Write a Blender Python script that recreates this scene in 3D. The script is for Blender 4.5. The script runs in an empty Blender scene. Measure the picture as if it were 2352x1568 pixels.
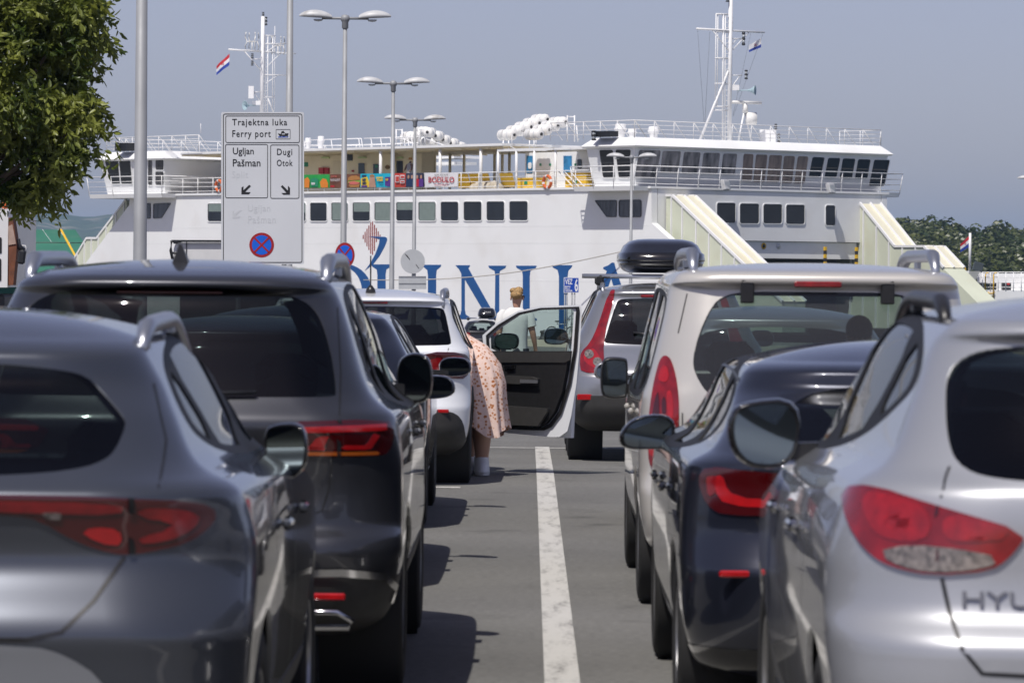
import bpy, bmesh, math, random
import numpy as np
from mathutils import Vector, Matrix
from mathutils.bvhtree import BVHTree
random.seed(7); np.random.seed(7)
SC = bpy.context.scene
COL = SC.collection
R_ = math.radians

# ------------------------------------------------------------------ camera, sky, sun, exposure
FPX, CAMH, RHO = 9800.0, 1.68, R_(0.5)        # focal length in pixels of a 2352 px wide picture
_a = 39 * math.cos(RHO) - 149 * math.sin(RHO)
_b = 39 * math.sin(RHO) + 149 * math.cos(RHO)
_psi, _th = math.atan(_a / FPX), math.atan(_b / FPX)
CF = Vector((-math.sin(_psi) * math.cos(_th), math.cos(_psi) * math.cos(_th), -math.sin(_th)))
_r0 = Vector((math.cos(_psi), math.sin(_psi), 0)); _u0 = _r0.cross(CF)
CR = _r0 * math.cos(RHO) + _u0 * math.sin(RHO)
CU = _u0 * math.cos(RHO) - _r0 * math.sin(RHO)
CC = Vector((0, 0, CAMH))
cam = bpy.data.cameras.new('camera'); camo = bpy.data.objects.new('camera', cam); COL.objects.link(camo)
cam.lens = FPX / 2352 * 36; cam.sensor_width = 36; cam.sensor_fit = 'HORIZONTAL'
cam.clip_start = 0.5; cam.clip_end = 30000
camo.matrix_world = Matrix(((CR.x, CU.x, -CF.x, 0), (CR.y, CU.y, -CF.y, 0), (CR.z, CU.z, -CF.z, CAMH), (0, 0, 0, 1)))
cam.dof.use_dof = True; cam.dof.focus_distance = 60; cam.dof.aperture_fstop = 9.5
cam.dof.aperture_blades = 9
SC.camera = camo

SUN_EL, SUN_FROM = R_(60), (-0.43, -0.903)     # the sun stands behind the camera's left shoulder
world = bpy.data.worlds.new('World'); SC.world = world; world.use_nodes = True
_nt = world.node_tree; _nt.nodes.clear()
_o = _nt.nodes.new('ShaderNodeOutputWorld'); _bg = _nt.nodes.new('ShaderNodeBackground')
_sky = _nt.nodes.new('ShaderNodeTexSky'); _sky.sky_type = 'NISHITA'; _sky.sun_disc = False
_sky.sun_elevation = SUN_EL; _sky.sun_rotation = math.atan2(SUN_FROM[0], SUN_FROM[1])
_sky.air_density = 0.8; _sky.dust_density = 0.95; _sky.ozone_density = 6.0; _sky.altitude = 0
_hs = _nt.nodes.new('ShaderNodeHueSaturation'); _hs.inputs['Saturation'].default_value = 0.76    # hazy summer air: the whole sky is pale
_tn = _nt.nodes.new('ShaderNodeMix'); _tn.data_type = 'RGBA'; _tn.blend_type = 'MULTIPLY'; _tn.inputs[0].default_value = 1.0; _tn.inputs[7].default_value = (1.12, 0.935, 0.98, 1)
_nt.links.new(_sky.outputs[0], _hs.inputs['Color']); _nt.links.new(_hs.outputs[0], _tn.inputs[6])
_nt.links.new(_tn.outputs[2], _bg.inputs[0]); _bg.inputs[1].default_value = 0.070
_nt.links.new(_bg.outputs[0], _o.inputs[0])
sun = bpy.data.lights.new('sun', 'SUN'); suno = bpy.data.objects.new('sun', sun); COL.objects.link(suno)
sun.energy = 3.1; sun.angle = R_(0.55); sun.color = (1.0, 0.955, 0.89)
_sd = Vector((SUN_FROM[0] * math.cos(SUN_EL), SUN_FROM[1] * math.cos(SUN_EL), math.sin(SUN_EL))).normalized()
suno.rotation_euler = _sd.to_track_quat('Z', 'Y').to_euler()
suno.location = (-40, -40, 120)
SC.view_settings.view_transform = 'Standard'; SC.view_settings.look = 'None'
SC.view_settings.exposure = 0.46; SC.view_settings.gamma = 1.0
SC.render.engine = 'CYCLES'
SC.cycles.use_denoising = True; SC.cycles.max_bounces = 8; SC.cycles.transparent_max_bounces = 16
SC.cycles.glossy_bounces = 4; SC.cycles.diffuse_bounces = 3; SC.cycles.volume_bounces = 0
SC.cycles.caustics_reflective = False; SC.cycles.caustics_refractive = False
SC.cycles.sample_clamp_indirect = 6.0

def ray(px, py):
    return CF * FPX + CR * (px - 1176) + CU * (784 - py)
def W(px, py, d):
    """the place at distance d along the lane that is seen at (px, py)"""
    v = ray(px, py); return CC + v * (d / v.y)
def GZ(y):
    """height of the paved ground: level, then falling gently to the quay"""
    return -0.0116 * max(0.0, y - 36.0) if y < 186 else -1.74

# ------------------------------------------------------------------ materials
MATS = {}
def pm(name, col, rough=0.5, metal=0.0, var=0.0, vscale=4.0, bump=0.0, bscale=60.0, coat=0.0, rvar=0.0,
       spec=0.5, emit=None, trans=0.0, alpha=1.0, stretch=None, dirt=None, dscale=1.5):
    """a Principled material with noise in its colour, roughness and relief"""
    m = bpy.data.materials.new(name); m.use_nodes = True; nt = m.node_tree
    b = nt.nodes['Principled BSDF']
    b.inputs['Base Color'].default_value = (*col, 1); b.inputs['Roughness'].default_value = rough
    b.inputs['Metallic'].default_value = metal; b.inputs['Specular IOR Level'].default_value = spec
    b.inputs['Coat Weight'].default_value = coat; b.inputs['Coat Roughness'].default_value = 0.03
    if trans: b.inputs['Transmission Weight'].default_value = trans
    if emit:
        b.inputs['Emission Color'].default_value = (*emit[0], 1); b.inputs['Emission Strength'].default_value = emit[1]
    tc = nt.nodes.new('ShaderNodeTexCoord'); vec = tc.outputs['Object']
    if stretch:
        mp = nt.nodes.new('ShaderNodeMapping'); mp.inputs['Scale'].default_value = stretch
        nt.links.new(vec, mp.inputs[0]); vec = mp.outputs[0]
    def noise(sc, det=4):
        n = nt.nodes.new('ShaderNodeTexNoise'); n.inputs['Scale'].default_value = sc; n.inputs['Detail'].default_value = det
        nt.links.new(vec, n.inputs['Vector']); return n
    colsock = None
    if var:
        n = noise(vscale, 6)
        r = nt.nodes.new('ShaderNodeMapRange'); r.inputs[1].default_value = 0.3; r.inputs[2].default_value = 0.7
        r.inputs[3].default_value = 1 - var; r.inputs[4].default_value = 1 + var
        nt.links.new(n.outputs[0], r.inputs[0])
        mx = nt.nodes.new('ShaderNodeVectorMath'); mx.operation = 'SCALE'
        mx.inputs[0].default_value = col; nt.links.new(r.outputs[0], mx.inputs['Scale'])
        colsock = mx.outputs[0]
    if dirt:
        n = noise(dscale, 8)
        r = nt.nodes.new('ShaderNodeMapRange'); r.inputs[1].default_value = 0.52; r.inputs[2].default_value = 0.72
        r.inputs[3].default_value = 0; r.inputs[4].default_value = dirt[1]
        nt.links.new(n.outputs[0], r.inputs[0])
        mx = nt.nodes.new('ShaderNodeMix'); mx.data_type = 'RGBA'
        nt.links.new(r.outputs[0], mx.inputs[0])
        if colsock: nt.links.new(colsock, mx.inputs[6])
        else: mx.inputs[6].default_value = (*col, 1)
        mx.inputs[7].default_value = (*dirt[0], 1); colsock = mx.outputs[2]
    if colsock: nt.links.new(colsock, b.inputs['Base Color'])
    if rvar:
        n = noise(vscale * 2.3, 5)
        r = nt.nodes.new('ShaderNodeMapRange'); r.inputs[3].default_value = max(0, rough - rvar); r.inputs[4].default_value = rough + rvar
        nt.links.new(n.outputs[0], r.inputs[0]); nt.links.new(r.outputs[0], b.inputs['Roughness'])
    if bump:
        n = noise(bscale, 5); bp = nt.nodes.new('ShaderNodeBump'); bp.inputs['Strength'].default_value = bump
        bp.inputs['Distance'].default_value = 0.02
        nt.links.new(n.outputs[0], bp.inputs['Height']); nt.links.new(bp.outputs[0], b.inputs['Normal'])
    MATS[name] = m; return m

def glassmat(name, tint, rough=0.02, body=None, bodymix=0.0, ior=1.5):
    """thin tinted pane: Fresnel reflection over tinted see-through"""
    m = bpy.data.materials.new(name); m.use_nodes = True; nt = m.node_tree; nt.nodes.clear()
    o = nt.nodes.new('ShaderNodeOutputMaterial'); mx = nt.nodes.new('ShaderNodeMixShader')
    fr = nt.nodes.new('ShaderNodeFresnel'); fr.inputs[0].default_value = ior
    tr = nt.nodes.new('ShaderNodeBsdfTransparent'); tr.inputs[0].default_value = (*tint, 1)
    gl = nt.nodes.new('ShaderNodeBsdfGlossy'); gl.inputs['Roughness'].default_value = rough
    ge = nt.nodes.new('ShaderNodeNewGeometry'); mr = nt.nodes.new('ShaderNodeMapRange'); mr.inputs[3].default_value = ior; mr.inputs[4].default_value = 1 / ior   # a thin pane reflects alike from both faces
    nt.links.new(ge.outputs['Backfacing'], mr.inputs[0]); nt.links.new(mr.outputs[0], fr.inputs[0])
    nt.links.new(fr.outputs[0], mx.inputs[0]); nt.links.new(gl.outputs[0], mx.inputs[2])
    src = tr.outputs[0]
    if body:
        df = nt.nodes.new('ShaderNodeBsdfDiffuse'); df.inputs[0].default_value = (*body, 1)
        m2 = nt.nodes.new('ShaderNodeMixShader'); m2.inputs[0].default_value = bodymix
        nt.links.new(tr.outputs[0], m2.inputs[1]); nt.links.new(df.outputs[0], m2.inputs[2]); src = m2.outputs[0]
    nt.links.new(src, mx.inputs[1]); nt.links.new(mx.outputs[0], o.inputs[0])
    MATS[name] = m; return m

# ------------------------------------------------------------------ mesh helpers
class MB:
    """collects pieces of ONE part"""
    def __init__(s): s.v = []; s.f = []; s.mi = []; s.cur = 0; s.fl = []; s.sm = True
    def add(s, vs, fs):
        o = len(s.v); s.v.extend([tuple(p) for p in vs]); s.f.extend([tuple(i + o for i in f) for f in fs])
        s.mi.extend([s.cur] * len(fs)); s.fl.extend([s.sm] * len(fs)); return s
    def box(s, c, size, rot=None, bev=0.0):
        hx, hy, hz = [q / 2 for q in size]
        if bev:
            b = min(bev, hx * .9, hy * .9, hz * .9)
            vs = []
            for z, k in ((-hz, 1), (-hz + b, 0), (hz - b, 0), (hz, 1)):
                ax, ay = hx - b * k, hy - b * k
                for x, y in ((-ax + b, -ay), (ax - b, -ay), (ax, -ay + b), (ax, ay - b), (ax - b, ay), (-ax + b, ay), (-ax, ay - b), (-ax, -ay + b)):
                    vs.append(Vector((x, y, z)))
            fs = [tuple(range(7, -1, -1)), tuple(range(24, 32))]
            for r in range(3):
                for i in range(8):
                    j = (i + 1) % 8; fs.append((r * 8 + i, r * 8 + j, r * 8 + 8 + j, r * 8 + 8 + i))
        else:
            vs = [Vector((x, y, z)) for z in (-hz, hz) for x, y in ((-hx, -hy), (hx, -hy), (hx, hy), (-hx, hy))]
            fs = [(3, 2, 1, 0), (4, 5, 6, 7), (0, 1, 5, 4), (1, 2, 6, 5), (2, 3, 7, 6), (3, 0, 4, 7)]
        if rot is not None: vs = [rot @ p for p in vs]
        c = Vector(c); sm = s.sm; s.sm = False; s.add([p + c for p in vs], fs); s.sm = sm; return s
    def hexa(s, a, b):
        """a, b: two quads (4 points each) joined to a block"""
        sm = s.sm; s.sm = False
        s.add(list(a) + list(b), [(3, 2, 1, 0), (4, 5, 6, 7), (0, 1, 5, 4), (1, 2, 6, 5), (2, 3, 7, 6), (3, 0, 4, 7)])
        s.sm = sm; return s
    def prism(s, poly, vec):
        """poly: 3-D points of a planar outline, pushed along vec"""
        n = len(poly); vec = Vector(vec); p2 = [Vector(p) + vec for p in poly]
        sm = s.sm; s.sm = False
        s.add([Vector(p) for p in poly] + p2, [tuple(range(n - 1, -1, -1)), tuple(range(n, 2 * n))] +
              [(i, (i + 1) % n, n + (i + 1) % n, n + i) for i in range(n)])
        s.sm = sm; return s
    def tube(s, pts, r, n=8, cap=True, r2=None):
        pts = [Vector(p) for p in pts]; m = len(pts); vs = []
        for i, p in enumerate(pts):
            d = (pts[min(i + 1, m - 1)] - pts[max(i - 1, 0)])
            if d.length < 1e-9: d = Vector((0, 0, 1))
            d.normalize()
            a = d.cross(Vector((0, 0, 1)));
            if a.length < 0.05: a = d.cross(Vector((1, 0, 0)))
            a.normalize(); b = d.cross(a)
            rr = r if r2 is None else r + (r2 - r) * i / max(1, m - 1)
            if isinstance(r, (list, tuple)): rr = r[i]
            for k in range(n):
                t = 2 * math.pi * k / n; vs.append(p + a * (math.cos(t) * rr) + b * (math.sin(t) * rr))
        fs = [(i * n + k, i * n + (k + 1) % n, (i + 1) * n + (k + 1) % n, (i + 1) * n + k) for i in range(m - 1) for k in range(n)]
        if cap: fs += [tuple(range(n - 1, -1, -1)), tuple((m - 1) * n + k for k in range(n))]
        return s.add(vs, fs)
    def lathe(s, prof, n=24, M=None, close=False):
        """prof: (radius, height) pairs about the z axis"""
        vs = []
        for r, z in prof:
            for k in range(n):
                t = 2 * math.pi * k / n; p = Vector((r * math.cos(t), r * math.sin(t), z)); vs.append(M @ p if M is not None else p)
        m = len(prof)
        fs = [(i * n + k, i * n + (k + 1) % n, (i + 1) * n + (k + 1) % n, (i + 1) * n + k) for i in range(m - 1) for k in range(n)]
        if close: fs += [((m - 1) * n + k, (m - 1) * n + (k + 1) % n, (k + 1) % n, k) for k in range(n)]
        else:
            if prof[0][0] > 1e-5: fs.append(tuple(range(n - 1, -1, -1)))
            if prof[-1][0] > 1e-5: fs.append(tuple((m - 1) * n + k for k in range(n)))
        return s.add(vs, fs)
    def ball(s, c, r, n=12, m=8, M=None):
        if isinstance(r, (int, float)): r = (r, r, r)
        c = Vector(c); vs = []; fs = []
        for i in range(m + 1):
            ph = math.pi * i / m
            for k in range(n):
                t = 2 * math.pi * k / n
                p = Vector((r[0] * math.sin(ph) * math.cos(t), r[1] * math.sin(ph) * math.sin(t), r[2] * math.cos(ph)))
                vs.append((M @ p if M is not None else p) + c)
        for i in range(m):
            for k in range(n):
                fs.append((i * n + k, (i + 1) * n + k, (i + 1) * n + (k + 1) % n, i * n + (k + 1) % n))
        return s.add(vs, fs)
    def build(s, name, mats, parent=None, world=True):
        me = bpy.data.meshes.new(name); me.from_pydata(s.v, [], s.f); me.validate()
        if not isinstance(mats, (list, tuple)): mats = [mats]
        for m in mats: me.materials.append(MATS[m] if isinstance(m, str) else m)
        if len(me.polygons) == len(s.f):
            me.polygons.foreach_set('use_smooth', s.fl)
            if len(mats) > 1: me.polygons.foreach_set('material_index', s.mi)
        me.update()
        return link(name, me, parent, world)
def link(name, data, parent=None, world=True):
    o = bpy.data.objects.new(name, data); COL.objects.link(o)
    if parent is not None:
        o.parent = parent
        if world: o.matrix_parent_inverse = wm(parent).inverted()
    return o
def wm(o):
    m = o.matrix_basis.copy()
    while o.parent is not None:
        m = o.matrix_parent_inverse @ m; o = o.parent; m = o.matrix_basis @ m
    return m
def tag(o, label=None, cat=None, group=None, kind=None):
    if label: o['label'] = label
    if cat: o['category'] = cat
    if group: o['group'] = group
    if kind: o['kind'] = kind
    return o
def empty(name, loc, label, cat, group=None, rz=0.0):
    o = bpy.data.objects.new(name, None); COL.objects.link(o); o.location = loc; o.rotation_euler = (0, 0, rz)
    o.empty_display_size = 0.2
    return tag(o, label, cat, group)
def Rz(a): return Matrix.Rotation(a, 3, 'Z')
def Rx(a): return Matrix.Rotation(a, 3, 'X')
def Ry(a): return Matrix.Rotation(a, 3, 'Y')
def frame4(o, x, y, z):
    return Matrix(((x[0], y[0], z[0], o[0]), (x[1], y[1], z[1], o[1]), (x[2], y[2], z[2], o[2]), (0, 0, 0, 1)))
def axis_m(o, z, up=(0, 0, 1)):
    """4x4 whose z axis points along z"""
    z = Vector(z).normalized(); x = Vector(up).cross(z)
    if x.length < 1e-4: x = Vector((1, 0, 0))
    x.normalize(); return frame4(Vector(o), x, z.cross(x), z)
def text(name, body, M, size, mat, parent=None, sx=1.0, depth=0.004, align='LEFT', space=1.0, bold=0.0):
    """lettering as a thin mesh: M is the 4x4 of its plane (x right, y up, z out)"""
    cu = bpy.data.curves.new(name, 'FONT'); cu.body = body; cu.size = size; cu.extrude = depth / 2
    cu.align_x = align; cu.space_character = space; cu.resolution_u = 3; cu.offset = bold
    t = bpy.data.objects.new(name, cu); COL.objects.link(t)
    me = bpy.data.meshes.new_from_object(t)
    bpy.data.objects.remove(t); bpy.data.curves.remove(cu)
    me.transform(M @ Matrix.Diagonal((sx, 1, 1, 1)))
    me.materials.clear(); me.materials.append(MATS[mat])
    return link(name, me, parent)
def rrect(x0, y0, x1, y1, r, n=4):
    out = []
    for cx, cy, a0 in ((x1 - r, y1 - r, 0), (x0 + r, y1 - r, 90), (x0 + r, y0 + r, 180), (x1 - r, y0 + r, 270)):
        for i in range(n + 1):
            a = R_(a0 + 90 * i / n); out.append((cx + r * math.cos(a), cy + r * math.sin(a)))
    return out
def ringplate(outer, inner, M, d):
    """flat ring between two outlines of equal length (2-D), depth d, in plane M"""
    n = len(outer); mb = MB(); mb.sm = False
    T = lambda p, z: M @ Vector((p[0], p[1], z))
    vs = [T(p, 0) for p in outer] + [T(p, 0) for p in inner] + [T(p, d) for p in outer] + [T(p, d) for p in inner]
    fs = []
    for i in range(n):
        j = (i + 1) % n
        fs += [(2 * n + i, 2 * n + j, 3 * n + j, 3 * n + i), (i, n + i, n + j, j), (i, j, 2 * n + j, 2 * n + i), (n + j, n + i, 3 * n + i, 3 * n + j)]
    mb.add(vs, fs); return mb
def fit_text(s, x0, y0, x1, y1, mat, fn, parent, o=.004, bold=0.0, name='lettering', space=1.0):
    """lettering stretched to the traced box (x0,y0 top left, x1,y1 bottom right)"""
    cu = bpy.data.curves.new('t', 'FONT'); cu.body = s; cu.size = 1; cu.resolution_u = 3; cu.offset = bold; cu.space_character = space; cu.extrude = .02
    t = bpy.data.objects.new('t', cu); COL.objects.link(t); me = bpy.data.meshes.new_from_object(t); bpy.data.objects.remove(t); bpy.data.curves.remove(cu)
    xs = [v.co.x for v in me.vertices]; ys = [v.co.y for v in me.vertices]; ax, bx, ay, by = min(xs), max(xs), min(ys), max(ys)
    for v in me.vertices:
        u, w = (v.co.x - ax) / (bx - ax), (v.co.y - ay) / (by - ay); v.co = fn(x0 + (x1 - x0) * u, y1 + (y0 - y1) * w, o if v.co.z > 0 else .001)
    me.materials.clear(); me.materials.append(MATS[mat]); me.name = name; return link(name, me, parent)
# ------------------------------------------------------------------ shared materials
pm('ship_white', (0.83, 0.84, 0.84), 0.42, var=0.035, vscale=0.35, bump=0.06, bscale=0.8, rvar=0.1, dirt=((0.60, 0.56, 0.50), 0.22), dscale=0.5)
pm('ship_white_rail', (0.80, 0.80, 0.80), 0.4)
pm('ship_cream', (0.80, 0.70, 0.48), 0.5, var=0.05, vscale=0.6, dirt=((0.45, 0.36, 0.22), 0.25))
pm('ramp_green', (0.60, 0.63, 0.50), 0.5, var=0.05, vscale=0.5, dirt=((0.50, 0.46, 0.32), 0.3), dscale=0.7)
pm('ramp_cream', (0.72, 0.69, 0.54), 0.5, var=0.06, vscale=0.8, dirt=((0.66, 0.56, 0.34), 0.35), dscale=0.5)
pm('ship_blue', (0.012, 0.085, 0.27), 0.45, var=0.08, vscale=0.7)
pm('ship_red', (0.28, 0.04, 0.035), 0.5, var=0.1)
pm('ship_window', (0.012, 0.014, 0.017), 0.06, var=0.5, vscale=0.9, spec=0.8)
pm('ship_window_clear', (0.06, 0.06, 0.065), 0.08, var=0.7, vscale=1.4, spec=0.9, stretch=(2, 2, .6))
pm('ship_sheeted', (0.24, 0.225, 0.22), 0.22, var=0.75, vscale=1.3, spec=0.8, bump=0.5, bscale=2.5, stretch=(2.2, 2.2, .7))
pm('ship_brown_shade', (0.27, 0.21, 0.175), 0.25, var=0.3, vscale=1.5, spec=0.7, stretch=(3, 3, .5))
pm('blind', (0.20, 0.25, 0.23), 0.3, var=0.08)
pm('deck_shade_paint', (0.012, 0.012, 0.013), 0.8)  # near-black colour stands in for the shade inside the vehicle deck
pm('black_gear', (0.015, 0.015, 0.017), 0.45)
pm('lens_clear', (0.45, 0.48, 0.5), 0.15)
pm('horn_blue', (0.35, 0.47, 0.52), 0.45)
pm('yellow_paint', (0.75, 0.46, 0.02), 0.45, var=0.06)
pm('orange_paint', (0.62, 0.13, 0.03), 0.5)
pm('raft_white', (0.80, 0.79, 0.76), 0.35, var=0.04, vscale=1.0, dirt=((0.55, 0.45, 0.3), 0.2), dscale=2)
pm('galv', (0.30, 0.31, 0.325), 0.6, metal=0.2, var=0.12, vscale=1.6, rvar=0.12, bump=0.05, bscale=9)
pm('lamp_shell', (0.50, 0.51, 0.52), 0.45, var=0.10, vscale=3.0, dirt=((0.24, 0.22, 0.19), 0.5), dscale=4)
pm('sign_face', (0.60, 0.62, 0.65), 0.4, var=0.03, vscale=1.2, rvar=0.08)
pm('sign_black', (0.012, 0.012, 0.013), 0.5)
pm('sign_ghost', (0.535, 0.555, 0.58), 0.45)
pm('sign_red', (0.33, 0.012, 0.015), 0.4, var=0.06)
pm('sign_blue', (0.004, 0.11, 0.62), 0.4, var=0.05)
pm('sign_back', (0.52, 0.54, 0.55), 0.45, metal=0.2, var=0.06, vscale=3)
pm('board_blue', (0.005, 0.055, 0.38), 0.4, var=0.05)
pm('letter_white', (0.78, 0.79, 0.80), 0.5)
pm('curb_cream', (0.58, 0.53, 0.42), 0.75, var=0.1, vscale=1.2)
pm('concrete', (0.20, 0.19, 0.175), 0.85, var=0.15, vscale=0.8, bump=0.2, bscale=12)
pm('iron', (0.035, 0.033, 0.035), 0.55, var=0.3, vscale=6)
pm('green_steel', (0.035, 0.16, 0.10), 0.45, var=0.14, vscale=0.35, dirt=((0.10, 0.20, 0.14), 0.35), dscale=0.8)
pm('rust', (0.16, 0.055, 0.025), 0.8, var=0.3, vscale=5)
pm('truck_white', (0.72, 0.72, 0.72), 0.35, var=0.04, vscale=1.5)
pm('flag_red', (0.50, 0.02, 0.03), 0.7); pm('flag_white', (0.72, 0.72, 0.74), 0.7); pm('flag_blue', (0.02, 0.05, 0.32), 0.7)

def asphalt():
    m = pm('asphalt', (0.135, 0.133, 0.125), 0.85, bump=0.35, bscale=130)
    nt = m.node_tree; b = nt.nodes['Principled BSDF']; tc = [n for n in nt.nodes if n.type == 'TEX_COORD'][0]
    def tex(sc, det, lo, hi, a, c):
        n = nt.nodes.new('ShaderNodeTexNoise'); n.inputs['Scale'].default_value = sc; n.inputs['Detail'].default_value = det
        nt.links.new(tc.outputs['Object'], n.inputs['Vector'])
        r = nt.nodes.new('ShaderNodeMapRange'); r.inputs[1].default_value = lo; r.inputs[2].default_value = hi
        r.inputs[3].default_value = a; r.inputs[4].default_value = c; nt.links.new(n.outputs[0], r.inputs[0]); return r.outputs[0]
    def mul0(p, q):
        k = nt.nodes.new('ShaderNodeMath'); k.operation = 'MULTIPLY'; nt.links.new(p, k.inputs[0]); nt.links.new(q, k.inputs[1]); return k.outputs[0]
    a = tex(0.45, 6, 0.3, 0.7, 0.80, 1.16); c = mul0(tex(24, 5, 0.3, 0.7, 0.80, 1.2), tex(1.5, 8, 0.60, 0.72, 1.0, 0.66)); d = tex(170, 3, 0.3, 0.75, 0.62, 1.5)
    e = tex(26, 2, 0.73, 0.78, 1.0, 2.3)   # pale chips
    def mul(p, q):
        k = nt.nodes.new('ShaderNodeMath'); k.operation = 'MULTIPLY'; nt.links.new(p, k.inputs[0]); nt.links.new(q, k.inputs[1]); return k.outputs[0]
    s = mul(mul(a, c), mul(d, e))
    mx = nt.nodes.new('ShaderNodeVectorMath'); mx.operation = 'SCALE'; mx.inputs[0].default_value = (0.135, 0.133, 0.125)
    nt.links.new(s, mx.inputs['Scale']); nt.links.new(mx.outputs[0], b.inputs['Base Color'])
asphalt()
def road_paint():
    m = pm('road_paint', (0.62, 0.61, 0.58), 0.75, bump=0.25, bscale=120)
    nt = m.node_tree; b = nt.nodes['Principled BSDF']; tc = [n for n in nt.nodes if n.type == 'TEX_COORD'][0]
    n = nt.nodes.new('ShaderNodeTexNoise'); n.inputs['Scale'].default_value = 38; n.inputs['Detail'].default_value = 7
    nt.links.new(tc.outputs['Object'], n.inputs['Vector'])
    n2 = nt.nodes.new('ShaderNodeTexNoise'); n2.inputs['Scale'].default_value = 2.2; n2.inputs['Detail'].default_value = 6
    mp = nt.nodes.new('ShaderNodeMapping'); mp.inputs['Scale'].default_value = (5, .7, 1)
    nt.links.new(tc.outputs['Object'], mp.inputs[0]); nt.links.new(mp.outputs[0], n2.inputs['Vector'])
    ad = nt.nodes.new('ShaderNodeMath'); ad.operation = 'ADD'; nt.links.new(n.outputs[0], ad.inputs[0]); nt.links.new(n2.outputs[0], ad.inputs[1])
    r = nt.nodes.new('ShaderNodeMapRange'); r.inputs[1].default_value = 1.01; r.inputs[2].default_value = 1.36
    nt.links.new(ad.outputs[0], r.inputs[0])
    mx = nt.nodes.new('ShaderNodeMix'); mx.data_type = 'RGBA'; mx.inputs[6].default_value = (0.50, 0.49, 0.46, 1); mx.inputs[7].default_value = (0.10, 0.095, 0.09, 1)
    nt.links.new(r.outputs[0], mx.inputs[0]); nt.links.new(mx.outputs[2], b.inputs['Base Color'])
road_paint()
def leafmat(name, c1, c2, tr):
    m = bpy.data.materials.new(name); m.use_nodes = True; nt = m.node_tree; b = nt.nodes['Principled BSDF']
    tc = nt.nodes.new('ShaderNodeTexCoord'); n = nt.nodes.new('ShaderNodeTexNoise'); n.inputs['Scale'].default_value = tr[1]; n.inputs['Detail'].default_value = 3
    nt.links.new(tc.outputs['Object'], n.inputs['Vector'])
    r = nt.nodes.new('ShaderNodeMapRange'); r.inputs[1].default_value = 0.35; r.inputs[2].default_value = 0.65; nt.links.new(n.outputs[0], r.inputs[0])
    mx = nt.nodes.new('ShaderNodeMix'); mx.data_type = 'RGBA'; mx.inputs[6].default_value = (*c1, 1); mx.inputs[7].default_value = (*c2, 1)
    nt.links.new(r.outputs[0], mx.inputs[0]); nt.links.new(mx.outputs[2], b.inputs['Base Color'])
    b.inputs['Roughness'].default_value = 0.42
    t = nt.nodes.new('ShaderNodeBsdfTranslucent'); nt.links.new(mx.outputs[2], t.inputs[0])
    ms = nt.nodes.new('ShaderNodeMixShader'); ms.inputs[0].default_value = tr[0]
    o = nt.nodes['Material Output']; nt.links.new(b.outputs[0], ms.inputs[1]); nt.links.new(t.outputs[0], ms.inputs[2]); nt.links.new(ms.outputs[0], o.inputs[0])
    MATS[name] = m
leafmat('leaf', (0.05, 0.085, 0.012), (0.28, 0.31, 0.06), (0.38, 2.4))
leafmat('pine_leaf', (0.028, 0.048, 0.008), (0.085, 0.095, 0.016), (0.12, 0.14))
pm('bark', (0.10, 0.075, 0.055), 0.9, var=0.3, vscale=8, bump=0.5, bscale=14)
pm('hill_scrub', (0.045, 0.065, 0.025), 0.95, var=0.3, vscale=0.02, dirt=((0.40, 0.34, 0.28), 0.5), dscale=0.03)
pm('islet_soil', (0.05, 0.06, 0.025), 0.95, var=0.3, vscale=0.2)

# ------------------------------------------------------------------ ferry frame, needed by the quay that runs along it
FP = Vector((-5.1, 233.0, 0)); E1 = Vector((0.643, -0.766, 0)); NIN = Vector((0.766, 0.643, 0)); UP = Vector((0, 0, 1))
def FL(s, t, z): return FP + E1 * s + NIN * t + UP * z
def hit(px, py, p0, n):
    v = ray(px, py); k = (Vector(p0) - CC).dot(n) / v.dot(n); return CC + v * k
def SD(px, py, t=0.0): return hit(px, py, FL(0, t, 0), NIN)          # on a plane along the ship's side, t metres inboard
def FR(px, py, s): return hit(px, py, FL(s, 0, 0), E1)               # on a plane across the ship
def loc(p):
    d = Vector(p) - FP; return d.dot(E1), d.dot(NIN), p.z

# ------------------------------------------------------------------ ground
QA = 205 + 1.191 * 3.87
def yq(x): return QA - 1.191 * x                                     # line of the kerb along the quay
def make_ground():
    xs = [-420, -200, -100, -60, -40, -20, -10, -5, 0, 5, 10, 20, 40, 70, 100]
    ys = [-120, -40, 0, 20, 36, 60, 90, 120, 150, 186]
    v, f = [], []
    for x in xs:
        e = min(yq(x), 700)
        for y in ys: yy = min(y, e - 1.0); v.append((x, yy, GZ(yy)))
        v.append((x, e, GZ(e)))
    m = len(ys) + 1
    for i in range(len(xs) - 1):
        for j in range(m - 1): f.append((i * m + j, (i + 1) * m + j, (i + 1) * m + j + 1, i * m + j + 1))
    mb = MB(); mb.sm = False; mb.add(v, f); tag(mb.build('ground', 'asphalt'), kind='structure')
make_ground()
mb = MB(); mb.add([(-6000, -290, -3.3), (6000, -290, -3.3), (6000, 7800, -3.3), (-6000, 7800, -3.3)], [(0, 1, 2, 3)])
pm('sea', (0.02, 0.05, 0.06), 0.12, bump=0.4, bscale=0.6); tag(mb.build('water', 'sea'), kind='structure')
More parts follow.
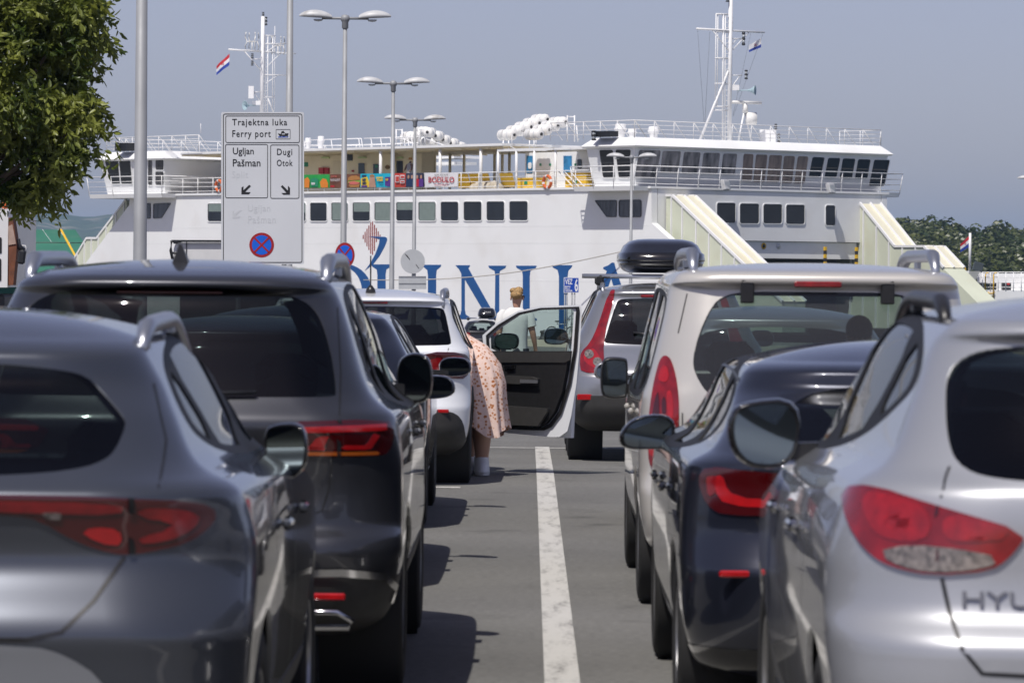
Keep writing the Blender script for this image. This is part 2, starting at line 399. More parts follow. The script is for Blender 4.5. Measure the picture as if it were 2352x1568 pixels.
# quay apron with its pale kerb
def strip(name, mat, o0, o1, z0, z1, xa=-150, xb=40):
    mb = MB(); nrm = NIN
    A, B = Vector((xa, yq(xa), 0)), Vector((xb, yq(xb), 0))
    a = [A + nrm * o0 + UP * z0, B + nrm * o0 + UP * z0, B + nrm * o1 + UP * z0, A + nrm * o1 + UP * z0]
    mb.hexa(a, [p + UP * (z1 - z0) for p in a]); return tag(mb.build(name, mat), kind='structure')
strip('quay_kerb', 'curb_cream', 0.0, 0.9, -1.9, -1.42)
strip('quay_apron', 'concrete', 0.9, 9.3, -3.55, -1.43)
mb = MB(); 
def flat(mb, x0, x1, y0, y1, dz=0.004, n=1):
    for i in range(n):
        a, b = y0 + (y1 - y0) * i / n, y0 + (y1 - y0) * (i + 1) / n
        mb.add([(x0, a, GZ(a) + dz), (x1, a, GZ(a) + dz), (x1, b, GZ(b) + dz), (x0, b, GZ(b) + dz)], [(0, 1, 2, 3)])
mb.sm = False; flat(mb, 0.079, 0.227, -8, 36, n=4); flat(mb, 0.079, 0.227, 36, 44.6, n=2)
tag(mb.build('lane_line', 'road_paint'), kind='structure')
mb = MB(); mb.sm = False; flat(mb, -6, 0.075, 44.05, 44.25); flat(mb, 0.231, 7, 44.05, 44.25); tag(mb.build('cross_line', 'road_paint'), kind='structure')
mb = MB(); mb.sm = False; flat(mb, -1.0, -0.53, 33.75, 33.95); tag(mb.build('cross_mark', 'road_paint'), kind='structure')
mb = MB(); mb.sm = False; flat(mb, -2.0, 12, 188, 188.5); tag(mb.build('far_line', 'road_paint'), kind='structure')

# ------------------------------------------------------------------ far hills
def hills():
    prof = [(-900, 520), (-500, 470), (-250, 480), (-120, 462), (-20, 468), (40, 470), (67, 473), (94, 478), (128, 489), (155, 493), (182, 498), (216, 498), (247, 492), (330, 488),
            (420, 505), (560, 540), (700, 575), (900, 600), (1150, 612), (1500, 622), (2300, 628)]
    xs = np.array([p[0] for p in prof]); ysn = np.array([p[1] for p in prof]); v = []; f = []
    px = np.linspace(-900, 2300, 420); m = 14
    rs = np.random.RandomState(3)
    rough = np.cumsum(rs.randn(len(px))) ; rough -= np.convolve(rough, np.ones(25) / 25, 'same')
    for i, x in enumerate(px):
        top = np.interp(x, xs, ysn) + rough[i] * 0.35
        for j in range(m):
            t = j / (m - 1); d = 4200 + 900 * t; p = W(x, 640 + (top - 640) * (t ** 0.7), d)
            w = math.sin(t * math.pi) * 3
            v.append((p.x, p.y + w * math.sin(x * .05 + j), max(-3.6, p.z + w * .4 * math.sin(x * 0.11 + 3 * t))))
    for i in range(len(px) - 1):
        for j in range(m - 1): f.append((i * m + j, (i + 1) * m + j, (i + 1) * m + j + 1, i * m + j + 1))
    mb = MB(); mb.add(v, f); tag(mb.build('hills', 'hill_scrub'), kind='structure')
hills()
# wooded islet behind the bow
def wood():
    rs = random.Random(5); mb = MB(); n = 40; v = []; f = []
    for i in range(n):
        for j in range(6):
            px = 1950 + 700 * i / (n - 1); t = j / 5; d = 620 + 260 * t
            p = W(px, 648 - 95 * t ** 0.8, d); v.append((p.x, p.y, p.z if j else -3.6))
    for i in range(n - 1):
        for j in range(5): f.append((i * 6 + j, (i + 1) * 6 + j, (i + 1) * 6 + j + 1, i * 6 + j + 1))
    mb.add(v, f); tag(mb.build('islet', 'islet_soil'), kind='structure')
    V = []; Fq = []
    rows = 9
    for r in range(rows):
        t = r / (rows - 1)
        for k in range(20):
            px = 1985 + 560 * (k + rs.uniform(-.4, .4) + (r % 2) * .5) / 20; d = 625 + 230 * t + rs.uniform(-8, 8)
            hump = 10 * math.sin(px * .021 + 1) + 6 * math.sin(px * .05)
            c = W(px, 622 - (82 + hump) * t ** 0.85 + rs.uniform(-6, 6), d)
            rx, rz = rs.uniform(2.4, 4.6), rs.uniform(1.7, 3.0)
            lob = [(Vector((rs.gauss(0, .55) * rx, rs.gauss(0, .5) * rx, rs.gauss(0, .4) * rz)), rs.uniform(.4, .7)) for _ in range(7)]
            for _ in range(300):
                lc, lr = rs.choice(lob)
                u = Vector((rs.gauss(0, 1), rs.gauss(0, 1), rs.gauss(0, 1))).normalized()
                if u.z < -.5: u.z *= -1
                p = c + lc + Vector((u.x * rx, u.y * rx, u.z * rz)) * lr * rs.uniform(.8, 1.05)
                a = Vector((rs.gauss(0, 1), rs.gauss(0, 1), rs.gauss(0, .6))).normalized(); nrm = (u + a * .6).normalized()
                x = nrm.cross(Vector((0, 0, 1)));
                if x.length < .1: x = Vector((1, 0, 0))
                x.normalize(); y = nrm.cross(x); s = rs.uniform(.22, .5); o = len(V)
                V += [p - x * s, p - y * s * .7 + x * s * .2, p + x * s, p + y * s * .7]; Fq.append((o, o + 1, o + 2, o + 3))
    mb = MB(); mb.sm = False; mb.add(V, Fq); tag(mb.build('pine_wood', 'pine_leaf'), 'dark green pine wood covering the low islet behind the bow', 'wood', kind='stuff')
wood()
# ------------------------------------------------------------------ the big ferry
FY = empty('ferry', FL(-6, 8.5, -3.3), 'big white car ferry with blue hull lettering moored along the quay', 'ferry')
def fpart(mb, name, mat, parent=None): return mb.build(name, mat, parent or FY)
def sz(poly, t0, t1):
    """block from an outline in (s, z) between two t"""
    mb = MB(); mb.prism([FL(s, t0, z) for s, z in poly], NIN * (t1 - t0)); return mb
def blk(s0, s1, t0, t1, z0, z1, mb=None):
    mb = mb or MB(); a = [FL(s0, t0, z0), FL(s1, t0, z0), FL(s1, t1, z0), FL(s0, t1, z0)]
    mb.hexa(a, [p + UP * (z1 - z0) for p in a]); return mb
SIDE = [(-29.3, 6.25), (17.66, 6.25), (17.7, 4.48), (19.2, 3.59), (22.3, 1.1), (24.5, -3.55), (-36, -3.55), (-35.6, 0.9), (-33.7, 2.45), (-29.35, 5.75)]
hull = fpart(sz(SIDE, 0, 0.4), 'hull_side', 'ship_white'); hull['label'] = 'white hull side with company name'
fpart(sz(SIDE, 16.6, 17.0), 'hull_side', 'ship_white')
SUP = fpart(blk(-29.3, 17.66, 0.45, 16.55, 3.66, 6.24), 'superstructure', 'ship_white')
fpart(blk(-30, 24, 0.42, 16.58, -1.2, -0.9), 'vehicle_deck', 'deck_shade_paint')
fpart(blk(2, 2.3, 0.42, 16.58, -0.85, 3.6), 'dark_back_wall', 'deck_shade_paint')  # back wall coloured near-black so the bow opening reads as shade
fpart(blk(16.9, 17.5, 2.7, 14.9, 2.75, 3.63), 'lintel', 'ship_white')
fpart(blk(-30.2, 17.72, -0.12, 17.12, 6.26, 6.38), 'upper_deck', 'ship_white')
# weld seams along the side
for z in (4.35, 3.45, 1.45, -0.2):
    mb = MB(); mb.hexa([FL(-29, -0.006, z), FL(17.5 if z > 3.6 else 19, -0.006, z), FL(17.5 if z > 3.6 else 19, 0, z), FL(-29, 0, z)],
                       [FL(-29, -0.006, z + .025), FL(17.5 if z > 3.6 else 19, -0.006, z + .025), FL(17.5 if z > 3.6 else 19, 0, z + .025), FL(-29, 0, z + .025)])
    fpart(mb, 'weld_seam', 'ship_white', hull)

def pane(corners, out, name, mat, parent, r=0.12, thick=0.03, frame=None, fw=0.05):
    """rounded window from four 3-D corners (TL, TR, BR, BL)"""
    TL, TR, BR, BL = [Vector(c) for c in corners]; out = Vector(out).normalized()
    w = ((TR - TL).length + (BR - BL).length) / 2; h = ((BL - TL).length + (BR - TR).length) / 2
    def at(u, v): return TL * (1 - u) * (1 - v) + TR * u * (1 - v) + BR * u * v + BL * (1 - u) * v
    def outline(g):
        return [at(x / w, y / h) for x, y in rrect(-g, -g, w + g, h + g, r + max(g, 0), 3)]
    n = outline(0); mb = MB(); mb.prism([p + out * 0.004 for p in n][::-1], out * thick)
    o = mb.build(name, mat, parent)
    if frame:
        a, b = outline(fw), outline(0.002); k = len(a); mb = MB(); mb.sm = False; d = out * (thick + 0.03)
        mb.add([p + out * .002 for p in a] + [p + out * .002 for p in b] + [p + d for p in a] + [p + d for p in b],
               [q for i in range(k) for j in [(i + 1) % k] for q in ((i, j, 2 * k + j, 2 * k + i), (2 * k + i, 2 * k + j, 3 * k + j, 3 * k + i), (k + j, k + i, 3 * k + i, 3 * k + j))])
        mb.build('window_frame', frame, o)
    return o
# row of saloon windows
wx = [(478, 512), (545, 582), (596, 633), (646, 683), (690, 703), (713.4, 751.5), (762, 800), (811, 850.5), (861, 899), (911, 950.7), (962, 1001.7), (1013.4, 1053.7), (1066, 1107), (1118.7, 1159.3), (1171, 1213)]
for i, (a, b) in enumerate(wx):
    y0 = 467.5 - (a - 500) * .0075; y1 = 508.2 - (a - 500) * .003
    c = [SD(a, y0), SD(b, y0), SD(b, y1), SD(a, y1)]
    o = pane(c, -NIN, 'window', 'ship_window', FY, 0.12, 0.012, 'ship_white', 0.05)
    fr = {4: .55, 6: .95, 7: .5, 8: .99, 9: .42, 10: .99, 0: .45}.get(i)
    if fr:
        cc = [c[0].lerp(c[1], .05), c[0].lerp(c[1], .95), c[1].lerp(c[2], fr).lerp(c[0].lerp(c[3], fr), .05), c[0].lerp(c[3], fr).lerp(c[1].lerp(c[2], fr), .05)]
        pane(cc, -NIN, 'blind', 'blind', o, 0.06, 0.02)
# windows below the wings
c = [SD(354, 468.5), SD(392, 467), SD(372, 500), SD(353, 501)]; pane(c, -NIN, 'window', 'ship_window_clear', FY, 0.06, 0.012, 'iron', 0.03)
c = [SD(336, 468), SD(346, 468), SD(346, 501), SD(336, 501)]; pane(c, -NIN, 'window', 'ship_window_clear', FY, 0.05, 0.012, 'iron', 0.03)
c = [SD(1368, 461), SD(1416, 460.5), SD(1416, 497.5), SD(1394, 497.5)]; pane(c, -NIN, 'window', 'ship_window_clear', FY, 0.06, 0.012, 'iron', 0.03)
c = [SD(1423, 460.5), SD(1473, 460), SD(1473, 497.5), SD(1423, 497.5)]; pane(c, -NIN, 'window', 'ship_window_clear', FY, 0.1, 0.012, 'iron', 0.03)
# front face windows
for a, b, y0, y1 in ((783, 878, 1035, 1137), (900, 998, 1039, 1140), (1020, 1115, 1042, 1140), (1136, 1231, 1045, 1143), (1338, 1387, 1048, 1150)):
    f = lambda x, y: FR(1293.6 + x * .45, y * .45, 17.66)
    pane([f(a, y0), f(b, y0 + 1), f(b, y1 + 1), f(a, y1)], E1, 'window', 'ship_window', FY, 0.12, 0.012, 'ship_white', 0.04)
for cx, mt in ((1754, 'yellow_paint'), (1788, 'letter_white')):
    c = FR(cx, 565, 17.51); mb = MB(); mb.lathe([(0.17, 0), (0.17, .02)], 20, axis_m(c, E1)); e = fpart(mb, 'emblem', mt)
    mb = MB(); mb.lathe([(0.10, .021), (0.10, .026)], 16, axis_m(c, E1)); fpart(mb, 'emblem_mark', 'iron' if mt == 'yellow_paint' else 'sign_face', e)
for px in (1891, 1963):
    p = FR(px, 585, 17.9); s_, t_, z_ = loc(p)
    for k in range(6):
        fpart(blk(s_, s_ + .13, t_, t_ + .13, 2.2 + k * .2, 2.4 + k * .2), 'warning_band', 'yellow_paint' if k % 2 else 'iron')

# sloping bow and stern housings
def housing(prof, t0, t1, bars, sgn):
    z = fpart(sz(prof, t0, t1), 'ramp_housing', 'ramp_green')
    top = [q for q in prof if q[1] > -0.5]
    for (s0, z0), (s1, z1) in zip(top, top[1:]):
        if abs(s1 - s0) < 0.05: continue
        L = math.hypot(s1 - s0, z1 - z0); nx, nz = -(z1 - z0) / L * sgn, abs(s1 - s0) / L
        if nz < 0: nx, nz = -nx, -nz
        def P(q, t, o): return FL(s0 + (s1 - s0) * q + nx * o, t, z0 + (z1 - z0) * q + nz * o)
        mb = MB(); mb.hexa([P(0, t0, .005), P(1, t0, .005), P(1, t1, .005), P(0, t1, .005)], [P(0, t0, .05), P(1, t0, .05), P(1, t1, .05), P(0, t1, .05)])
        fpart(mb, 'top_plate', 'ramp_cream', z)
        for t in (t0, (t0 + t1) / 2, t1):
            mb = MB(); mb.hexa([P(0, t - .06, .0), P(1, t - .06, .0), P(1, t + .06, .0), P(0, t + .06, .0)], [P(0, t - .06, .12), P(1, t - .06, .12), P(1, t + .06, .12), P(0, t + .06, .12)])
            fpart(mb, 'edge_trim', 'ship_white_rail', z)
    for s_ in bars:
        zz = np.interp(s_ * sgn, [q[0] * sgn for q in top], [q[1] for q in top])
        fpart(blk(s_ - .035, s_ + .035, t0 - .08, t0 + .005, -1.0, zz - 0.02), 'stiffener', 'ship_white_rail', z)
near = [(17.75, 5.86), (18.2, 5.86), (23.5, 2.43), (26.5, 0.5), (26.5, -1.0), (17.75, -1.0)]
housing(near, 0.95, 2.55, [loc(SD(px, 540, .95))[0] for px in (1543, 1568, 1600, 1630, 1659, 1689)], 1)
far = [(15.9, 5.9), (17.4, 5.9), (20.27, 3.40), (22.44, 3.40), (23.9, 2.3), (28, -0.6), (28, -1.0), (15.9, -1.0)]
housing(far, 15.0, 16.55, [loc(SD(px, 560, 15))[0] for px in (1955, 1984, 2014, 2043, 2074, 2104, 2140)], 1)
f = lambda x, y: (lambda q: (q[0], q[2]))(loc(SD(x, y, .9)))
lft = [f(291, 460), f(223, 549), f(200, 549), f(171, 597), (f(171, 597)[0] - 2.5, 0.3), (f(171, 597)[0] - 2.5, -1), (f(291, 460)[0], -1)]
housing(lft, 0.9, 2.5, [f(x, 500)[0] for x in (286, 268, 246, 228, 212, 196, 180)], -1)

# bridges: leaning walls, chamfered roof, walkway with rail
def bridge(s0, s1, t0, t1, lean, sgn, windows_end, windows_front, nm):
    z0, z1 = 6.39, 8.36; zc = 7.15
    def ring(z, o): return [FL(s0 - o, t0 - o, z), FL(s1 + o, t0 - o, z), FL(s1 + o, t1 + o, z), FL(s0 - o, t1 + o, z)]
    mb = MB(); mb.hexa(ring(z0, 0), ring(z1, lean)); B = fpart(mb, 'wheelhouse', 'ship_white'); B['label'] = nm
    mb = MB(); a, b, c, d = ring(z1 + .003, lean + .12), ring(z1 + .10, lean + .22), ring(z1 + .52, lean - .25), ring(z1 + .55, lean - .3)
    mb.sm = False
    V = a + b + c + d; mb.add(V, [(3, 2, 1, 0), (12, 13, 14, 15)] + [(r * 4 + i, r * 4 + (i + 1) % 4, r * 4 + 4 + (i + 1) % 4, r * 4 + 4 + i) for r in range(3) for i in range(4)])
    fpart(mb, 'wheelhouse_roof', 'ship_white', B)
    mb = MB(); mb.hexa(ring(z0 - .25, .75), ring(z0 - .01, .8)); fpart(mb, 'walkway', 'ship_white', B)
    # railing leaning outwards
    mb = MB()
    for k, h in enumerate((.12, .42, .72, 1.02)):
        o = .78 + .12 * h; q = [p + UP * h for p in ring(z0, o)]
        mb.tube([q[0], q[1], q[2], q[3]], .03 if k == 3 else .018, 6)
    for (s_, t_) in [(s0 - .78 + (s1 - s0 + 1.56) * i / 3, t0 - .78) for i in range(4)] + [((s1 + .78) if sgn > 0 else (s0 - .78), t0 - .78 + (t1 - t0 + 1.56) * i / 13) for i in range(1, 14)]:
        p = FL(s_, t_, z0 - .1); os = .12 * (1 if s_ > (s0 + s1) / 2 else -1)
        ot = -.12 if t_ < t0 else (.12 if t_ > t1 else 0)
        mb.tube([p, FL(s_ + os, t_ + ot, z0 + 1.02)], .025, 6)
    fpart(mb, 'railing', 'ship_white_rail', B)
    # flat planes of the leaning walls
    k = lean / (z1 - z0)
    nf = (E1 * sgn - UP * k).normalized(); pf = FL(s1 if sgn > 0 else s0, 0, z0)
    ne = (-NIN - UP * k).normalized(); pe = FL(0, t0, z0)
    for cs, mt in windows_end: pane([hit(x, y, pe, ne) for x, y in cs], ne, 'window', mt, B, .1, .015, 'ship_white', .04)
    for cs, mt in windows_front: pane([hit(x, y, pf, nf) for x, y in cs], nf, 'window', mt, B, .1, .015, 'ship_white', .035)
    # roof rail
    rs = FL; mb = MB(); zr = z1 + .55
    pr = [(s0 - 3.5 * sgn if sgn > 0 else s0, t0 - .1), (s1, t0 - .1), (s1, t1 + .1), (s0, t1 + .1)] if sgn > 0 else [(s1 + 3.5, t0 - .1), (s0, t0 - .1), (s0, t1 + .1), (s1, t1 + .1)]
    for h in (.2, .42, .64, .86): mb.tube([rs(a_, b_, zr + h) for a_, b_ in pr], .026 if h > .8 else .016, 6)
    for (a_, b_), (c_, d_) in zip(pr, pr[1:]):
        L = math.hypot(c_ - a_, d_ - b_); n = max(2, int(L / 1.3))
        for i in range(n + 1):
            q = i / n; s_, t_ = a_ + (c_ - a_) * q, b_ + (d_ - b_) * q
            mb.tube([rs(s_, t_, zr - .02), rs(s_, t_, zr + .86)], .022, 6)
            if L > 5: mb.tube([rs(s_, min(t_ + .85, t1), zr - .02), rs(s_, t_, zr + .86)], .022, 6)
    fpart(mb, 'roof_railing', 'ship_white_rail', B)
    return B
Z3 = lambda x, y: (1293.6 + x * .45, y * .45)
Z5 = lambda x, y: (1323 + x * .225, 282.3 + y * .225)
we = [([Z5(240, 276), Z5(383, 274), Z5(405, 560), Z5(280, 560)], 'ship_window'), ([Z5(405, 273), Z5(565, 271), Z5(556, 562), Z5(440, 562)], 'ship_window')]
wf = []
for x0, x1, y0, y1, sh, mt in ((385, 497, 765, 906, 22, 'ship_sheeted'), (505, 600, 770, 878, 14, 'ship_sheeted'), (614, 700, 775, 880, 14, 'ship_sheeted'), (714, 800, 779, 884, 14, 'ship_sheeted'), (814, 887, 783, 887, 12, 'ship_sheeted'),
                               (918, 970, 785, 926, 10, 'ship_brown_shade'), (982, 1042, 788, 930, 16, 'ship_brown_shade'), (1050, 1117, 791, 930, 16, 'ship_brown_shade'), (1125, 1182, 795, 935, 16, 'ship_brown_shade'), (1195, 1250, 797, 937, 20, 'ship_brown_shade'),
                               (1270, 1333, 801, 900, 20, 'ship_window'), (1350, 1413, 805, 906, 20, 'ship_window'), (1425, 1490, 808, 910, 18, 'ship_window'), (1503, 1568, 812, 912, 18, 'ship_window'), (1585, 1665, 815, 948, 28, 'ship_window')):
    wf.append(([Z3(x0, y0), Z3(x1, y0 + 2), Z3(x1 - sh, y1 + 1), Z3(x0 - sh, y1)], mt))
BR = bridge(13.55, 16.75, -0.3, 17.3, 0.32, 1, we, wf, 'wheelhouse at the bow with a long row of leaning windows')
wl = [([(240, 365), (272, 364), (277, 422), (256, 422)], 'ship_window'), ([(274, 364), (300, 364), (305, 422), (279, 422)], 'ship_window'), ([(341, 367), (351, 367), (351, 425), (341, 425)], 'ship_window_clear'), ([(358, 367), (377, 367), (377, 390), (358, 390)], 'ship_window_clear'), ([(358, 394), (377, 394), (377, 425), (358, 425)], 'ship_window_clear')]
BL = bridge(-31.2, -25.2, -0.3, 17.3, 0.32, -1, wl, [], 'wheelhouse at the stern')

# passenger deck: canopy, deckhouses, posts
blk2 = lambda *a: blk(*a)
CAN = fpart(blk(-24, 5.65, 0.02, 7.9, 8.58, 8.66), 'canopy', 'ship_cream')
fpart(blk(-24, 5.7, -0.06, 8, 8.665, 8.80), 'canopy_top', 'ship_white', CAN)
for s_ in np.arange(-22, 5.5, 2.4): fpart(blk(s_, s_ + .08, 0.1, 7.8, 8.51, 8.577), 'canopy_beam', 'ship_cream', CAN)
sE = loc(SD(968, 400, 3.0))[0]
DH = fpart(blk(-24, sE, 3.0, 3.9, 6.39, 8.57), 'deckhouse', 'ship_cream')
D2 = lambda x, y: (646.8 + x * .325, 235.2 + y * .325)
def onwall(x0, y0, x1, y1, name, mat, t=3.0, th=.03, r=.02, parent=None):
    a, b = D2(x0, y0), D2(x1, y1); c = [SD(a[0], a[1], t), SD(b[0], a[1], t), SD(b[0], b[1], t), SD(a[0], b[1], t)]
    return pane(c, -NIN, name, mat, parent or DH, r, th)
pm('door_cream', (0.70, 0.60, 0.40), 0.45); pm('glass_grey', (0.06, 0.075, 0.085), 0.15); pm('box_red', (0.42, 0.02, 0.02), 0.45); pm('brown_oval', (0.30, 0.18, 0.06), 0.5)
pm('poster_dark', (0.035, 0.04, 0.05), 0.4, var=0.4, vscale=2); pm('poster_blue', (0.03, 0.20, 0.42), 0.4, var=0.5, vscale=2); pm('tube_green', (0.55, 0.66, 0.30), 0.4); pm('sign_green', (0.02, 0.25, 0.12), 0.45)
onwall(368, 412, 425, 620, 'door', 'door_cream'); onwall(540, 425, 598, 620, 'door', 'door_cream', th=.02); onwall(547, 430, 590, 520, 'door_window', 'glass_grey', th=.05)
onwall(648, 428, 702, 620, 'door', 'door_cream', th=.02); onwall(652, 436, 695, 520, 'door_window', 'glass_grey', th=.05); onwall(667, 442, 684, 462, 'exit_sign', 'sign_green', th=.06)
onwall(278, 462, 312, 506, 'fire_box', 'box_red', th=.18); onwall(312, 462, 340, 506, 'fire_box', 'box_red', th=.12); onwall(468, 368, 503, 412, 'vent_louvre', 'poster_dark', th=.05)
onwall(735, 442, 766, 474, 'oval_plate', 'brown_oval', th=.04, r=.18); onwall(816, 414, 858, 500, 'poster', 'poster_dark', th=.03)
onwall(160, 424, 188, 455, 'safety_notice', 'sign_green', th=.03); onwall(500, 478, 514, 492, 'alarm_box', 'box_red', th=.06)
for x in (320, 580, 840): onwall(x - 28, 385, x + 22, 397, 'deck_lamp', 'tube_green', th=.12)
for px in (874.3, 1010.8, 1104.4):
    q = loc(SD(px, 380, .15))[0]; mb = MB(); mb.tube([FL(q, .15, 6.38), FL(q, .15, 8.58)], .09, 10); fpart(mb, 'deck_post', 'ship_white_rail')
for x, t in ((803, 2.8), (1083, 7), (1190, 5), (1290, 7.2), (1505, 7), (1560, 7.3), (1610, 6)):
    px = 646.8 + x * .325; q = loc(SD(px, 380, t))[0]; mb = MB(); mb.tube([FL(q, t, 6.38), FL(q, t, 8.58)], .085, 10); fpart(mb, 'deck_post', 'ship_cream')
# open shelter behind the canopy
t = 13.0
for (x0, x1, y0, y1) in ((1000, 1280, 385, 395), (1000, 1240, 425, 440)):
    a, b = D2(x0, y0), D2(x1, y1); s0, s1 = loc(SD(a[0], a[1], t))[0], loc(SD(b[0], a[1], t))[0]
    fpart(blk(s0, s1, t, t + 1.5, SD(b[0], b[1], t).z, SD(a[0], a[1], t).z), 'shelter_roof', 'ship_white')
# deckhouse behind the bow wheelhouse and its posters
s0 = loc(SD(1206, 400, 1.9))[0]
H2 = fpart(blk(s0, 14.2, 1.9, 15, 6.39, 8.34), 'deckhouse', 'ship_white')
fpart(blk(loc(SD(1264, 340))[0], 14.25, 0.0, 17, 8.37, 8.48), 'deckhouse_roof', 'ship_white', H2)
p1 = onwall(1733, 378, 1775, 500, 'poster', 'poster_blue', 1.9, .03, .02, H2); onwall(1745, 425, 1768, 470, 'poster_picture', 'letter_white', 1.86, .03, .1, p1)
onwall(1995, 378, 2052, 500, 'poster', 'poster_blue', 1.9, .03, .02, H2); onwall(2093, 402, 2122, 470, 'window', 'glass_grey', 1.9, .04, .1, H2)
for x, y in ((1825, 440), (1893, 440), (2072, 440)): onwall(x, y - 8, x + 12, y + 9, 'safety_notice', 'sign_green', 1.9, .03, .01, H2)
for px in (1144, 1186, 1227.5, 1276):
    q = loc(SD(px, 380, .1))[0]; mb = MB(); mb.tube([FL(q, .1, 6.38), FL(q, .1, 8.36)], .07, 10); fpart(mb, 'deck_post', 'ship_white_rail')
fpart(blk(loc(SD(1140, 350))[0], loc(SD(1262, 350))[0], 0.05, 0.2, 8.36, 8.5), 'raft_platform_beam', 'ship_white')
# side railing
def rail(px0, px1, t=0.0, name='railing', step=1.5, z0=6.38, hs=(.12, .38, .62, .88), r=.018, parent=None):
    s0, s1 = loc(SD(px0, 420, t))[0], loc(SD(px1, 420, t))[0]; mb = MB()
    for h in hs: mb.tube([FL(s0, t, z0 + h), FL(s1, t, z0 + h)], r * (1.5 if h == hs[-1] else 1), 6)
    n = max(1, int((s1 - s0) / step))
    for i in range(n + 1):
        s_ = s0 + (s1 - s0) * i / n; mb.tube([FL(s_, t, z0 - .02), FL(s_, t, z0 + hs[-1])], r * 1.4, 6)
    return fpart(mb, name, 'ship_white_rail', parent)
rail(352, 560); rail(560, 900); rail(900, 1141); rail(1141, 1368)
for x in (1960, 2000, 2040): # stair hand-rails
    a, b = D2(x, 490), D2(x + 110, 606); mb = MB(); mb.tube([SD(a[0], a[1], .6), SD(b[0], b[1], .6)], .03, 6); fpart(mb, 'stair_rail', 'ship_white_rail')
# canopy-top rails and vents
for (a, b) in ((704, 830), (836, 925), (925, 960)):
    s0, s1 = loc(SD(a, 330, 4))[0], loc(SD(b, 330, 4))[0]; mb = MB()
    for h in (.35, .7): mb.tube([FL(s0, 4, 8.8 + h), FL(s1, 4, 8.8 + h)], .03, 6)
    for i in range(5): q = s0 + (s1 - s0) * i / 4; mb.tube([FL(q, 4, 8.48), FL(q - .25, 4, 8.8 + .7)], .025, 6)
    fpart(mb, 'canopy_railing', 'ship_white_rail')
def vent(px, y0, y1, w, t, base):
    p = SD(px, y1, t); h = SD(px, y0, t).z - base; r = w / 2; c = FL(loc(p)[0], t, base); k = r / .34
    mb = MB(); mb.lathe([(.20 * k, -.03), (.22 * k, h * .15), (.24 * k, h * .4), (.34 * k, h * .62), (.34 * k, h * .72), (.28 * k, h * .76), (.30 * k, h * .93), (.26 * k, h)], 18, Matrix.Translation(c)); fpart(mb, 'roof_vent', 'ship_white_rail')
vent(707.5, 317, 345, .38, 1.2, 8.8); vent(737, 313, 345, .42, 1.2, 8.8); vent(1425, 285, 316, .66, 1.0, 8.9); vent(1452, 296, 316, .5, 1.4, 8.9); vent(1501, 291, 316, .62, 3.0, 8.9)

# masts
def tubes(lines, fn, name, mat='ship_white_rail', parent=None):
    out = None
    for (a, b, r) in lines:
        mb = MB(); mb.tube([fn(*a), fn(*b)], r * .62, 8); o = fpart(mb, name, mat, parent); out = out or o
    return out
fr = lambda x, y: FR(1587.7 + x * .21, y * .21, 14.2)
pole = tubes([((415, 1545), (432, -80), .19)], fr, 'mast')
tubes([((343, 1540), (350, 150), .075), ((370, 1540), (372, 160), .05), ((262, 1165), (272, 155), .045), ((284, 1165), (292, 155), .04), ((95, 1535), (402, 780), .11), ((272, 155), (400, 158), .07), ((268, 345), (410, 352), .07),
       ((262, 637), (400, 637), .06), ((258, 915), (400, 915), .06), ((255, 1165), (395, 1168), .06), ((230, 1205), (390, 1205), .06)], fr, 'mast_frame', parent=pole)
for y in range(190, 1540, 57): mb = MB(); mb.tube([fr(371, y), fr(415, y)], .018, 6); fpart(mb, 'ladder_rung', 'ship_white_rail', pole)
tubes([((57, 316), (800, 358), .085), ((235, 335), (405, 555), .05), ((455, 545), (630, 358), .05), ((440, 425), (550, 425), .05), ((440, 500), (495, 430), .04), ((430, 825), (556, 825), .045), ((450, 945), (530, 830), .045)], fr, 'cross_arm', parent=pole)
def lantern(fn, x0, y0, x1, y1, parent, r=None):
    a, b = fn((x0 + x1) / 2, y1), fn((x0 + x1) / 2, y0); h = b.z - a.z; r = r or (fn(x1, y0) - fn(x0, y0)).length / 2 * .7
    mb = MB(); mb.lathe([(r * .6, 0), (r, h * .05), (r, h * .14), (r * .7, h * .18), (r * .7, h * .4), (r, h * .44), (r, h * .54), (r * .7, h * .58), (r * .7, h * .82), (r, h * .86), (r * .8, h * .97), (r * .2, h)], 12, Matrix.Translation(a)); o = fpart(mb, 'signal_lantern', 'black_gear', parent)
    for q in (.2, .6): mb = MB(); mb.lathe([(r * .78, h * q), (r * .78, h * (q + .19))], 12, Matrix.Translation(a)); fpart(mb, 'lantern_lens', 'lens_clear', o)
for q in ((550, 352, 592, 500), (580, 765, 620, 870), (438, 185, 456, 320), (905, 1355, 942, 1418), (938, 1460, 975, 1560), (375, -30, 415, 25)): lantern(fr, *q, pole)
mb = MB(); mb.lathe([(.03, 0), (.035, .5), (.08, .72), (.20, .92), (.27, 1.0), (.25, 1.0), (.06, .7)], 16, axis_m(fr(500, 992), fr(620, 994) - fr(500, 992) + E1 * 1.2)); fpart(mb, 'horn', 'horn_blue', pole)
c = fr(480, 960); mb = MB(); mb.box(c, (.42, .42, .28)); fpart(mb, 'horn_box', 'ship_white_rail', pole)
mb = MB(); a, b = fr(430, 1118), fr(763, 1127); mb.tube([a, b], .085, 8); mb.tube([fr(590, 1135), fr(590, 1235)], .16, 10); fpart(mb, 'radar', 'raft_white', pole)
tubes([((575, 1240), (515, 1545), .08), ((590, 1240), (660, 1545), .08)], fr, 'radar_leg', parent=pole)
mb = MB(); a, b = fr(600, 1298), fr(690, 1302); mb.lathe([(.30, 0), (.34, .05), (.34, .55), (.26, .55), (.24, .3), (0, .3)], 20, axis_m(a, (b - a) + E1 * .4)); fpart(mb, 'searchlight', 'raft_white', pole)
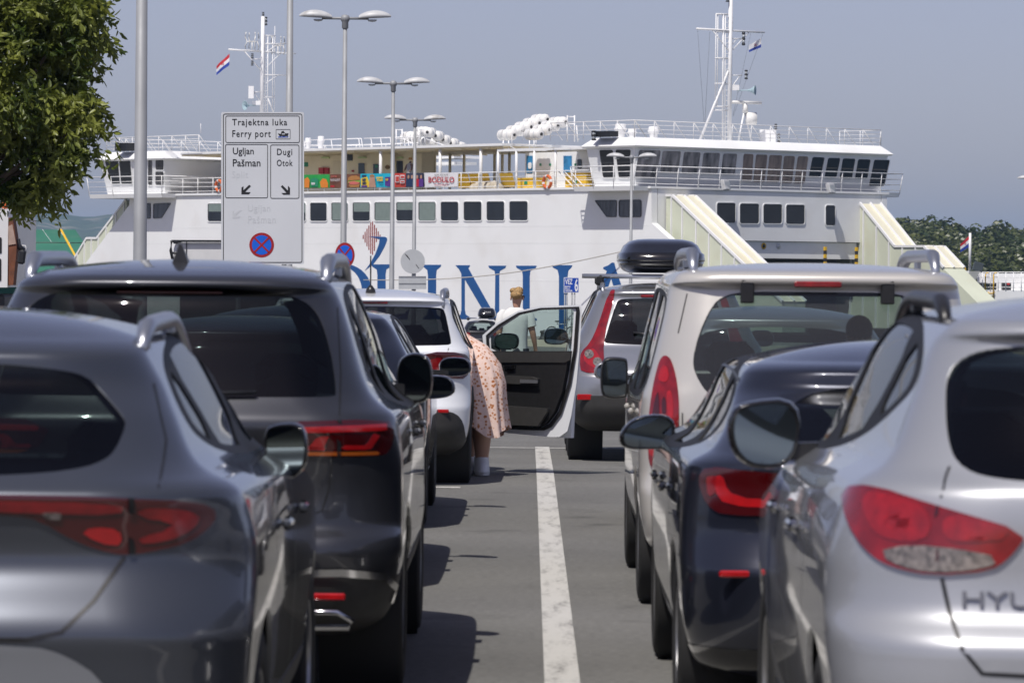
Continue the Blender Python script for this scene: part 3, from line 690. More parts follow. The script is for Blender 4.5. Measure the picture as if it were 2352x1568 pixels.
mb = MB(); mb.box(fr(835, 1495), (.9, .8, .75), bev=.05); fpart(mb, 'roof_cabinet', 'ship_white_rail', pole)
# thin halyards
for a, b in (((70, 330), (140, 1350)), ((203, 350), (150, 1340)), ((650, 370), (455, 1270)), ((780, 380), (460, 1270))):
    mb = MB(); mb.tube([fr(*a), fr(*b)], .008, 4); fpart(mb, 'halyard', 'iron', pole)
fl = lambda x, y: FR(505.7 + x * .2026, 11.8 + y * .2026, -27.5)
pole2 = tubes([((468, 1420), (485, 130), .19)], fl, 'mast')
tubes([((512, 1420), (508, 350), .05), ((537, 1420), (540, 350), .06), ((593, 1200), (597, 350), .05), ((617, 1200), (620, 240), .03), ((500, 345), (620, 350), .06), ((490, 440), (768, 440), .06), ((490, 527), (625, 535), .07), ((480, 790), (750, 797), .06), ((480, 1045), (612, 1045), .06), ((540, 1060), (605, 1215), .08),
       ((540, 690), (690, 545), .045), ((515, 890), (655, 795), .045), ((548, 515), (660, 445), .045)], fl, 'mast_frame', parent=pole2)
for y in range(380, 1400, 54): mb = MB(); mb.tube([fl(490, y), fl(538, y)], .018, 6); fpart(mb, 'ladder_rung', 'ship_white_rail', pole2)
tubes([((95, 505), (462, 527), .085), ((640, 540), (860, 552), .07), ((275, 525), (465, 745), .055), ((365, 615), (460, 610), .05), ((370, 985), (455, 985), .05), ((385, 990), (445, 1085), .045)], fl, 'cross_arm', parent=pole2)
for q in ((470, 80, 505, 132), (500, 135, 538, 232), (345, 550, 383, 605), (345, 632, 383, 688), (318, 935, 342, 1032)): lantern(fl, *q, pole2)
mb = MB(); mb.box(fl(352, 990), (.32, .32, .75)); fpart(mb, 'lantern_shield', 'ship_white_rail', pole2)
mb = MB(); mb.lathe([(.03, 0), (.035, .4), (.08, .6), (.22, .76), (.30, .84), (.28, .84), (.06, .58)], 16, axis_m(fl(405, 1138), fl(320, 1142) - fl(405, 1138) - NIN * .5)); fpart(mb, 'horn', 'horn_blue', pole2)
mb = MB(); mb.box(fl(415, 1110), (.5, .4, .25)); fpart(mb, 'horn_box', 'ship_white_rail', pole2)
def tv_antenna(x, y):
    mb = MB(); c = fl(x, y)
    for a in (0, 1.57, 3.14, 4.71):
        d = Vector((math.cos(a + .5), math.sin(a + .5), 0)) * .46
        mb.tube([c + d * .9 + UP * .55, c + d + UP * .25, c + d * .75, c + d + UP * -.3, c + d * .85 + UP * -.55], .035, 6); mb.tube([c, c + d * .75], .03, 6)
    mb.tube([c, fl(x, y + 110)], .035, 6); fpart(mb, 'ring_antenna', 'raft_white', pole2)
tv_antenna(362, 415); tv_antenna(655, 460)
mb = MB(); mb.tube([SD(461, 305, 2), SD(461, 284, 2)], .02, 5); fpart(mb, 'whip_antenna', 'ship_white_rail', pole2)
# black lamp boxes at the wheelhouse corners
for x0, y0, x1, y1 in ((1358, 302, 1400, 325), (264, 329, 291, 347)):
    a, b = SD(x0, y0, -1.0), SD(x1, y1, -1.0); s0, s1 = loc(a)[0], loc(b)[0]
    o = fpart(blk(s0, s1, -1.0, -.4, max(b.z, 8.95), a.z), 'navigation_light_box', 'black_gear')
    lantern(lambda x, y: SD(x, y, -1.15), x0 + 2, y0 - 2, x0 + 10, y1 - 2, o, .13)
# company name and emblem on the hull
def sheet(pts, mat, name, parent=hull, o=0.008):
    mb = MB(); P = [SD(x, y) - NIN * .001 for x, y in pts]; mb.prism(P, -NIN * o)
    if (P[1] - P[0]).cross(P[2] - P[1]).dot(NIN) < 0: pass
    return fpart(mb, name, mat, parent)
def serif_stem(xa, xb, y0, y1, w, o=.0):
    """one flared upright: serif half-width w"""
    m = (y1 - y0)
    return [(xa - w, y0), (xb + w, y0), (xb + w - 2, y0 + 5), (xb + 1.5, y0 + 12), (xb, y0 + 24), (xb, y1 - 22), (xb + 2, y1 - 11), (xb + w, y1 - 4), (xb + w, y1), (xa - w, y1), (xa - w, y1 - 4), (xa - 2, y1 - 11), (xa, y1 - 22), (xa, y0 + 24), (xa - 1.5, y0 + 12), (xa - w + 2, y0 + 5)]
sheet(serif_stem(867, 886, 607, 733, 14), 'ship_blue', 'letter'); sheet([(880, 716), (905, 722), (930, 720), (940, 708), (936, 733), (874, 733)], 'ship_blue', 'letter', o=.011)
sheet(serif_stem(983, 1002, 608, 733, 12), 'ship_blue', 'letter')
N = [sheet(serif_stem(1060, 1068, 609, 733, 12), 'ship_blue', 'letter'), sheet([(1046, 609), (1072, 609), (1130, 712), (1130, 733), (1122, 733), (1060, 628), (1052, 614)], 'ship_blue', 'letter', o=.011), sheet(serif_stem(1138, 1147, 610, 733, 16)[:6] + [(1147, 733), (1124, 733), (1137, 715)] + serif_stem(1138, 1147, 610, 733, 16)[-3:], 'ship_blue', 'letter', o=.014)]
sheet(serif_stem(1201, 1217, 610, 736, 16), 'ship_blue', 'letter')
sheet([(1268, 609), (1315, 609), (1313, 614), (1306, 621), (1304, 634), (1304, 744), (1297, 772), (1280, 790), (1262, 790), (1270, 778), (1280, 765), (1284, 745), (1284, 634), (1281, 620), (1270, 614)], 'ship_blue', 'letter')
sheet([(1405, 603), (1411, 603), (1416, 622), (1455, 735), (1432, 735), (1404, 640), (1382, 700), (1374, 735), (1354, 735), (1364, 705), (1394, 622), (1385, 617), (1387, 613), (1398, 609)], 'ship_blue', 'letter')
O1 = [(790 + 65 * math.cos(a), 672 + 66 * math.sin(a)) for a in np.linspace(-math.pi / 2, math.pi / 2, 20)]; O2 = [(790 + 42 * math.cos(a), 672 + 58 * math.sin(a)) for a in np.linspace(math.pi / 2, -math.pi / 2, 20)]
for i in range(19): sheet([O1[i], O1[i + 1], O2[18 - i], O2[19 - i]], 'ship_blue', 'letter_piece', o=.01)
O3 = [(790 - 65 * math.cos(a), 672 + 66 * math.sin(a)) for a in np.linspace(-math.pi / 2, math.pi / 2, 14)]; O4 = [(790 - 42 * math.cos(a), 672 + 58 * math.sin(a)) for a in np.linspace(math.pi / 2, -math.pi / 2, 14)]
for i in range(13): sheet([O3[i], O3[i + 1], O4[12 - i], O4[13 - i]], 'ship_blue', 'letter_piece', o=.01)
def dia(x): # diamond outline of the emblem, in pixels of the side view
    xl, xm, xr = 832, 854.5, 876; yc = 544; top, bot = 506, 588
    k = (x - xl) / (xm - xl) if x < xm else (xr - x) / (xr - xm); return yc - (yc - top) * k, yc + (bot - yc) * k
for i in range(10):
    x = 834.5 + i * 4.3; a, b = dia(x)
    if x > 862: b = min(b, 560 - (x - 862) * 1.5)
    if b - a > 3: sheet([(x - 1.15, a), (x + 1.15, a), (x + 1.15, b), (x - 1.15, b)], 'ship_red', 'emblem_stripe', o=.008)
sheet([(847, 543), (860, 546), (872, 549), (871, 560), (862, 584), (851, 604), (838, 622), (857, 607), (872, 588), (884, 566), (889.5, 552), (889, 547), (885, 544)], 'ship_blue', 'emblem_swoosh', o=.012)
# mooring line
mb = MB(); A, B = SD(1440, 575, -.2), SD(835, 643, -5); mb.tube([A.lerp(B, i / 12) - UP * (.5 * math.sin(math.pi * i / 12)) for i in range(13)], .03, 6)
tag(mb.build('mooring_line', pm('rope', (0.42, 0.40, 0.37), 0.9)), 'thin grey mooring line slung along the white hull', 'rope')
# floodlights under the bow wheelhouse rail
for x, y in ((828, 945), (1365, 962)):
    p = FR(*Z3(x, y), 18.3); mb = MB(); mb.box(p, (.5, .25, .55), Rz(.87) @ Rx(-.3), bev=.03); o = fpart(mb, 'floodlight', 'lamp_shell')
    mb = MB(); mb.box(p + E1 * .14 - UP * .03, (.03, .4, .42), Rz(-.87)); fpart(mb, 'floodlight_glass', 'lens_clear', o)

# ------------------------------------------------------------------ things on the ferry
def capsule(c, axis, L, r, label, grp):
    axis = Vector(axis).normalized(); M = axis_m(c - axis * L / 2, axis); e = r * .55
    prof = [(0, 0)] + [(r * math.sin(a), e - e * math.cos(a)) for a in np.linspace(.25, math.pi / 2, 6)] + [(r, L * .48), (r * 1.05, L * .485), (r * 1.05, L * .515), (r, L * .52)] + [(r * math.cos(a), L - e + e * math.sin(a)) for a in np.linspace(0, math.pi / 2 - .25, 6)] + [(0, L)]
    o = empty('life_raft_canister', c - UP * r, label, 'life raft', grp)
    mb = MB(); mb.lathe(prof, 20, M); mb.build('shell', 'raft_white', o)
    mb = MB()
    for q in (.25, .75): mb.lathe([(r * 1.03, L * q - .03), (r * 1.03, L * q + .03)], 20, M)
    mb.build('strap', 'sign_face', o)
    mb = MB(); mb.lathe([(.09, L - .02), (.09, L + .02)], 10, M); mb.build('end_fitting', 'iron', o)
Z4 = lambda x, y: (676.2 + x * .3, 223.5 + y * .3)
ordn = ('lowest', 'second lowest', 'middle', 'second highest', 'topmost')
for i, (x, y) in enumerate(((1627, 289), (1693, 258), (1757, 229), (1820, 200), (1882, 172))):
    px, py = Z4(x, y); t = .8 + i * 1.15; capsule(SD(px, py, t), E1, 1.25, .30, f'white life raft canister, {ordn[i]} in the left row beside the bow wheelhouse', 'life rafts on the racks')
for i, (x, y) in enumerate(((1833, 284), (1897, 251), (1960, 222), (2020, 193))):
    px, py = Z4(x, y); t = .9 + i * 1.15; capsule(SD(px, py, t), E1, 1.25, .30, f'white life raft canister, {("lowest", "second lowest", "second highest", "topmost")[i]} in the right row beside the bow wheelhouse', 'life rafts on the racks')
for i, (x, y) in enumerate(((1040, 270), (1102, 297), (1158, 328), (1217, 352), (1272, 380))):
    px, py = Z4(x, y); capsule(SD(px, py, 10 + i * .8), (E1 * .55 - NIN * .8), 1.2, .29, f'white life raft canister, {("topmost", "second highest", "middle", "second lowest", "lowest")[i]} on the far sloping rack', 'life rafts on the racks')
px, py = Z4(890, 305); capsule(SD(px, py, 10), E1, 1.5, .33, 'white life raft canister at the left end of the far rack', 'life rafts on the racks')
for i, (x, y) in enumerate(((975, 262), (1035, 345), (965, 340))):
    px, py = Z4(x, y); capsule(SD(px, py, 11 + i * .5), E1, 1.2, .28, ('white life raft canister behind the left frame of the far rack', 'white life raft canister low under the far sloping rack', 'white life raft canister low at the left of the far rack')[i], 'life rafts on the racks')
# rack frames (part of the ferry)
tubes([((x, 330), (x, 405), .05) for x in (1600, 1640, 1800, 1835)] + [((1590, 345), (1700, 400), .03), ((1560, 410), (1830, 410), .06), ((1665, 285), (1665, 400), .03), ((1665, 285), (1750, 245), .03), ((1750, 245), (1750, 330), .03), ((1740, 370), (1930, 370), .04), ((1740, 410), (1930, 410), .04), ((1850, 365), (1850, 330), .04)],
      lambda x, y: SD(*Z4(x, y), .5), 'raft_rack')
tubes([((2090, 140), (2090, 340), .06), ((2145, 140), (2145, 340), .06), ((2090, 150), (2145, 150), .05), ((2090, 205), (2145, 205), .05), ((2160, 215), (2170, 340), .05)], lambda x, y: SD(*Z4(x, y), 5), 'raft_rack')
tubes([((955, 240), (955, 385), .07), ((1000, 240), (1000, 385), .07), ((955, 245), (1000, 245), .05), ((780, 245), (780, 390), .07), ((825, 245), (825, 390), .07), ((780, 250), (825, 250), .05), ((780, 320), (860, 320), .05), ((1010, 320), (1190, 385), .06), ((840, 320), (940, 375), .06)], lambda x, y: SD(*Z4(x, y), 9.6), 'raft_rack')

def wavy(x0, x1, y0, y1, t, mat, name, parent=None, nx=16, ny=5, amp=.025, o=0.0):
    """cloth hung on the rail between pixel bounds"""
    a, b, c, d = SD(x0, y0[0], t), SD(x1, y0[1], t), SD(x1, y1[1], t), SD(x0, y1[0], t); mb = MB(); v = []
    for j in range(ny + 1):
        for i in range(nx + 1):
            u, w = i / nx, j / ny; p = a * (1 - u) * (1 - w) + b * u * (1 - w) + c * u * w + d * (1 - u) * w
            v.append(p - NIN * (o + amp * math.sin(p.dot(E1) * 3.1) * (.3 + w) + amp * .5 * math.sin(p.dot(E1) * 7 + w * 2)))
    f = [(j * (nx + 1) + i, j * (nx + 1) + i + 1, (j + 1) * (nx + 1) + i + 1, (j + 1) * (nx + 1) + i) for j in range(ny) for i in range(nx)]
    n = len(v); mb.add(v, [q[::-1] for q in f]); mb.add([p + NIN * .012 for p in v], f); return mb.build(name, mat, parent)
def banner(x0, x1, y0, y1, mat, label):
    o = wavy(x0, x1, y0, y1, -.07, mat, 'banner'); return tag(o, label, 'banner', 'advertising banners on the deck rail')
def bpiece(B, pts, mat, name, o=.05):
    mb = MB(); P = [SD(x, y, -.07 - o) for x, y in pts]; mb.prism(P, NIN * .012); return mb.build(name, mat, B)
def btext(B, s, x, y, hpx, mat, sx=1.0, bold=0.0, o=.05, wpx=None):
    p = SD(x, y, -.07 - o); sc = (SD(x, y, -.1) - SD(x, y + 10, -.1)).length / 10
    M = frame4(p, E1, UP, -NIN); return text('lettering', s, M, hpx * sc / .72, mat, B, sx=sx * 1.5, bold=bold)
for nm, c in (('b_green', (.02, .34, .06)), ('b_brown', (.16, .06, .03)), ('b_bun', (.42, .19, .05)), ('b_cyan', (.01, .42, .58)), ('b_red', (.52, .05, .03)), ('b_navy', (.035, .04, .07)), ('b_white', (.74, .74, .76)), ('b_yellow', (.75, .52, .02)),
              ('b_orange', (.70, .22, .02)), ('b_pink', (.6, .15, .12)), ('b_purple', (.09, .03, .22)), ('b_lettuce', (.2, .4, .05)), ('b_skin', (.45, .26, .18)), ('b_darkblue', (.01, .03, .09)), ('b_crimson', (.45, .01, .02))): pm(nm, c, .55, var=.06, vscale=3)
b = banner(697, 756.6, (401.5, 400.6), (432, 431.6), 'b_green', 'green banner with a white toco wordmark and orange fruit, hung nearest the big sign')
bpiece(b, [(713, 412), (722, 408), (731, 412), (730, 429), (714, 429)], 'sign_green', 'pack'); btext(b, 'toco', 715, 424, 6.5, 'b_white', .55, .01, .08)
bpiece(b, [(735, 418), (741, 410), (749, 412), (753, 422), (753, 431), (737, 431)], 'b_orange', 'fruit'); bpiece(b, [(699, 411), (706, 407), (711, 414), (710, 431), (699, 431)], 'b_orange', 'fruit')
b = banner(757, 797.5, (400.6, 400), (431.6, 431.2), 'b_brown', 'dark brown banner reading hungry in white letters')
fit_text('HUNGRY?', 759.3, 410.5, 781, 416.5, 'b_white', lambda x, y, o=0.0: SD(x, y, -.125 - o), b); btext(b, 'GLADNI?', 759.5, 407.5, 4.5, 'b_pink', .62); bpiece(b, [(759, 426), (768, 426), (768, 430), (759, 430)], 'b_crimson', 'tag')
b = banner(798, 827.6, (400, 399.4), (431.2, 430.8), 'b_brown', 'brown banner with a big filled sandwich picture')
bpiece(b, [(799, 409), (806, 404), (818, 403), (826, 407), (827, 413), (799, 415)], 'b_bun', 'bun'); bpiece(b, [(799, 416), (827, 414), (827, 420), (799, 421)], 'b_lettuce', 'lettuce', .06); bpiece(b, [(799, 418), (812, 416), (827, 419), (820, 424), (804, 424)], 'b_pink', 'ham', .07); bpiece(b, [(800, 424), (827, 422), (824, 430), (804, 430)], 'b_bun', 'bun', .055)
b = banner(828, 904.5, (399.4, 398), (430.8, 430), 'b_cyan', 'bright cyan banner advertising net 2go internet')
bpiece(b, [(829, 410), (843, 406), (852, 430), (829, 430)], 'b_yellow', 'yellow_field'); btext(b, 'NET', 832, 416, 5.5, 'b_darkblue', .62, .012, .07); btext(b, '2GO', 832, 423.5, 5.5, 'b_darkblue', .62, .012, .07); bpiece(b, [(831, 402), (841, 402), (841, 406), (831, 406)], 'b_darkblue', 'tag'); bpiece(b, [(830, 426), (843, 426), (843, 430), (830, 430)], 'b_purple', 'tag', .07)
bpiece(b, [(849, 407), (852, 402), (857, 402), (860, 407), (863, 430), (847, 430)], 'b_skin', 'portrait', .065); bpiece(b, [(848, 405), (851, 401), (857, 401), (861, 405)], 'b_bun', 'hat', .08)
btext(b, 'UNLIMITED', 864, 410.5, 4, 'b_yellow', .58, .008); btext(b, 'INTERNET', 866, 416, 4, 'b_yellow', .58, .008); btext(b, 'LESS THAN', 870, 422, 3, 'b_darkblue', .55); btext(b, '1 EUR/DAY', 870, 426.5, 3, 'b_darkblue', .55)
bpiece(b, [(884, 407), (900, 406), (900, 426), (892, 429), (884, 426)], 'b_purple', 'price_tag'); btext(b, '9,99', 885.5, 415, 4.5, 'b_yellow', .6, .008, .07)
b = banner(905, 931.5, (398, 397.8), (430, 429.8), 'b_red', 'orange red banner with white drawings')
for q in ((908, 403, 917, 419), (919, 402, 929, 411), (919, 414, 929, 421)): bpiece(b, [(q[0], q[1]), (q[2], q[1]), (q[2], q[3]), (q[0], q[3])], 'b_white', 'drawing'); bpiece(b, [(q[0] + 1, q[1] + 2), (q[2] - 1, q[1] + 2), (q[2] - 1, q[3] - 2), (q[0] + 1, q[3] - 2)], 'b_red', 'drawing', .065)
b = banner(932, 973.4, (397.8, 397), (429.8, 429.2), 'b_navy', 'dark banner showing four people with folded arms')
for i, (x, m) in enumerate(((938, 'b_darkblue'), (946, 'b_darkblue'), (958, 'b_crimson'), (967, 'b_purple'))):
    bpiece(b, [(x - 5, 429), (x - 5, 414), (x - 2, 410), (x + 2, 410), (x + 5, 414), (x + 5, 429)], m, 'figure', .055 + i * .004); bpiece(b, [(x - 2, 409), (x - 2, 404), (x, 402), (x + 2, 404), (x + 2, 409), (x, 411)], 'b_skin', 'face', .075)
b = banner(974.4, 1052.4, (397, 396), (430, 428.8), 'b_white', 'white real estate banner with big red lettering')
BF = lambda x, y, o=0.0: SD(x, y, -.125 - o)
fit_text('REAL ESTATE', 998, 400.0, 1028.5, 403.8, 'sign_black', BF, b); fit_text('BODULO', 984, 406.2, 1043, 419.6, 'b_crimson', BF, b, bold=.012); fit_text('www.bodulo.hr', 997, 422.2, 1029, 426.6, 'b_crimson', BF, b)

def flag(p, fn, w, h, label, tilt, stripes=('flag_red', 'flag_white', 'flag_blue')):
    """three-striped cloth flying from p; fn gives the fly direction"""
    o = empty('flag', p, label, 'flag'); fly = Vector(fn).normalized(); side = fly.cross(UP).normalized()
    for k, m in enumerate(stripes):
        v = []; nx, ny = 10, 3
        for j in range(ny + 1):
            for i in range(nx + 1):
                u = i / nx; q = (k + j / ny) / 3
                v.append(p + fly * (w * u) - UP * (h * q * (1 - .25 * u) + tilt * u * w) + side * (.10 * w * math.sin(u * 7 + q * 2)) * u)
        f = [(j * (nx + 1) + i, j * (nx + 1) + i + 1, (j + 1) * (nx + 1) + i + 1, (j + 1) * (nx + 1) + i) for j in range(ny) for i in range(nx)]
        mb = MB(); mb.add(v, f); mb.build('stripe', m, o)
    c = p + fly * w * .45 - UP * (h * .42 + tilt * w * .45); mb = MB()
    for a in range(3):
        for d in range(3):
            if (a + d) % 2 == 0:
                q = c + fly * (a - 1) * .06 * w + UP * (d - 1) * .07 * h - side * .13 * w * math.sin(.45 * 7 + .9) * -.45
                mb.add([q + side * -.02, q + side * -.02 + fly * .06 * w, q + side * -.02 + fly * .06 * w + UP * .07 * h, q + side * -.02 + UP * .07 * h], [(0, 1, 2, 3)])
    mb.build('coat_of_arms', 'flag_red', o); return o
flag(fl(105, 552), -E1 * .6 - NIN * .4, .85, .7, 'red white and blue flag flying from the stern mast yardarm', .9)
flag(fr(765, 418), -E1 * .5 + NIN * -.6, .65, .5, 'small white pennant with blue and red ends on the bow mast yardarm', .6, ('flag_white', 'flag_white', 'flag_blue'))

def lifebuoy(c, nrm, label):
    mb = MB(); M = axis_m(c, nrm); R, r = .31, .085
    o = empty('lifebuoy', c - UP * .38, label, 'lifebuoy')
    v, f, mi = [], [], []; n, m = 32, 8; mb2 = MB()
    for k in range(n):
        a = 2 * math.pi * k / n
        for j in range(m):
            b_ = 2 * math.pi * j / m; v.append(M @ Vector(((R + r * math.cos(b_)) * math.cos(a), (R + r * math.cos(b_)) * math.sin(a), r * math.sin(b_))))
    for k in range(n):
        q = [(k * m + j, ((k + 1) % n) * m + j, ((k + 1) % n) * m + (j + 1) % m, k * m + (j + 1) % m) for j in range(m)]
        (mb2 if k % 8 < 2 else mb).add([v[i] for g in q for i in g], [(4 * i, 4 * i + 1, 4 * i + 2, 4 * i + 3) for i in range(len(q))])
    mb.build('ring', 'orange_paint', o); mb2.build('band', 'letter_white', o)
lifebuoy(SD(1257, 418, -.12), -NIN, 'orange lifebuoy with white bands hung on the deck rail near the bow'); lifebuoy(SD(503, 427, -.12), -NIN, 'orange lifebuoy on the rail half hidden by the port sign')
def bench(px0, px1, t, label):
    a, b = loc(SD(px0, 420, t))[0], loc(SD(px1, 420, t))[0]; o = empty('deck_bench', FL((a + b) / 2, t, 6.38), label, 'bench', 'yellow benches on the passenger deck')
    blk(a, b, t, t + .45, 6.48, 6.84).build('seat', 'yellow_paint', o)
    mb = MB(); mb.hexa([FL(a, t - .05, 6.84), FL(b, t - .05, 6.84), FL(b, t - .01, 6.84), FL(a, t - .01, 6.84)], [FL(a, t - .17, 7.24), FL(b, t - .17, 7.24), FL(b, t - .13, 7.24), FL(a, t - .13, 7.24)]); mb.build('backrest', 'yellow_paint', o)
    for q in (a + .1, b - .15): blk(q, q + .05, t + .05, t + .4, 6.38, 6.48).build('leg', 'iron', o)
for i, (a, b_) in enumerate(((1053, 1079), (1082, 1126), (1152, 1181))): bench(a, b_, 1.1, ('yellow deck bench next to the white banner', 'yellow deck bench behind the beige covers', 'yellow deck bench left of the yellow lockers')[i])
for i, (a, b_, z) in enumerate(((1187, 1229, 6.95), (1298, 1346, 7.2))):
    s0, s1 = loc(SD(a, 420, .7))[0], loc(SD(b_, 420, .7))[0]; o = empty('deck_locker', FL((s0 + s1) / 2, 1, 6.38), ('low yellow locker under the poster', 'tall yellow locker beside the bow wheelhouse')[i], 'locker')
    blk(s0, s1, .7, 1.5, 6.38, z - .06).build('body', 'yellow_paint', o); blk(s0 - .03, s1 + .03, .66, 1.54, z - .06, z).build('lid', 'yellow_paint', o)
    q = (s0 + s1) / 2; blk(q - .12, q + .12, .67, .699, 6.6, 6.8).build('notice', 'sign_green', o)
mb = MB(); c = SD(1118, 425, .9)
for k in range(7): mb.ball(c + E1 * (k * .33 - 1) + UP * (.04 * (k % 3) - .15), (.32, .3, .26 + .05 * (k % 2)), 10, 6)
tag(mb.build('cover_sheet', pm('canvas', (.45, .40, .32), .9, var=.15, vscale=4, bump=.4, bscale=6)), 'crumpled beige canvas cover lying by the deck rail', 'cover')
# ------------------------------------------------------------------ cars
def paint(name, col, metal=0.55, rough=0.3, flake=0.04):
    return pm(name, col, rough, metal=metal, coat=1.0, var=flake, vscale=300, rvar=0.04)
paint('paint_bluegrey', (0.072, 0.080, 0.098), 0.6, 0.34); paint('paint_darkgrey', (0.048, 0.050, 0.058), 0.6, 0.34); paint('paint_navy', (0.018, 0.021, 0.034), 0.5, 0.3)
paint('paint_black', (0.012, 0.012, 0.014), 0.3, 0.3); paint('paint_white', (0.74, 0.76, 0.79), 0.0, 0.3); paint('paint_silver', (0.43, 0.44, 0.46), 0.55, 0.42)
paint('paint_beige', (0.58, 0.555, 0.51), 0.3, 0.36); paint('paint_silver2', (0.36, 0.365, 0.38), 0.7, 0.33)
pm('trim_black', (0.016, 0.016, 0.017), 0.35, rvar=0.1, var=0.2, vscale=30); pm('cladding', (0.028, 0.027, 0.026), 0.6, var=0.15, vscale=20, bump=0.1, bscale=200)
pm('surround', (0.012, 0.012, 0.013), 0.55, spec=0.25); pm('gloss_black', (0.008, 0.008, 0.009), 0.12, coat=0.6); pm('tyre', (0.016, 0.016, 0.016), 0.8, var=0.25, vscale=20, bump=0.15, bscale=80)
pm('alloy', (0.42, 0.42, 0.43), 0.35, metal=0.8, var=0.05); pm('chrome', (0.62, 0.62, 0.63), 0.12, metal=1.0); pm('rail_silver', (0.46, 0.48, 0.52), 0.33, metal=0.85)
pm('tail_red', (0.20, 0.003, 0.005), 0.15, coat=1.0, var=0.35, vscale=14); pm('tail_bright', (0.38, 0.005, 0.007), 0.2, coat=1.0, var=0.15, vscale=25); pm('tail_dark', (0.055, 0.002, 0.003), 0.12, coat=1.0)
pm('badge_grey', (0.22, 0.22, 0.23), 0.3, metal=0.6); pm('tail_mid', (0.27, 0.004, 0.006), 0.15, coat=1.0, var=0.25, vscale=30); pm('tail_clear', (0.18, 0.155, 0.14), 0.15, coat=1.0, var=0.75, vscale=45); pm('tail_amber', (0.40, 0.09, 0.01), 0.2, coat=1.0)
pm('seat_fabric', (0.035, 0.036, 0.040), 0.85, var=0.15, vscale=12); pm('interior', (0.020, 0.020, 0.021), 0.8); pm('mirror', (0.22, 0.26, 0.265), 0.03, metal=1.0)
pm('plate_white', (0.70, 0.70, 0.70), 0.4); pm('plate_blue', (0.01, 0.06, 0.35), 0.4)
glassmat('glass_dark', (0.13, 0.155, 0.15)); glassmat('glass_mid', (0.42, 0.49, 0.48), body=(.26, .26, .27), bodymix=.10); glassmat('glass_privacy', (0.04, 0.045, 0.05)); glassmat('glass_light', (0.72, 0.80, 0.78)); glassmat('glass_side', (0.13, 0.15, 0.16))

def pchip(x, y, xi):
    x = np.asarray(x, float); y = np.asarray(y, float); h = np.diff(x); d = np.diff(y) / h; m = np.zeros(len(x))
    for i in range(1, len(x) - 1):
        if d[i - 1] * d[i] > 0:
            w1, w2 = 2 * h[i] + h[i - 1], h[i] + 2 * h[i - 1]; m[i] = (w1 + w2) / (w1 / d[i - 1] + w2 / d[i])
    m[0], m[-1] = d[0], d[-1]
    k = np.clip(np.searchsorted(x, xi) - 1, 0, len(h) - 1); t = (xi - x[k]) / h[k]
    return (y[k] * (1 + 2 * t) * (1 - t) ** 2 + h[k] * m[k] * t * (1 - t) ** 2 + y[k + 1] * t * t * (3 - 2 * t) + h[k] * m[k + 1] * t * t * (t - 1))
def sdf(P, poly):
    """signed distance (inside < 0) of points P (n,2) to a closed outline"""
    poly = np.asarray(poly, float); d = np.full(len(P), 1e9); ins = np.zeros(len(P), bool)
    for a, b in zip(poly, np.roll(poly, -1, 0)):
        e = b - a; w = P - a; t = np.clip((w @ e) / max(e @ e, 1e-12), 0, 1); q = w - t[:, None] * e; d = np.minimum(d, (q * q).sum(1))
        c = (a[1] <= P[:, 1]) != (b[1] <= P[:, 1])
        if c.any():
            xx = a[0] + (P[:, 1] - a[1]) / (b[1] - a[1] if abs(b[1] - a[1]) > 1e-12 else 1e-12) * e[0]; ins ^= c & (P[:, 0] < xx)
    d = np.sqrt(d); return np.where(ins, -d, d)
def chaikin(p, n=2):
    p = np.asarray(p, float)
    for _ in range(n):
        q = np.roll(p, -1, 0); p = np.stack([p * .75 + q * .25, p * .25 + q * .75], 1).reshape(-1, 2)
    return p
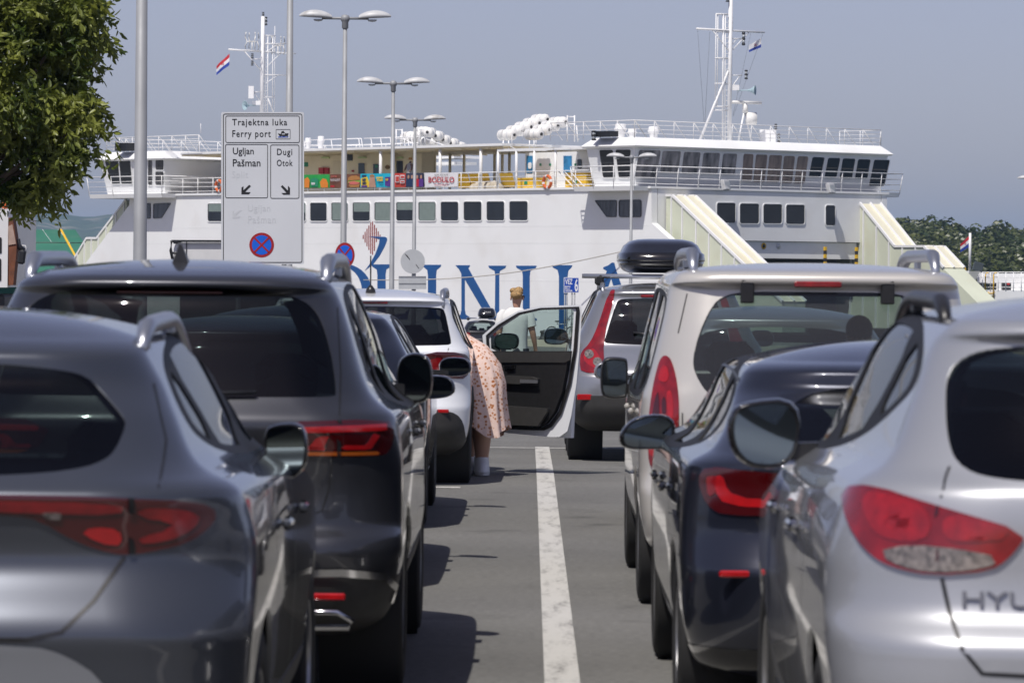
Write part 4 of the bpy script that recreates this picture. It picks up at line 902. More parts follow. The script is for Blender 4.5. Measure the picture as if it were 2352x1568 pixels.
class Surf:
    def __init__(s, V, N, F): s.V = np.asarray(V, float); s.N = np.asarray(N, float); s.F = F
    def split(s, fn):
        """fn(V, N) -> signed field; keeps the outside, returns the inside as a new surface"""
        sv = fn(s.V, s.N); sl = sv.tolist(); out, ins = [], []; nv, nn = [], []; cache = {}; base = len(s.V)
        def cut(i, j):
            k = (i, j) if i < j else (j, i)
            if k in cache: return cache[k]
            i, j = k; a, b = s.V[i], s.V[j]; fa, fb = sl[i], sl[j]; lo, hi = 0.0, 1.0; t = fa / (fa - fb)
            for _ in range(4):
                p = a + (b - a) * t; f = float(fn(p[None], s.N[i][None])[0])
                if abs(f) < 2e-4 or f >= .9: break
                if (f > 0) == (fa > 0): lo, fl_ = t, f; fa = f
                else: hi, fb = t, f
                if abs(fa - fb) < 1e-9: break
                t = lo + (hi - lo) * fa / (fa - fb)
            p = a + (b - a) * t; n = s.N[i] + (s.N[j] - s.N[i]) * t; n = n / max(np.linalg.norm(n), 1e-9)
            cache[k] = base + len(nv); nv.append(p); nn.append(n); return cache[k]
        for f in s.F:
            q = [sl[i] for i in f]
            if min(q) > 0: out.append(f)
            elif max(q) <= 0: ins.append(f)
            else:
                A, B = [], []
                for a, b in zip(range(len(f)), list(range(1, len(f))) + [0]):
                    i, j = f[a], f[b]
                    (A if sl[i] > 0 else B).append(i)
                    if (sl[i] > 0) != (sl[j] > 0): c = cut(i, j); A.append(c); B.append(c)
                if len(A) > 2: out.append(tuple(A))
                if len(B) > 2: ins.append(tuple(B))
        if nv: s.V = np.vstack([s.V, nv]); s.N = np.vstack([s.N, nn])
        s.F = out; return Surf(s.V, s.N, ins)
    def build(s, name, mat, parent, off=0.0, skirt=0.012, smooth=True, flip=False):
        used = sorted({i for f in s.F for i in f})
        if not used: return None
        mp = {i: k for k, i in enumerate(used)}; V = s.V[used] + s.N[used] * off; N = s.N[used]; F = [tuple(mp[i] for i in f) for f in s.F]
        V = V.tolist(); Nl = N.tolist()
        if skirt:
            e = {}
            for f in F:
                for a, b in zip(f, f[1:] + f[:1]): e[(a, b)] = 1
            bd = [(a, b) for a, b in e if (b, a) not in e]; m2 = {}
            def low(i):
                if i not in m2: m2[i] = len(V); V.append([V[i][k] - N[i][k] * skirt for k in range(3)]); Nl.append(Nl[i])
                return m2[i]
            top = {}
            def dupe(i):   # the rim gets its own top vertices so that shading stays crisp
                if i not in top: top[i] = len(V); V.append(V[i]); Nl.append(Nl[i])
                return top[i]
            F = F + [(dupe(b), dupe(a), low(a), low(b)) for a, b in bd]
        if flip: F = [f[::-1] for f in F]; Nl = [[-q for q in n] for n in Nl]
        me = bpy.data.meshes.new(name); me.from_pydata(V, [], F); me.materials.append(MATS[mat])
        me.polygons.foreach_set('use_smooth', [True] * len(F))
        if len(me.vertices) == len(Nl): me.normals_split_custom_set_from_vertices(Nl)
        me.update(); return link(name, me, parent, world=False)
def rev(f): return f[::-1]

def outline(yr, yf, xs, rr, rf, cr, cf, n):
    """half plan outline from rear centre round the side to front centre"""
    nA, nB, nC, nD, nE = n; rr = min(rr, xs * .9); rf = min(rf, xs * .9)
    x = [np.linspace(0, xs - rr, nA, endpoint=False)]; y = [np.full(nA, yr)]
    a = np.linspace(0, math.pi / 2, nB, endpoint=False); x.append(xs - rr + rr * np.sin(a)); y.append(yr + rr - rr * np.cos(a))
    x.append(np.full(nC, xs)); y.append(np.linspace(yr + rr, yf - rf, nC, endpoint=False))
    x.append(xs - rf + rf * np.cos(a[::1] if nD == nB else np.linspace(0, math.pi / 2, nD, endpoint=False))); y.append(yf - rf + rf * np.sin(np.linspace(0, math.pi / 2, nD, endpoint=False)))
    x.append(np.linspace(xs - rf, 0, nE)); y.append(np.full(nE, yf))
    x = np.concatenate(x); y = np.concatenate(y)
    w = np.clip(1 - (y - yr) / 1.1, 0, 1) ** 1.5; y = y + cr * (x / xs) ** 2 * w
    w = np.clip(1 - (yf - y) / 1.1, 0, 1) ** 1.5; y = y - cf * (x / xs) ** 2 * w
    return x, y

class Car:
    def __init__(s, label, cx, cy, L, keys, paintm, crown=.05, taper=(.03, .05, .10, .05), bow=(.10, .22), warp=None, wb=(.85, 3.5), wr=.33, hw=.92, belt=0.0, n=(30, 18, 110, 10, 14), dz=.022, group='cars queuing in the two lanes', name='parked_car', gz=None):
        gz = GZ(cy + 2) if gz is None else gz
        s.cx, s.cy, s.L, s.gz = cx, cy, L, gz; s.paint = paintm; s.wb, s.wr, s.hw = wb, wr, hw
        s.root = empty(name, (cx, cy, gz), label, 'car', group)
        K = np.array(keys, float); cum = np.concatenate([[0], np.cumsum(np.sqrt(np.diff(K[:, 0]) ** 2 + np.diff(K[:, 1]) ** 2 + np.diff(K[:, 3]) ** 2 + .02 * np.diff(K[:, 2]) ** 2) + 1e-4)])
        ti = np.unique(np.concatenate([np.linspace(a, b, max(2, int((b - a) / dz) + 1)) for a, b in zip(cum, cum[1:])]))
        Q = np.stack([pchip(cum, K[:, i], ti) for i in range(K.shape[1])], 1)
        rings = []; pass
        for z, yr, yf, xs, rr, rf in Q:
            x, y = outline(yr, yf, xs, rr, rf, bow[0], bow[1], n); rings.append((x, y, np.full(len(x), z)))
        x, y, z = rings[-1]; yc = (K[-1, 1] + K[-1, 2]) / 2
        for q in (1 - np.linspace(1, 0.02, 16) ** 1.0)[1:]:
            rings.append((x * (1 - q), yc + (y - yc) * (1 - q), z + crown * (1 - (1 - q) ** 2.2)))
        P = []
        for x, y, z in rings:
            wz = np.clip((z - 0.95) / .45, 0, 1)
            k = 1 - taper[0] * np.clip((1.6 - y) / 1.6, 0, 1) ** 2 - taper[1] * np.clip((y - (L - 1.4)) / 1.4, 0, 1) ** 2 - wz * (taper[2] * np.clip((2.0 - y) / 2.0, 0, 1) ** 1.6 + taper[3] * np.clip((y - 2.0) / (L - 2.0), 0, 1) ** 2)
            x = x * k
            if belt: z = z + belt * np.clip((y - 1.0) / 2.2, 0, 1.1) * np.exp(-((z - 1.13) / .14) ** 2)
            if warp: z = z + warp(y) * np.clip((z - 1.0) / .5, 0, 1)
            h = np.stack([x, y, z], 1); P.append(np.vstack([h, (h * [-1, 1, 1])[-2:0:-1]]))
        m = len(P[0]); V = np.vstack(P); F = []
        for r in range(len(P) - 1):
            o = r * m
            for i in range(m):
                j = (i + 1) % m; F.append((o + i, o + j, o + m + j, o + m + i))
        F.append(tuple(range((len(P) - 1) * m, len(P) * m)))
        Fa = np.array(F[:-1]); a, b, c, d = [V[Fa[:, i]] for i in range(4)]; fn = np.cross(c - a, d - b); N = np.zeros_like(V)
        for i in range(4): np.add.at(N, Fa[:, i], fn)
        N /= np.maximum(np.linalg.norm(N, axis=1), 1e-12)[:, None]
        if N[V[:, 1].argmin()][1] > 0: N = -N; F = [rev(f) for f in F]
        s.S = Surf(V, N, F); s.bvh = BVHTree.FromPolygons(V.tolist(), F); s.under = P[0]
        s.body = None
    # -- fields
    def f_rear(s, poly, sgn=0, ymax=1.7, nymax=.55):
        poly = np.asarray(poly, float)
        def f(V, N):
            r = np.ones(len(V)); m = (V[:, 1] < ymax) & (N[:, 1] < nymax)
            if sgn: m &= V[:, 0] * sgn > 0
            if m.any(): r[m] = sdf(np.stack([np.abs(V[m, 0]) if sgn else V[m, 0], V[m, 2]], 1), poly)
            return r
        return f
    def f_side(s, poly, sgn, nx=.12, xmin=.3):
        poly = np.asarray(poly, float)
        def f(V, N):
            r = np.ones(len(V)); m = (V[:, 0] * sgn > xmin) & (N[:, 0] * sgn > nx)
            if m.any(): r[m] = sdf(V[m][:, 1:3], poly)
            return r
        return f
    def f_front(s, poly):
        poly = np.asarray(poly, float)
        def f(V, N):
            r = np.ones(len(V)); m = (V[:, 1] > s.L - 2.6) & (N[:, 1] > .15) & (V[:, 2] > .9)
            if m.any(): r[m] = sdf(np.stack([np.abs(V[m, 0]), V[m, 2]], 1), poly)
            return r
        return f
    def rear(s, poly, name, mat, off=0.0, smooth=2, both=False, parent=None, surf=None, skirt=.012):
        p = chaikin(sym(poly) if not both else poly, smooth) if smooth else np.asarray(sym(poly) if not both else poly)
        out = []
        for sg in ((1, -1) if both else (0,)):
            pc = (surf or s.S).split(s.f_rear(p, sg)); o = pc.build(name, mat, parent or s.root, off, skirt); out.append((o, pc))
        return out if both else out[0]
    def side(s, poly, name, mat, off=0.0, smooth=2, sides=(1, -1), parent=None, surf=None, skirt=.012, nx=.12):
        p = chaikin(poly, smooth) if smooth else np.asarray(poly); out = []
        for sg in sides:
            pc = (surf[sg] if surf else s.S).split(s.f_side(p, sg, nx)); o = pc.build(name, mat, parent or s.root, off, skirt) if name else None; out.append((o, pc))
        return out
    def dlo(s, poly, panes, mat='glass_side', matr='glass_dark', smooth=2):
        """side glazing: dark surround with single panes let into it"""
        for sg in (1, -1):
            pc = s.S.split(s.f_side(chaikin(poly, smooth), sg)); k = 0
            for p in panes:
                q = pc.split(s.f_side(chaikin(p, 1), sg)); q.build('side_window', mat if k == len(panes) - 1 else matr, s.root, -.004, .01); k += 1
            pc.build('window_surround', 'surround', s.root, .001, .012)
    def arches(s, r=None, clad=None):
        for yw in s.wb:
            rr = r or s.wr + .055; a = np.linspace(0, 2 * math.pi, 40, endpoint=False)
            circ = np.stack([yw + rr * np.cos(a), s.wr + rr * np.sin(a)], 1)
            big = np.stack([yw + (rr + .06) * np.cos(a), s.wr + (rr + .06) * np.sin(a)], 1)
            for sg in (1, -1):
                s.S.split(s.f_side(circ, sg, -.3, .35))
                if clad: s.S.split(s.f_side(big, sg, -.3, .35)).build('wheel_arch_trim', clad, s.root, .006, .03)
                mb = MB(); v = []
                for x in (s.hw - .02, s.hw - .34):
                    for q in a: v.append((x * sg, yw + rr * .995 * math.cos(q), s.wr + rr * .995 * math.sin(q)))
                n = 40; mb.add(v, [(i, (i + 1) % n, n + (i + 1) % n, n + i) for i in range(n)] + [tuple(range(n, 2 * n))]); mb.build('wheel_well', 'interior', s.root, world=False)
    def wheels(s, width=.22, style=0, xo=.005):
        tr, rr = s.wr, s.wr * .66; w = width / 2
        prof = [(rr, -w * .9), (tr * .86, -w), (tr * .955, -w * .94), (tr * .99, -w * .8)]
        for g in (-.52, -.18, .18, .52): prof += [(tr, w * (g - .06)), (tr - .012, w * (g - .05)), (tr - .012, w * (g + .05)), (tr, w * (g + .06))]
        prof += [(tr * .99, w * .8), (tr * .955, w * .94), (tr * .86, w), (rr, w * .9), (rr * .93, w * .4), (rr * .93, -w * .4)]
        tm = MB(); tm.lathe(prof, 36, close=True)
        rm = MB(); rm.lathe([(rr * 1.0, w * .88), (rr * .95, w * .92), (rr * .92, w * .6), (rr * .92, -w * .85), (rr, -w * .85)], 30); rm.lathe([(0, w * .55), (rr * .2, w * .6), (rr * .22, w * .35)], 16)
        for k in range(5 + style):
            a = 2 * math.pi * k / (5 + style); d = Vector((math.cos(a), math.sin(a), 0)); t = Vector((-d.y, d.x, 0)); wd = rr * .13
            q = [d * rr * .15 - t * wd, d * rr * .15 + t * wd, d * rr * .96 + t * wd * .7, d * rr * .96 - t * wd * .7]
            rm.hexa([p + Vector((0, 0, w * .3)) for p in q], [p + Vector((0, 0, w * .62)) for p in q])
        first = None
        for yw in s.wb:
            for sg in (1, -1):
                if first is None:
                    o = tm.build('wheel', 'tyre', s.root, world=False); r = rm.build('rim', 'alloy', o, world=False); first = (o, r)
                else:
                    o = first[0].copy(); COL.objects.link(o); r = first[1].copy(); COL.objects.link(r); o.parent = s.root; r.parent = o
                o.rotation_euler = (0, R_(90) * sg, 0); o.location = ((s.hw - w - xo) * sg, yw, tr)
    def cast(s, p, d):
        h = s.bvh.ray_cast(Vector(p), Vector(d)); return (h[0], h[1]) if h[0] is not None else (None, None)
    def seam(s, pts, view='rear', w=.007, mat='trim_black', name='shut_line', both=True, off=.0015):
        """dark shut line laid along the surface"""
        P = []
        for (a, b), (c, d) in zip(pts, pts[1:]):
            n = max(2, int(math.hypot(c - a, d - b) / .03)); P += [(a + (c - a) * i / n, b + (d - b) * i / n) for i in range(n)]
        P.append(pts[-1])
        for sg in ((1, -1) if both else (1,)):
            H = []
            for a, b in P:
                h = s.cast((a * sg, -2, b), (0, 1, 0)) if view == 'rear' else s.cast((2 * sg, a, b), (-sg, 0, 0)) if view == 'side' else s.cast((a * sg, b, 4), (0, 0, -1))
                if h[0] is not None:
                    n = h[1]
                    if n.dot(Vector((0, -1, 0)) if view == 'rear' else Vector((sg, 0, 0)) if view == 'side' else Vector((0, 0, 1))) < 0: n = -n
                    H.append((h[0], n))
            if len(H) < 2: continue
            v = []
            for i, (p, n) in enumerate(H):
                t = (H[min(i + 1, len(H) - 1)][0] - H[max(i - 1, 0)][0]); b = t.cross(n)
                if b.length < 1e-6: b = Vector((1, 0, 0))
                b.normalize(); v += [p + n * off + b * w / 2, p + n * off - b * w / 2]
            mb = MB(); mb.add(v, [(2 * i, 2 * i + 1, 2 * i + 3, 2 * i + 2) for i in range(len(H) - 1)]); mb.build(name, mat, s.root, world=False)
    def rails(s, x, y0, y1, h=.05, r=.022, mat='rail_silver', n=26, name='roof_rail'):
        for sg in (1, -1):
            pts = []; 
            for i in range(n + 1):
                q = i / n; y = y0 + (y1 - y0) * q; hh = s.cast((x * sg, y, 4), (0, 0, -1))[0]
                if hh is None: continue
                e = min(1, min(q, 1 - q) / .09); k = math.sin(e * math.pi / 2); pts.append(Vector((x * sg, y, hh.z + h * k - .012 * (1 - k))))
            mb = MB(); mb.tube(pts, [r * (.75 + .5 * min(1, min(i, len(pts) - 1 - i) / 2)) for i in range(len(pts))], 10)
            o = mb.build(name, mat, s.root, world=False)
            for q in (.04, .5, .96):
                p = pts[int(q * (len(pts) - 1))]; mb = MB(); mb.box(p - Vector((0, 0, h * .6)), (.03, .10, h * .9), bev=.01); mb.build('rail_foot', mat, o, world=False)
    def mirrors(s, y, z, pts, mat='trim_black', x0=None, depth=.14, cap=None):
        """door mirrors; pts = outline of the glass in (outboard, up) about its centre"""
        for sg in (1, -1):
            h = s.cast((2 * sg, y, z), (-sg, 0, 0))[0]; xb = (h.x * sg if h is not None else s.hw - .05); xc = x0 or xb + .16
            pl = chaikin(pts, 2); mb = MB(); v = []; n = len(pl); tn = .10 if sg < 0 else .62
            prof = [(-.004, 1.0), (-.012, 1.05), (.0, 1.12), (.04, 1.17), (.09, 1.08), (depth * .9, .8), (depth, .45)]
            for dy, k in prof: v += [((xc + p[0] * k) * sg, y + dy - p[0] * k * tn, z + p[1] * k) for p in pl]
            fs = [(r * n + i, r * n + (i + 1) % n, (r + 1) * n + (i + 1) % n, (r + 1) * n + i) for r in range(len(prof) - 1) for i in range(n)] + [tuple(range((len(prof) - 1) * n, len(prof) * n))]
            if sg > 0: fs = [f[::-1] for f in fs]
            mb.add(v, fs); o = mb.build('door_mirror', mat, s.root, world=False)
            mb = MB(); zl = min(p[1] for p in pts); mb.hexa([(xb * sg - .05 * sg, y + .02, z + zl * .9), ((xc - .02) * sg, y + .02, z + zl * .8), ((xc - .02) * sg, y + .09, z + zl * .8), (xb * sg - .05 * sg, y + .1, z + zl * .9)], [(xb * sg - .05 * sg, y + .02, z + zl * .25), ((xc - .02) * sg, y + .02, z + zl * .3), ((xc - .02) * sg, y + .09, z + zl * .3), (xb * sg - .05 * sg, y + .1, z + zl * .25)])
            mb.build('mirror_arm', 'trim_black', o, world=False)
            mb = MB(); mb.sm = False; mb.add([((xc + p[0] * .99) * sg, y - .006 - p[0] * .99 * tn, z + p[1] * .99) for p in pl], [tuple(range(n)) if sg > 0 else tuple(range(n - 1, -1, -1))]); mb.build('mirror_glass', 'mirror', o, world=False)
    def cabin(s, seats=((1.95, .36), (1.95, -.36)), bench=1.1, hb=1.0, dash=None, rh=1.16, fh=1.2, floor=.35):
        """seats, dashboard and steering wheel seen through the glass"""
        def seat(x, y, w, top, head, nm):
            mb = MB(); mb.box((x, y + .06, (top + floor) / 2 + .1), (w, .16, top - floor - .1), Rx(.16), bev=.05); mb.box((x, y + .32, floor + .12), (w, .5, .16), bev=.05); o = mb.build(nm, 'seat_fabric', s.root, world=False)
            return o
        for y, x in seats:
            o = seat(x, y, .48, fh - .22, fh, 'front_seat'); mb = MB(); mb.box((x, y + .0, fh - .08), (.27, .11, .19), Rx(.1), bev=.05); mb.build('headrest', 'seat_fabric', o, world=False)
        if bench:
            o = seat(0, bench, 1.25, hb, rh, 'rear_seat')
            for x in (-.42, 0, .42): mb = MB(); mb.box((x, bench - .02, hb + .09), (.25, .09, .15), bev=.04); mb.build('headrest', 'seat_fabric', o, world=False)
        d = dash or s.L - 1.62
        mb = MB(); mb.box((0, d, .86), (1.4, .42, .22), Rx(-.1), bev=.06); o = mb.build('dashboard', 'interior', s.root, world=False)
        M = axis_m((-.36, d - .32, .93), (0, -1, .45)); mb = MB(); n = 24; v = []
        for k in range(n):
            for j in range(6):
                a, b = 2 * math.pi * k / n, 2 * math.pi * j / 6; v.append(M @ Vector(((.18 + .016 * math.cos(b)) * math.cos(a), (.18 + .016 * math.cos(b)) * math.sin(a), .016 * math.sin(b))))
        mb.add(v, [(k * 6 + j, ((k + 1) % n) * 6 + j, ((k + 1) % n) * 6 + (j + 1) % 6, k * 6 + (j + 1) % 6) for k in range(n) for j in range(6)]); mb.box(M @ Vector((0, 0, -.02)), (.30, .05, .06)); mb.build('steering_wheel', 'interior', o, world=False)
        mb = MB(); mb.box((0, s.L / 2, floor - .02), (1.5, s.L - 1.0, .03)); mb.build('floor_pan', 'interior', s.root, world=False)
    def windscreen(s, z0, z1, x0, x1, mat='glass_light'):
        pc = s.S.split(s.f_front(chaikin([(-x0, z0), (x0, z0), (x1, z1), (-x1, z1)], 0) if False else np.array([(0 - .001, z0), (x0, z0), (x1, z1), (0 - .001, z1)]))); pc.build('windscreen', mat, s.root, -.004, .01)
    def finish(s, clad_z=None):
        if clad_z is not None:
            zc, mat = clad_z
            s.S.split(lambda V, N: V[:, 2] - zc).build('lower_cladding', mat, s.root, .004, .02)
        s.body = s.S.build('body', s.paint, s.root, 0, .014)
        inn = Surf(s.S.V, s.S.N, s.S.F); inn.build('inner_lining', 'interior', s.root, -.03, 0, flip=True)
        u = s.under; mb = MB(); mb.add([(p[0] * .98, p[1], p[2] + .02) for p in u], [tuple(range(len(u)))]); mb.build('underbody', 'interior', s.root, world=False)
    def wiper(s, pts, r=.009):
        P = []
        for x, z in pts:
            h = s.cast((x, -2, z), (0, 1, 0)); 
            if h[0] is not None: P.append(h[0] + Vector((0, -.025, 0)))
        mb = MB(); mb.tube(P, r, 6); mb.ball(P[0], .022, 8, 6); mb.build('wiper', 'trim_black', s.root, world=False)
    def aerial(s, x, y, fin=True, h=.07):
        z = s.cast((x, y, 4), (0, 0, -1))[0].z
        mb = MB()
        if fin: mb.hexa([(x - .035, y - .09, z - .01), (x + .035, y - .09, z - .01), (x + .03, y + .1, z - .01), (x - .03, y + .1, z - .01)], [(x - .006, y - .08, z + h), (x + .006, y - .08, z + h), (x + .008, y + .0, z + h * .75), (x - .008, y + .0, z + h * .75)])
        else: mb.lathe([(.045, -.01), (.035, .03), (.012, .06)], 12, Matrix.Translation((x, y, z))); mb.tube([(x, y, z + .05), (x, y - .05, z + h)], .006, 6)
        mb.build('roof_aerial', 'trim_black', s.root, world=False)
    def box_on_rear(s, x, z, w, h, name, mat, d=.02, both=True, bev=.006):
        for sg in ((1, -1) if both else (1,)):
            hh = s.cast((x * sg, -2, z), (0, 1, 0))[0]
            if hh is None: continue
            mb = MB(); mb.box((x * sg, hh.y - d / 2 + .004, z), (w, d, h), bev=bev); mb.build(name, mat, s.root, world=False)
    def handles(s, ys, z, mat):
        for sg in (1, -1):
            for y in ys:
                h = s.cast((2 * sg, y, z), (-sg, 0, 0))[0]
                if h is None: continue
                mb = MB(); mb.box((h.x + .018 * sg, y, z), (.03, .19, .032), bev=.012); mb.build('door_handle', mat, s.root, world=False)
    def badge(s, txt, x, z, size, mat='chrome', sx=1.2):
        h = s.cast((x, -2, z), (0, 1, 0))[0]
        if h is None: return
        T = Matrix.Translation((s.cx, s.cy, s.gz)); M = T @ frame4(h + Vector((0, -.006, 0)), (1, 0, 0), (0, 0, 1), (0, -1, 0)); o = text('badge', txt, M, size, mat, s.root, sx=sx, depth=.006)
        for v in o.data.vertices:      # lies on the curved panel
            p = v.co - T.translation; q = s.cast((p.x, -2, p.z), (0, 1, 0))[0]
            if q is not None: v.co.y += q.y - h.y
def sym(poly):
    """an outline given for one half (from the middle at the top to the middle at the bottom), completed by its mirror image"""
    return [p for p in poly if p[0] != 0 or True] + [(-p[0], p[1]) for p in poly[::-1] if p[0] != 0]
# -- near left: blue-grey coupe SUV
L = 4.45
c = Car('blue-grey coupe SUV with a full-width red light bar, nearest on the left', -1.66, 11.35, L, [
    (.20, .25, L - .35, .74, .22, .3), (.30, .11, L - .08, .86, .26, .4), (.45, .05, L, .905, .30, .45), (.64, .012, L, .92, .33, .5), (.705, .0, L, .925, .34, .5), (.722, .004, L - .01, .925, .35, .5), (.92, .115, L - .15, .92, .38, .5), (1.0, .10, L - .45, .91, .38, .5),
    (1.08, .08, L - .95, .893, .37, .4), (1.105, .11, L - 1.08, .862, .35, .4), (1.13, .15, L - 1.15, .805, .34, .4), (1.16, .20, L - 1.27, .765, .32, .35), (1.28, .345, L - 1.62, .70, .30, .3), (1.40, .475, L - 1.95, .635, .28, .3), (1.442, .475, L - 2.08, .61, .28, .3), (1.475, .54, L - 2.2, .585, .28, .3), (1.50, .66, L - 2.3, .545, .27, .3)],
    'paint_bluegrey', crown=.075, taper=(.03, .05, .11, .05), wb=(.86, 3.54), wr=.335, hw=.915, belt=-.04)
c.rear([(0, 1.43), (.2, 1.425), (.34, 1.412), (.40, 1.402), (.435, 1.388), (.48, 1.345), (.53, 1.295), (.55, 1.27), (.545, 1.24), (.53, 1.195), (.51, 1.172), (.46, 1.152), (.36, 1.138), (.2, 1.13), (0, 1.128)], 'rear_window', 'glass_dark', -.004, 1)
o, pc = c.rear([(0, 1.083), (.40, 1.08), (.60, 1.073), (.76, 1.06), (.81, 1.035), (.80, .995), (.74, .95), (.66, .93), (.57, .918), (.50, .935), (.43, .965), (.35, 1.015), (.28, 1.03), (0, 1.03)], 'tail_light_bar', 'tail_dark', .006, 1)
for sg in (1, -1):
    for p, m in (([(.44, .985), (.56, .935), (.57, .985), (.52, 1.0)], 'tail_bright'), ([(.60, 1.05), (.74, 1.04), (.77, 1.01), (.72, .965), (.61, .945), (.61, .97), (.69, .985), (.70, 1.01), (.61, 1.02)], 'tail_red'), ([(.05, 1.07), (.57, 1.062), (.57, 1.03), (.36, 1.035), (.05, 1.045)], 'tail_red'), ([(.583, 1.08), (.598, 1.08), (.598, .91), (.583, .91)], 'surround')):
        q = Surf(pc.V, pc.N, list(pc.F)).split(c.f_rear(chaikin(p, 1) if m != 'surround' else np.array(p), sg)); q.build('light_element', m, o, .009 if m != 'surround' else .012, .002)
    q = Surf(pc.V, pc.N, list(pc.F)).split(c.f_rear(chaikin([(.355, 1.04), (.42, 1.035), (.42, 1.018), (.36, 1.02)], 1), sg)); q.build('light_element', 'tail_clear', o, .011, .002)
c.dlo([(.82, 1.25), (.90, 1.36), (1.08, 1.44), (1.5, 1.488), (1.9, 1.498), (2.5, 1.475), (3.0, 1.31), (3.32, 1.115), (2.2, 1.115), (1.45, 1.14), (1.0, 1.19)],
      [[(.93, 1.26), (1.0, 1.36), (1.12, 1.41), (1.24, 1.18), (1.02, 1.22)], [(1.20, 1.43), (1.5, 1.462), (1.9, 1.472), (2.06, 1.47), (2.12, 1.14), (1.5, 1.165), (1.34, 1.18)], [(2.16, 1.468), (2.5, 1.45), (2.95, 1.30), (3.2, 1.14), (2.22, 1.14)]])
c.rear([(0, .685), (.34, .685), (.43, .66), (.52, .60), (.57, .50), (.4, .45), (0, .45)], 'bumper_insert', 'rail_silver', .004, 1); c.windscreen(1.02, 1.45, .74, .58); c.arches(); c.finish((.42, 'cladding')); c.wheels(.235, 1); c.cabin(((1.95, .36), (1.95, -.36)), 1.05, 1.0)
c.seam([(.60, 1.37), (.655, 1.22), (.66, 1.10)]); c.seam([(.575, .915), (.50, .80), (.42, .72), (.33, .70), (0, .70)], w=.012); c.seam([(1.32, 1.13), (1.28, .9), (1.35, .62)], 'side'); c.seam([(2.24, 1.03), (2.2, .7), (2.25, .4)], 'side')
c.rails(.555, .85, 2.7, .045, .022, 'rail_silver'); c.handles((1.55, 2.45), .93, 'paint_bluegrey')
c.mirrors(2.45, 1.105, [(-.065, .06), (-.03, .08), (.04, .085), (.065, .05), (.065, -.03), (.03, -.075), (-.03, -.085), (-.06, -.05)], 'gloss_black', .875)
c.wiper([(0, 1.125), (-.2, 1.14), (-.44, 1.165)])

# -- dark grey SUV
L = 4.7
c = Car('dark grey SUV with silver roof rails and angular red lamps, second on the left', -1.42, 16.5, L, [
    (.26, .28, L - .35, .74, .2, .3), (.34, .08, L - .08, .87, .24, .4), (.50, .02, L, .925, .27, .45), (.61, .0, L, .94, .3, .5), (.645, .012, L, .94, .3, .5), (.70, .075, L - .01, .938, .31, .5), (.84, .085, L - .05, .937, .32, .5), (.96, .075, L - .12, .935, .32, .5),
    (1.09, .05, L - .5, .925, .32, .45), (1.12, .06, L - .75, .915, .32, .4), (1.14, .075, L - 1.0, .897, .31, .4), (1.17, .10, L - 1.1, .855, .31, .4), (1.21, .13, L - 1.22, .818, .30, .35), (1.45, .265, L - 1.75, .735, .27, .3), (1.60, .37, L - 2.05, .672, .26, .3), (1.635, .33, L - 2.1, .652, .26, .3), (1.665, .37, L - 2.2, .612, .26, .3), (1.69, .5, L - 2.35, .555, .26, .3)],
    'paint_darkgrey', crown=.05, taper=(.02, .05, .05, .05), wb=(.93, 3.72), wr=.355, hw=.93, belt=-.03)
c.rear([(0, 1.63), (.25, 1.622), (.42, 1.608), (.50, 1.59), (.56, 1.555), (.60, 1.50), (.64, 1.38), (.66, 1.28), (.668, 1.21), (.66, 1.202), (.4, 1.2), (0, 1.2)], 'rear_window', 'glass_dark', -.004, 1)
for o, pc in c.rear([(.42, 1.105), (.86, 1.115), (.895, 1.07), (.875, .985), (.83, .97), (.50, .972)], 'tail_light', 'tail_dark', .006, 1, both=True):
    sg = 1 if pc.V[pc.F[0][0]][0] > 0 else -1
    for p, m in (([(.47, 1.085), (.86, 1.095), (.86, 1.07), (.48, 1.065)], 'tail_bright'), ([(.56, 1.0), (.62, 1.0), (.645, 1.055), (.60, 1.05)], 'tail_bright'), ([(.51, 1.0), (.63, .998), (.63, 1.012), (.51, 1.015)], 'tail_bright'), ([(.69, 1.0), (.80, .998), (.84, 1.06), (.81, 1.06), (.785, 1.015), (.69, 1.018)], 'tail_bright'), ([(.51, .978), (.83, .976), (.84, .99), (.51, .992)], 'tail_amber'), ([(.675, 1.13), (.69, 1.13), (.69, .96), (.675, .96)], 'surround')):
        q = Surf(pc.V, pc.N, list(pc.F)).split(c.f_rear(p, sg)); q.build('light_element', m, o, .009, .002)
c.dlo([(.66, 1.36), (.76, 1.53), (1.0, 1.615), (1.8, 1.65), (2.5, 1.62), (2.95, 1.46), (3.45, 1.12), (2.3, 1.10), (1.2, 1.14), (.9, 1.20)],
      [[(.86, 1.33), (.92, 1.50), (1.08, 1.585), (1.22, 1.17), (.98, 1.22)], [(1.18, 1.60), (1.8, 1.625), (2.1, 1.62), (2.2, 1.125), (1.32, 1.16)], [(2.2, 1.615), (2.5, 1.595), (2.9, 1.45), (3.3, 1.14), (2.3, 1.125)]])
c.windscreen(1.06, 1.60, .78, .60); c.arches(); c.finish((.50, 'cladding')); c.wheels(.235); c.cabin(((2.05, .37), (2.05, -.37)), 1.15, 1.1, rh=1.28, fh=1.32)
c.seam([(.655, 1.55), (.68, 1.3), (.685, 1.10), (.685, .98)]); c.seam([(.66, .97), (.645, .84), (.62, .76), (.52, .725), (0, .72)]); c.seam([(1.25, 1.1), (1.2, .8), (1.3, .6)], 'side'); c.seam([(2.25, 1.08), (2.2, .7), (2.25, .4)], 'side'); c.seam([(3.3, 1.05), (3.25, .6), (3.1, .4)], 'side')
c.seam([(0, .525), (.70, .525), (.86, .505), (.90, .45), (.88, .39)], w=.03, mat='chrome', name='chrome_strip', off=.012)
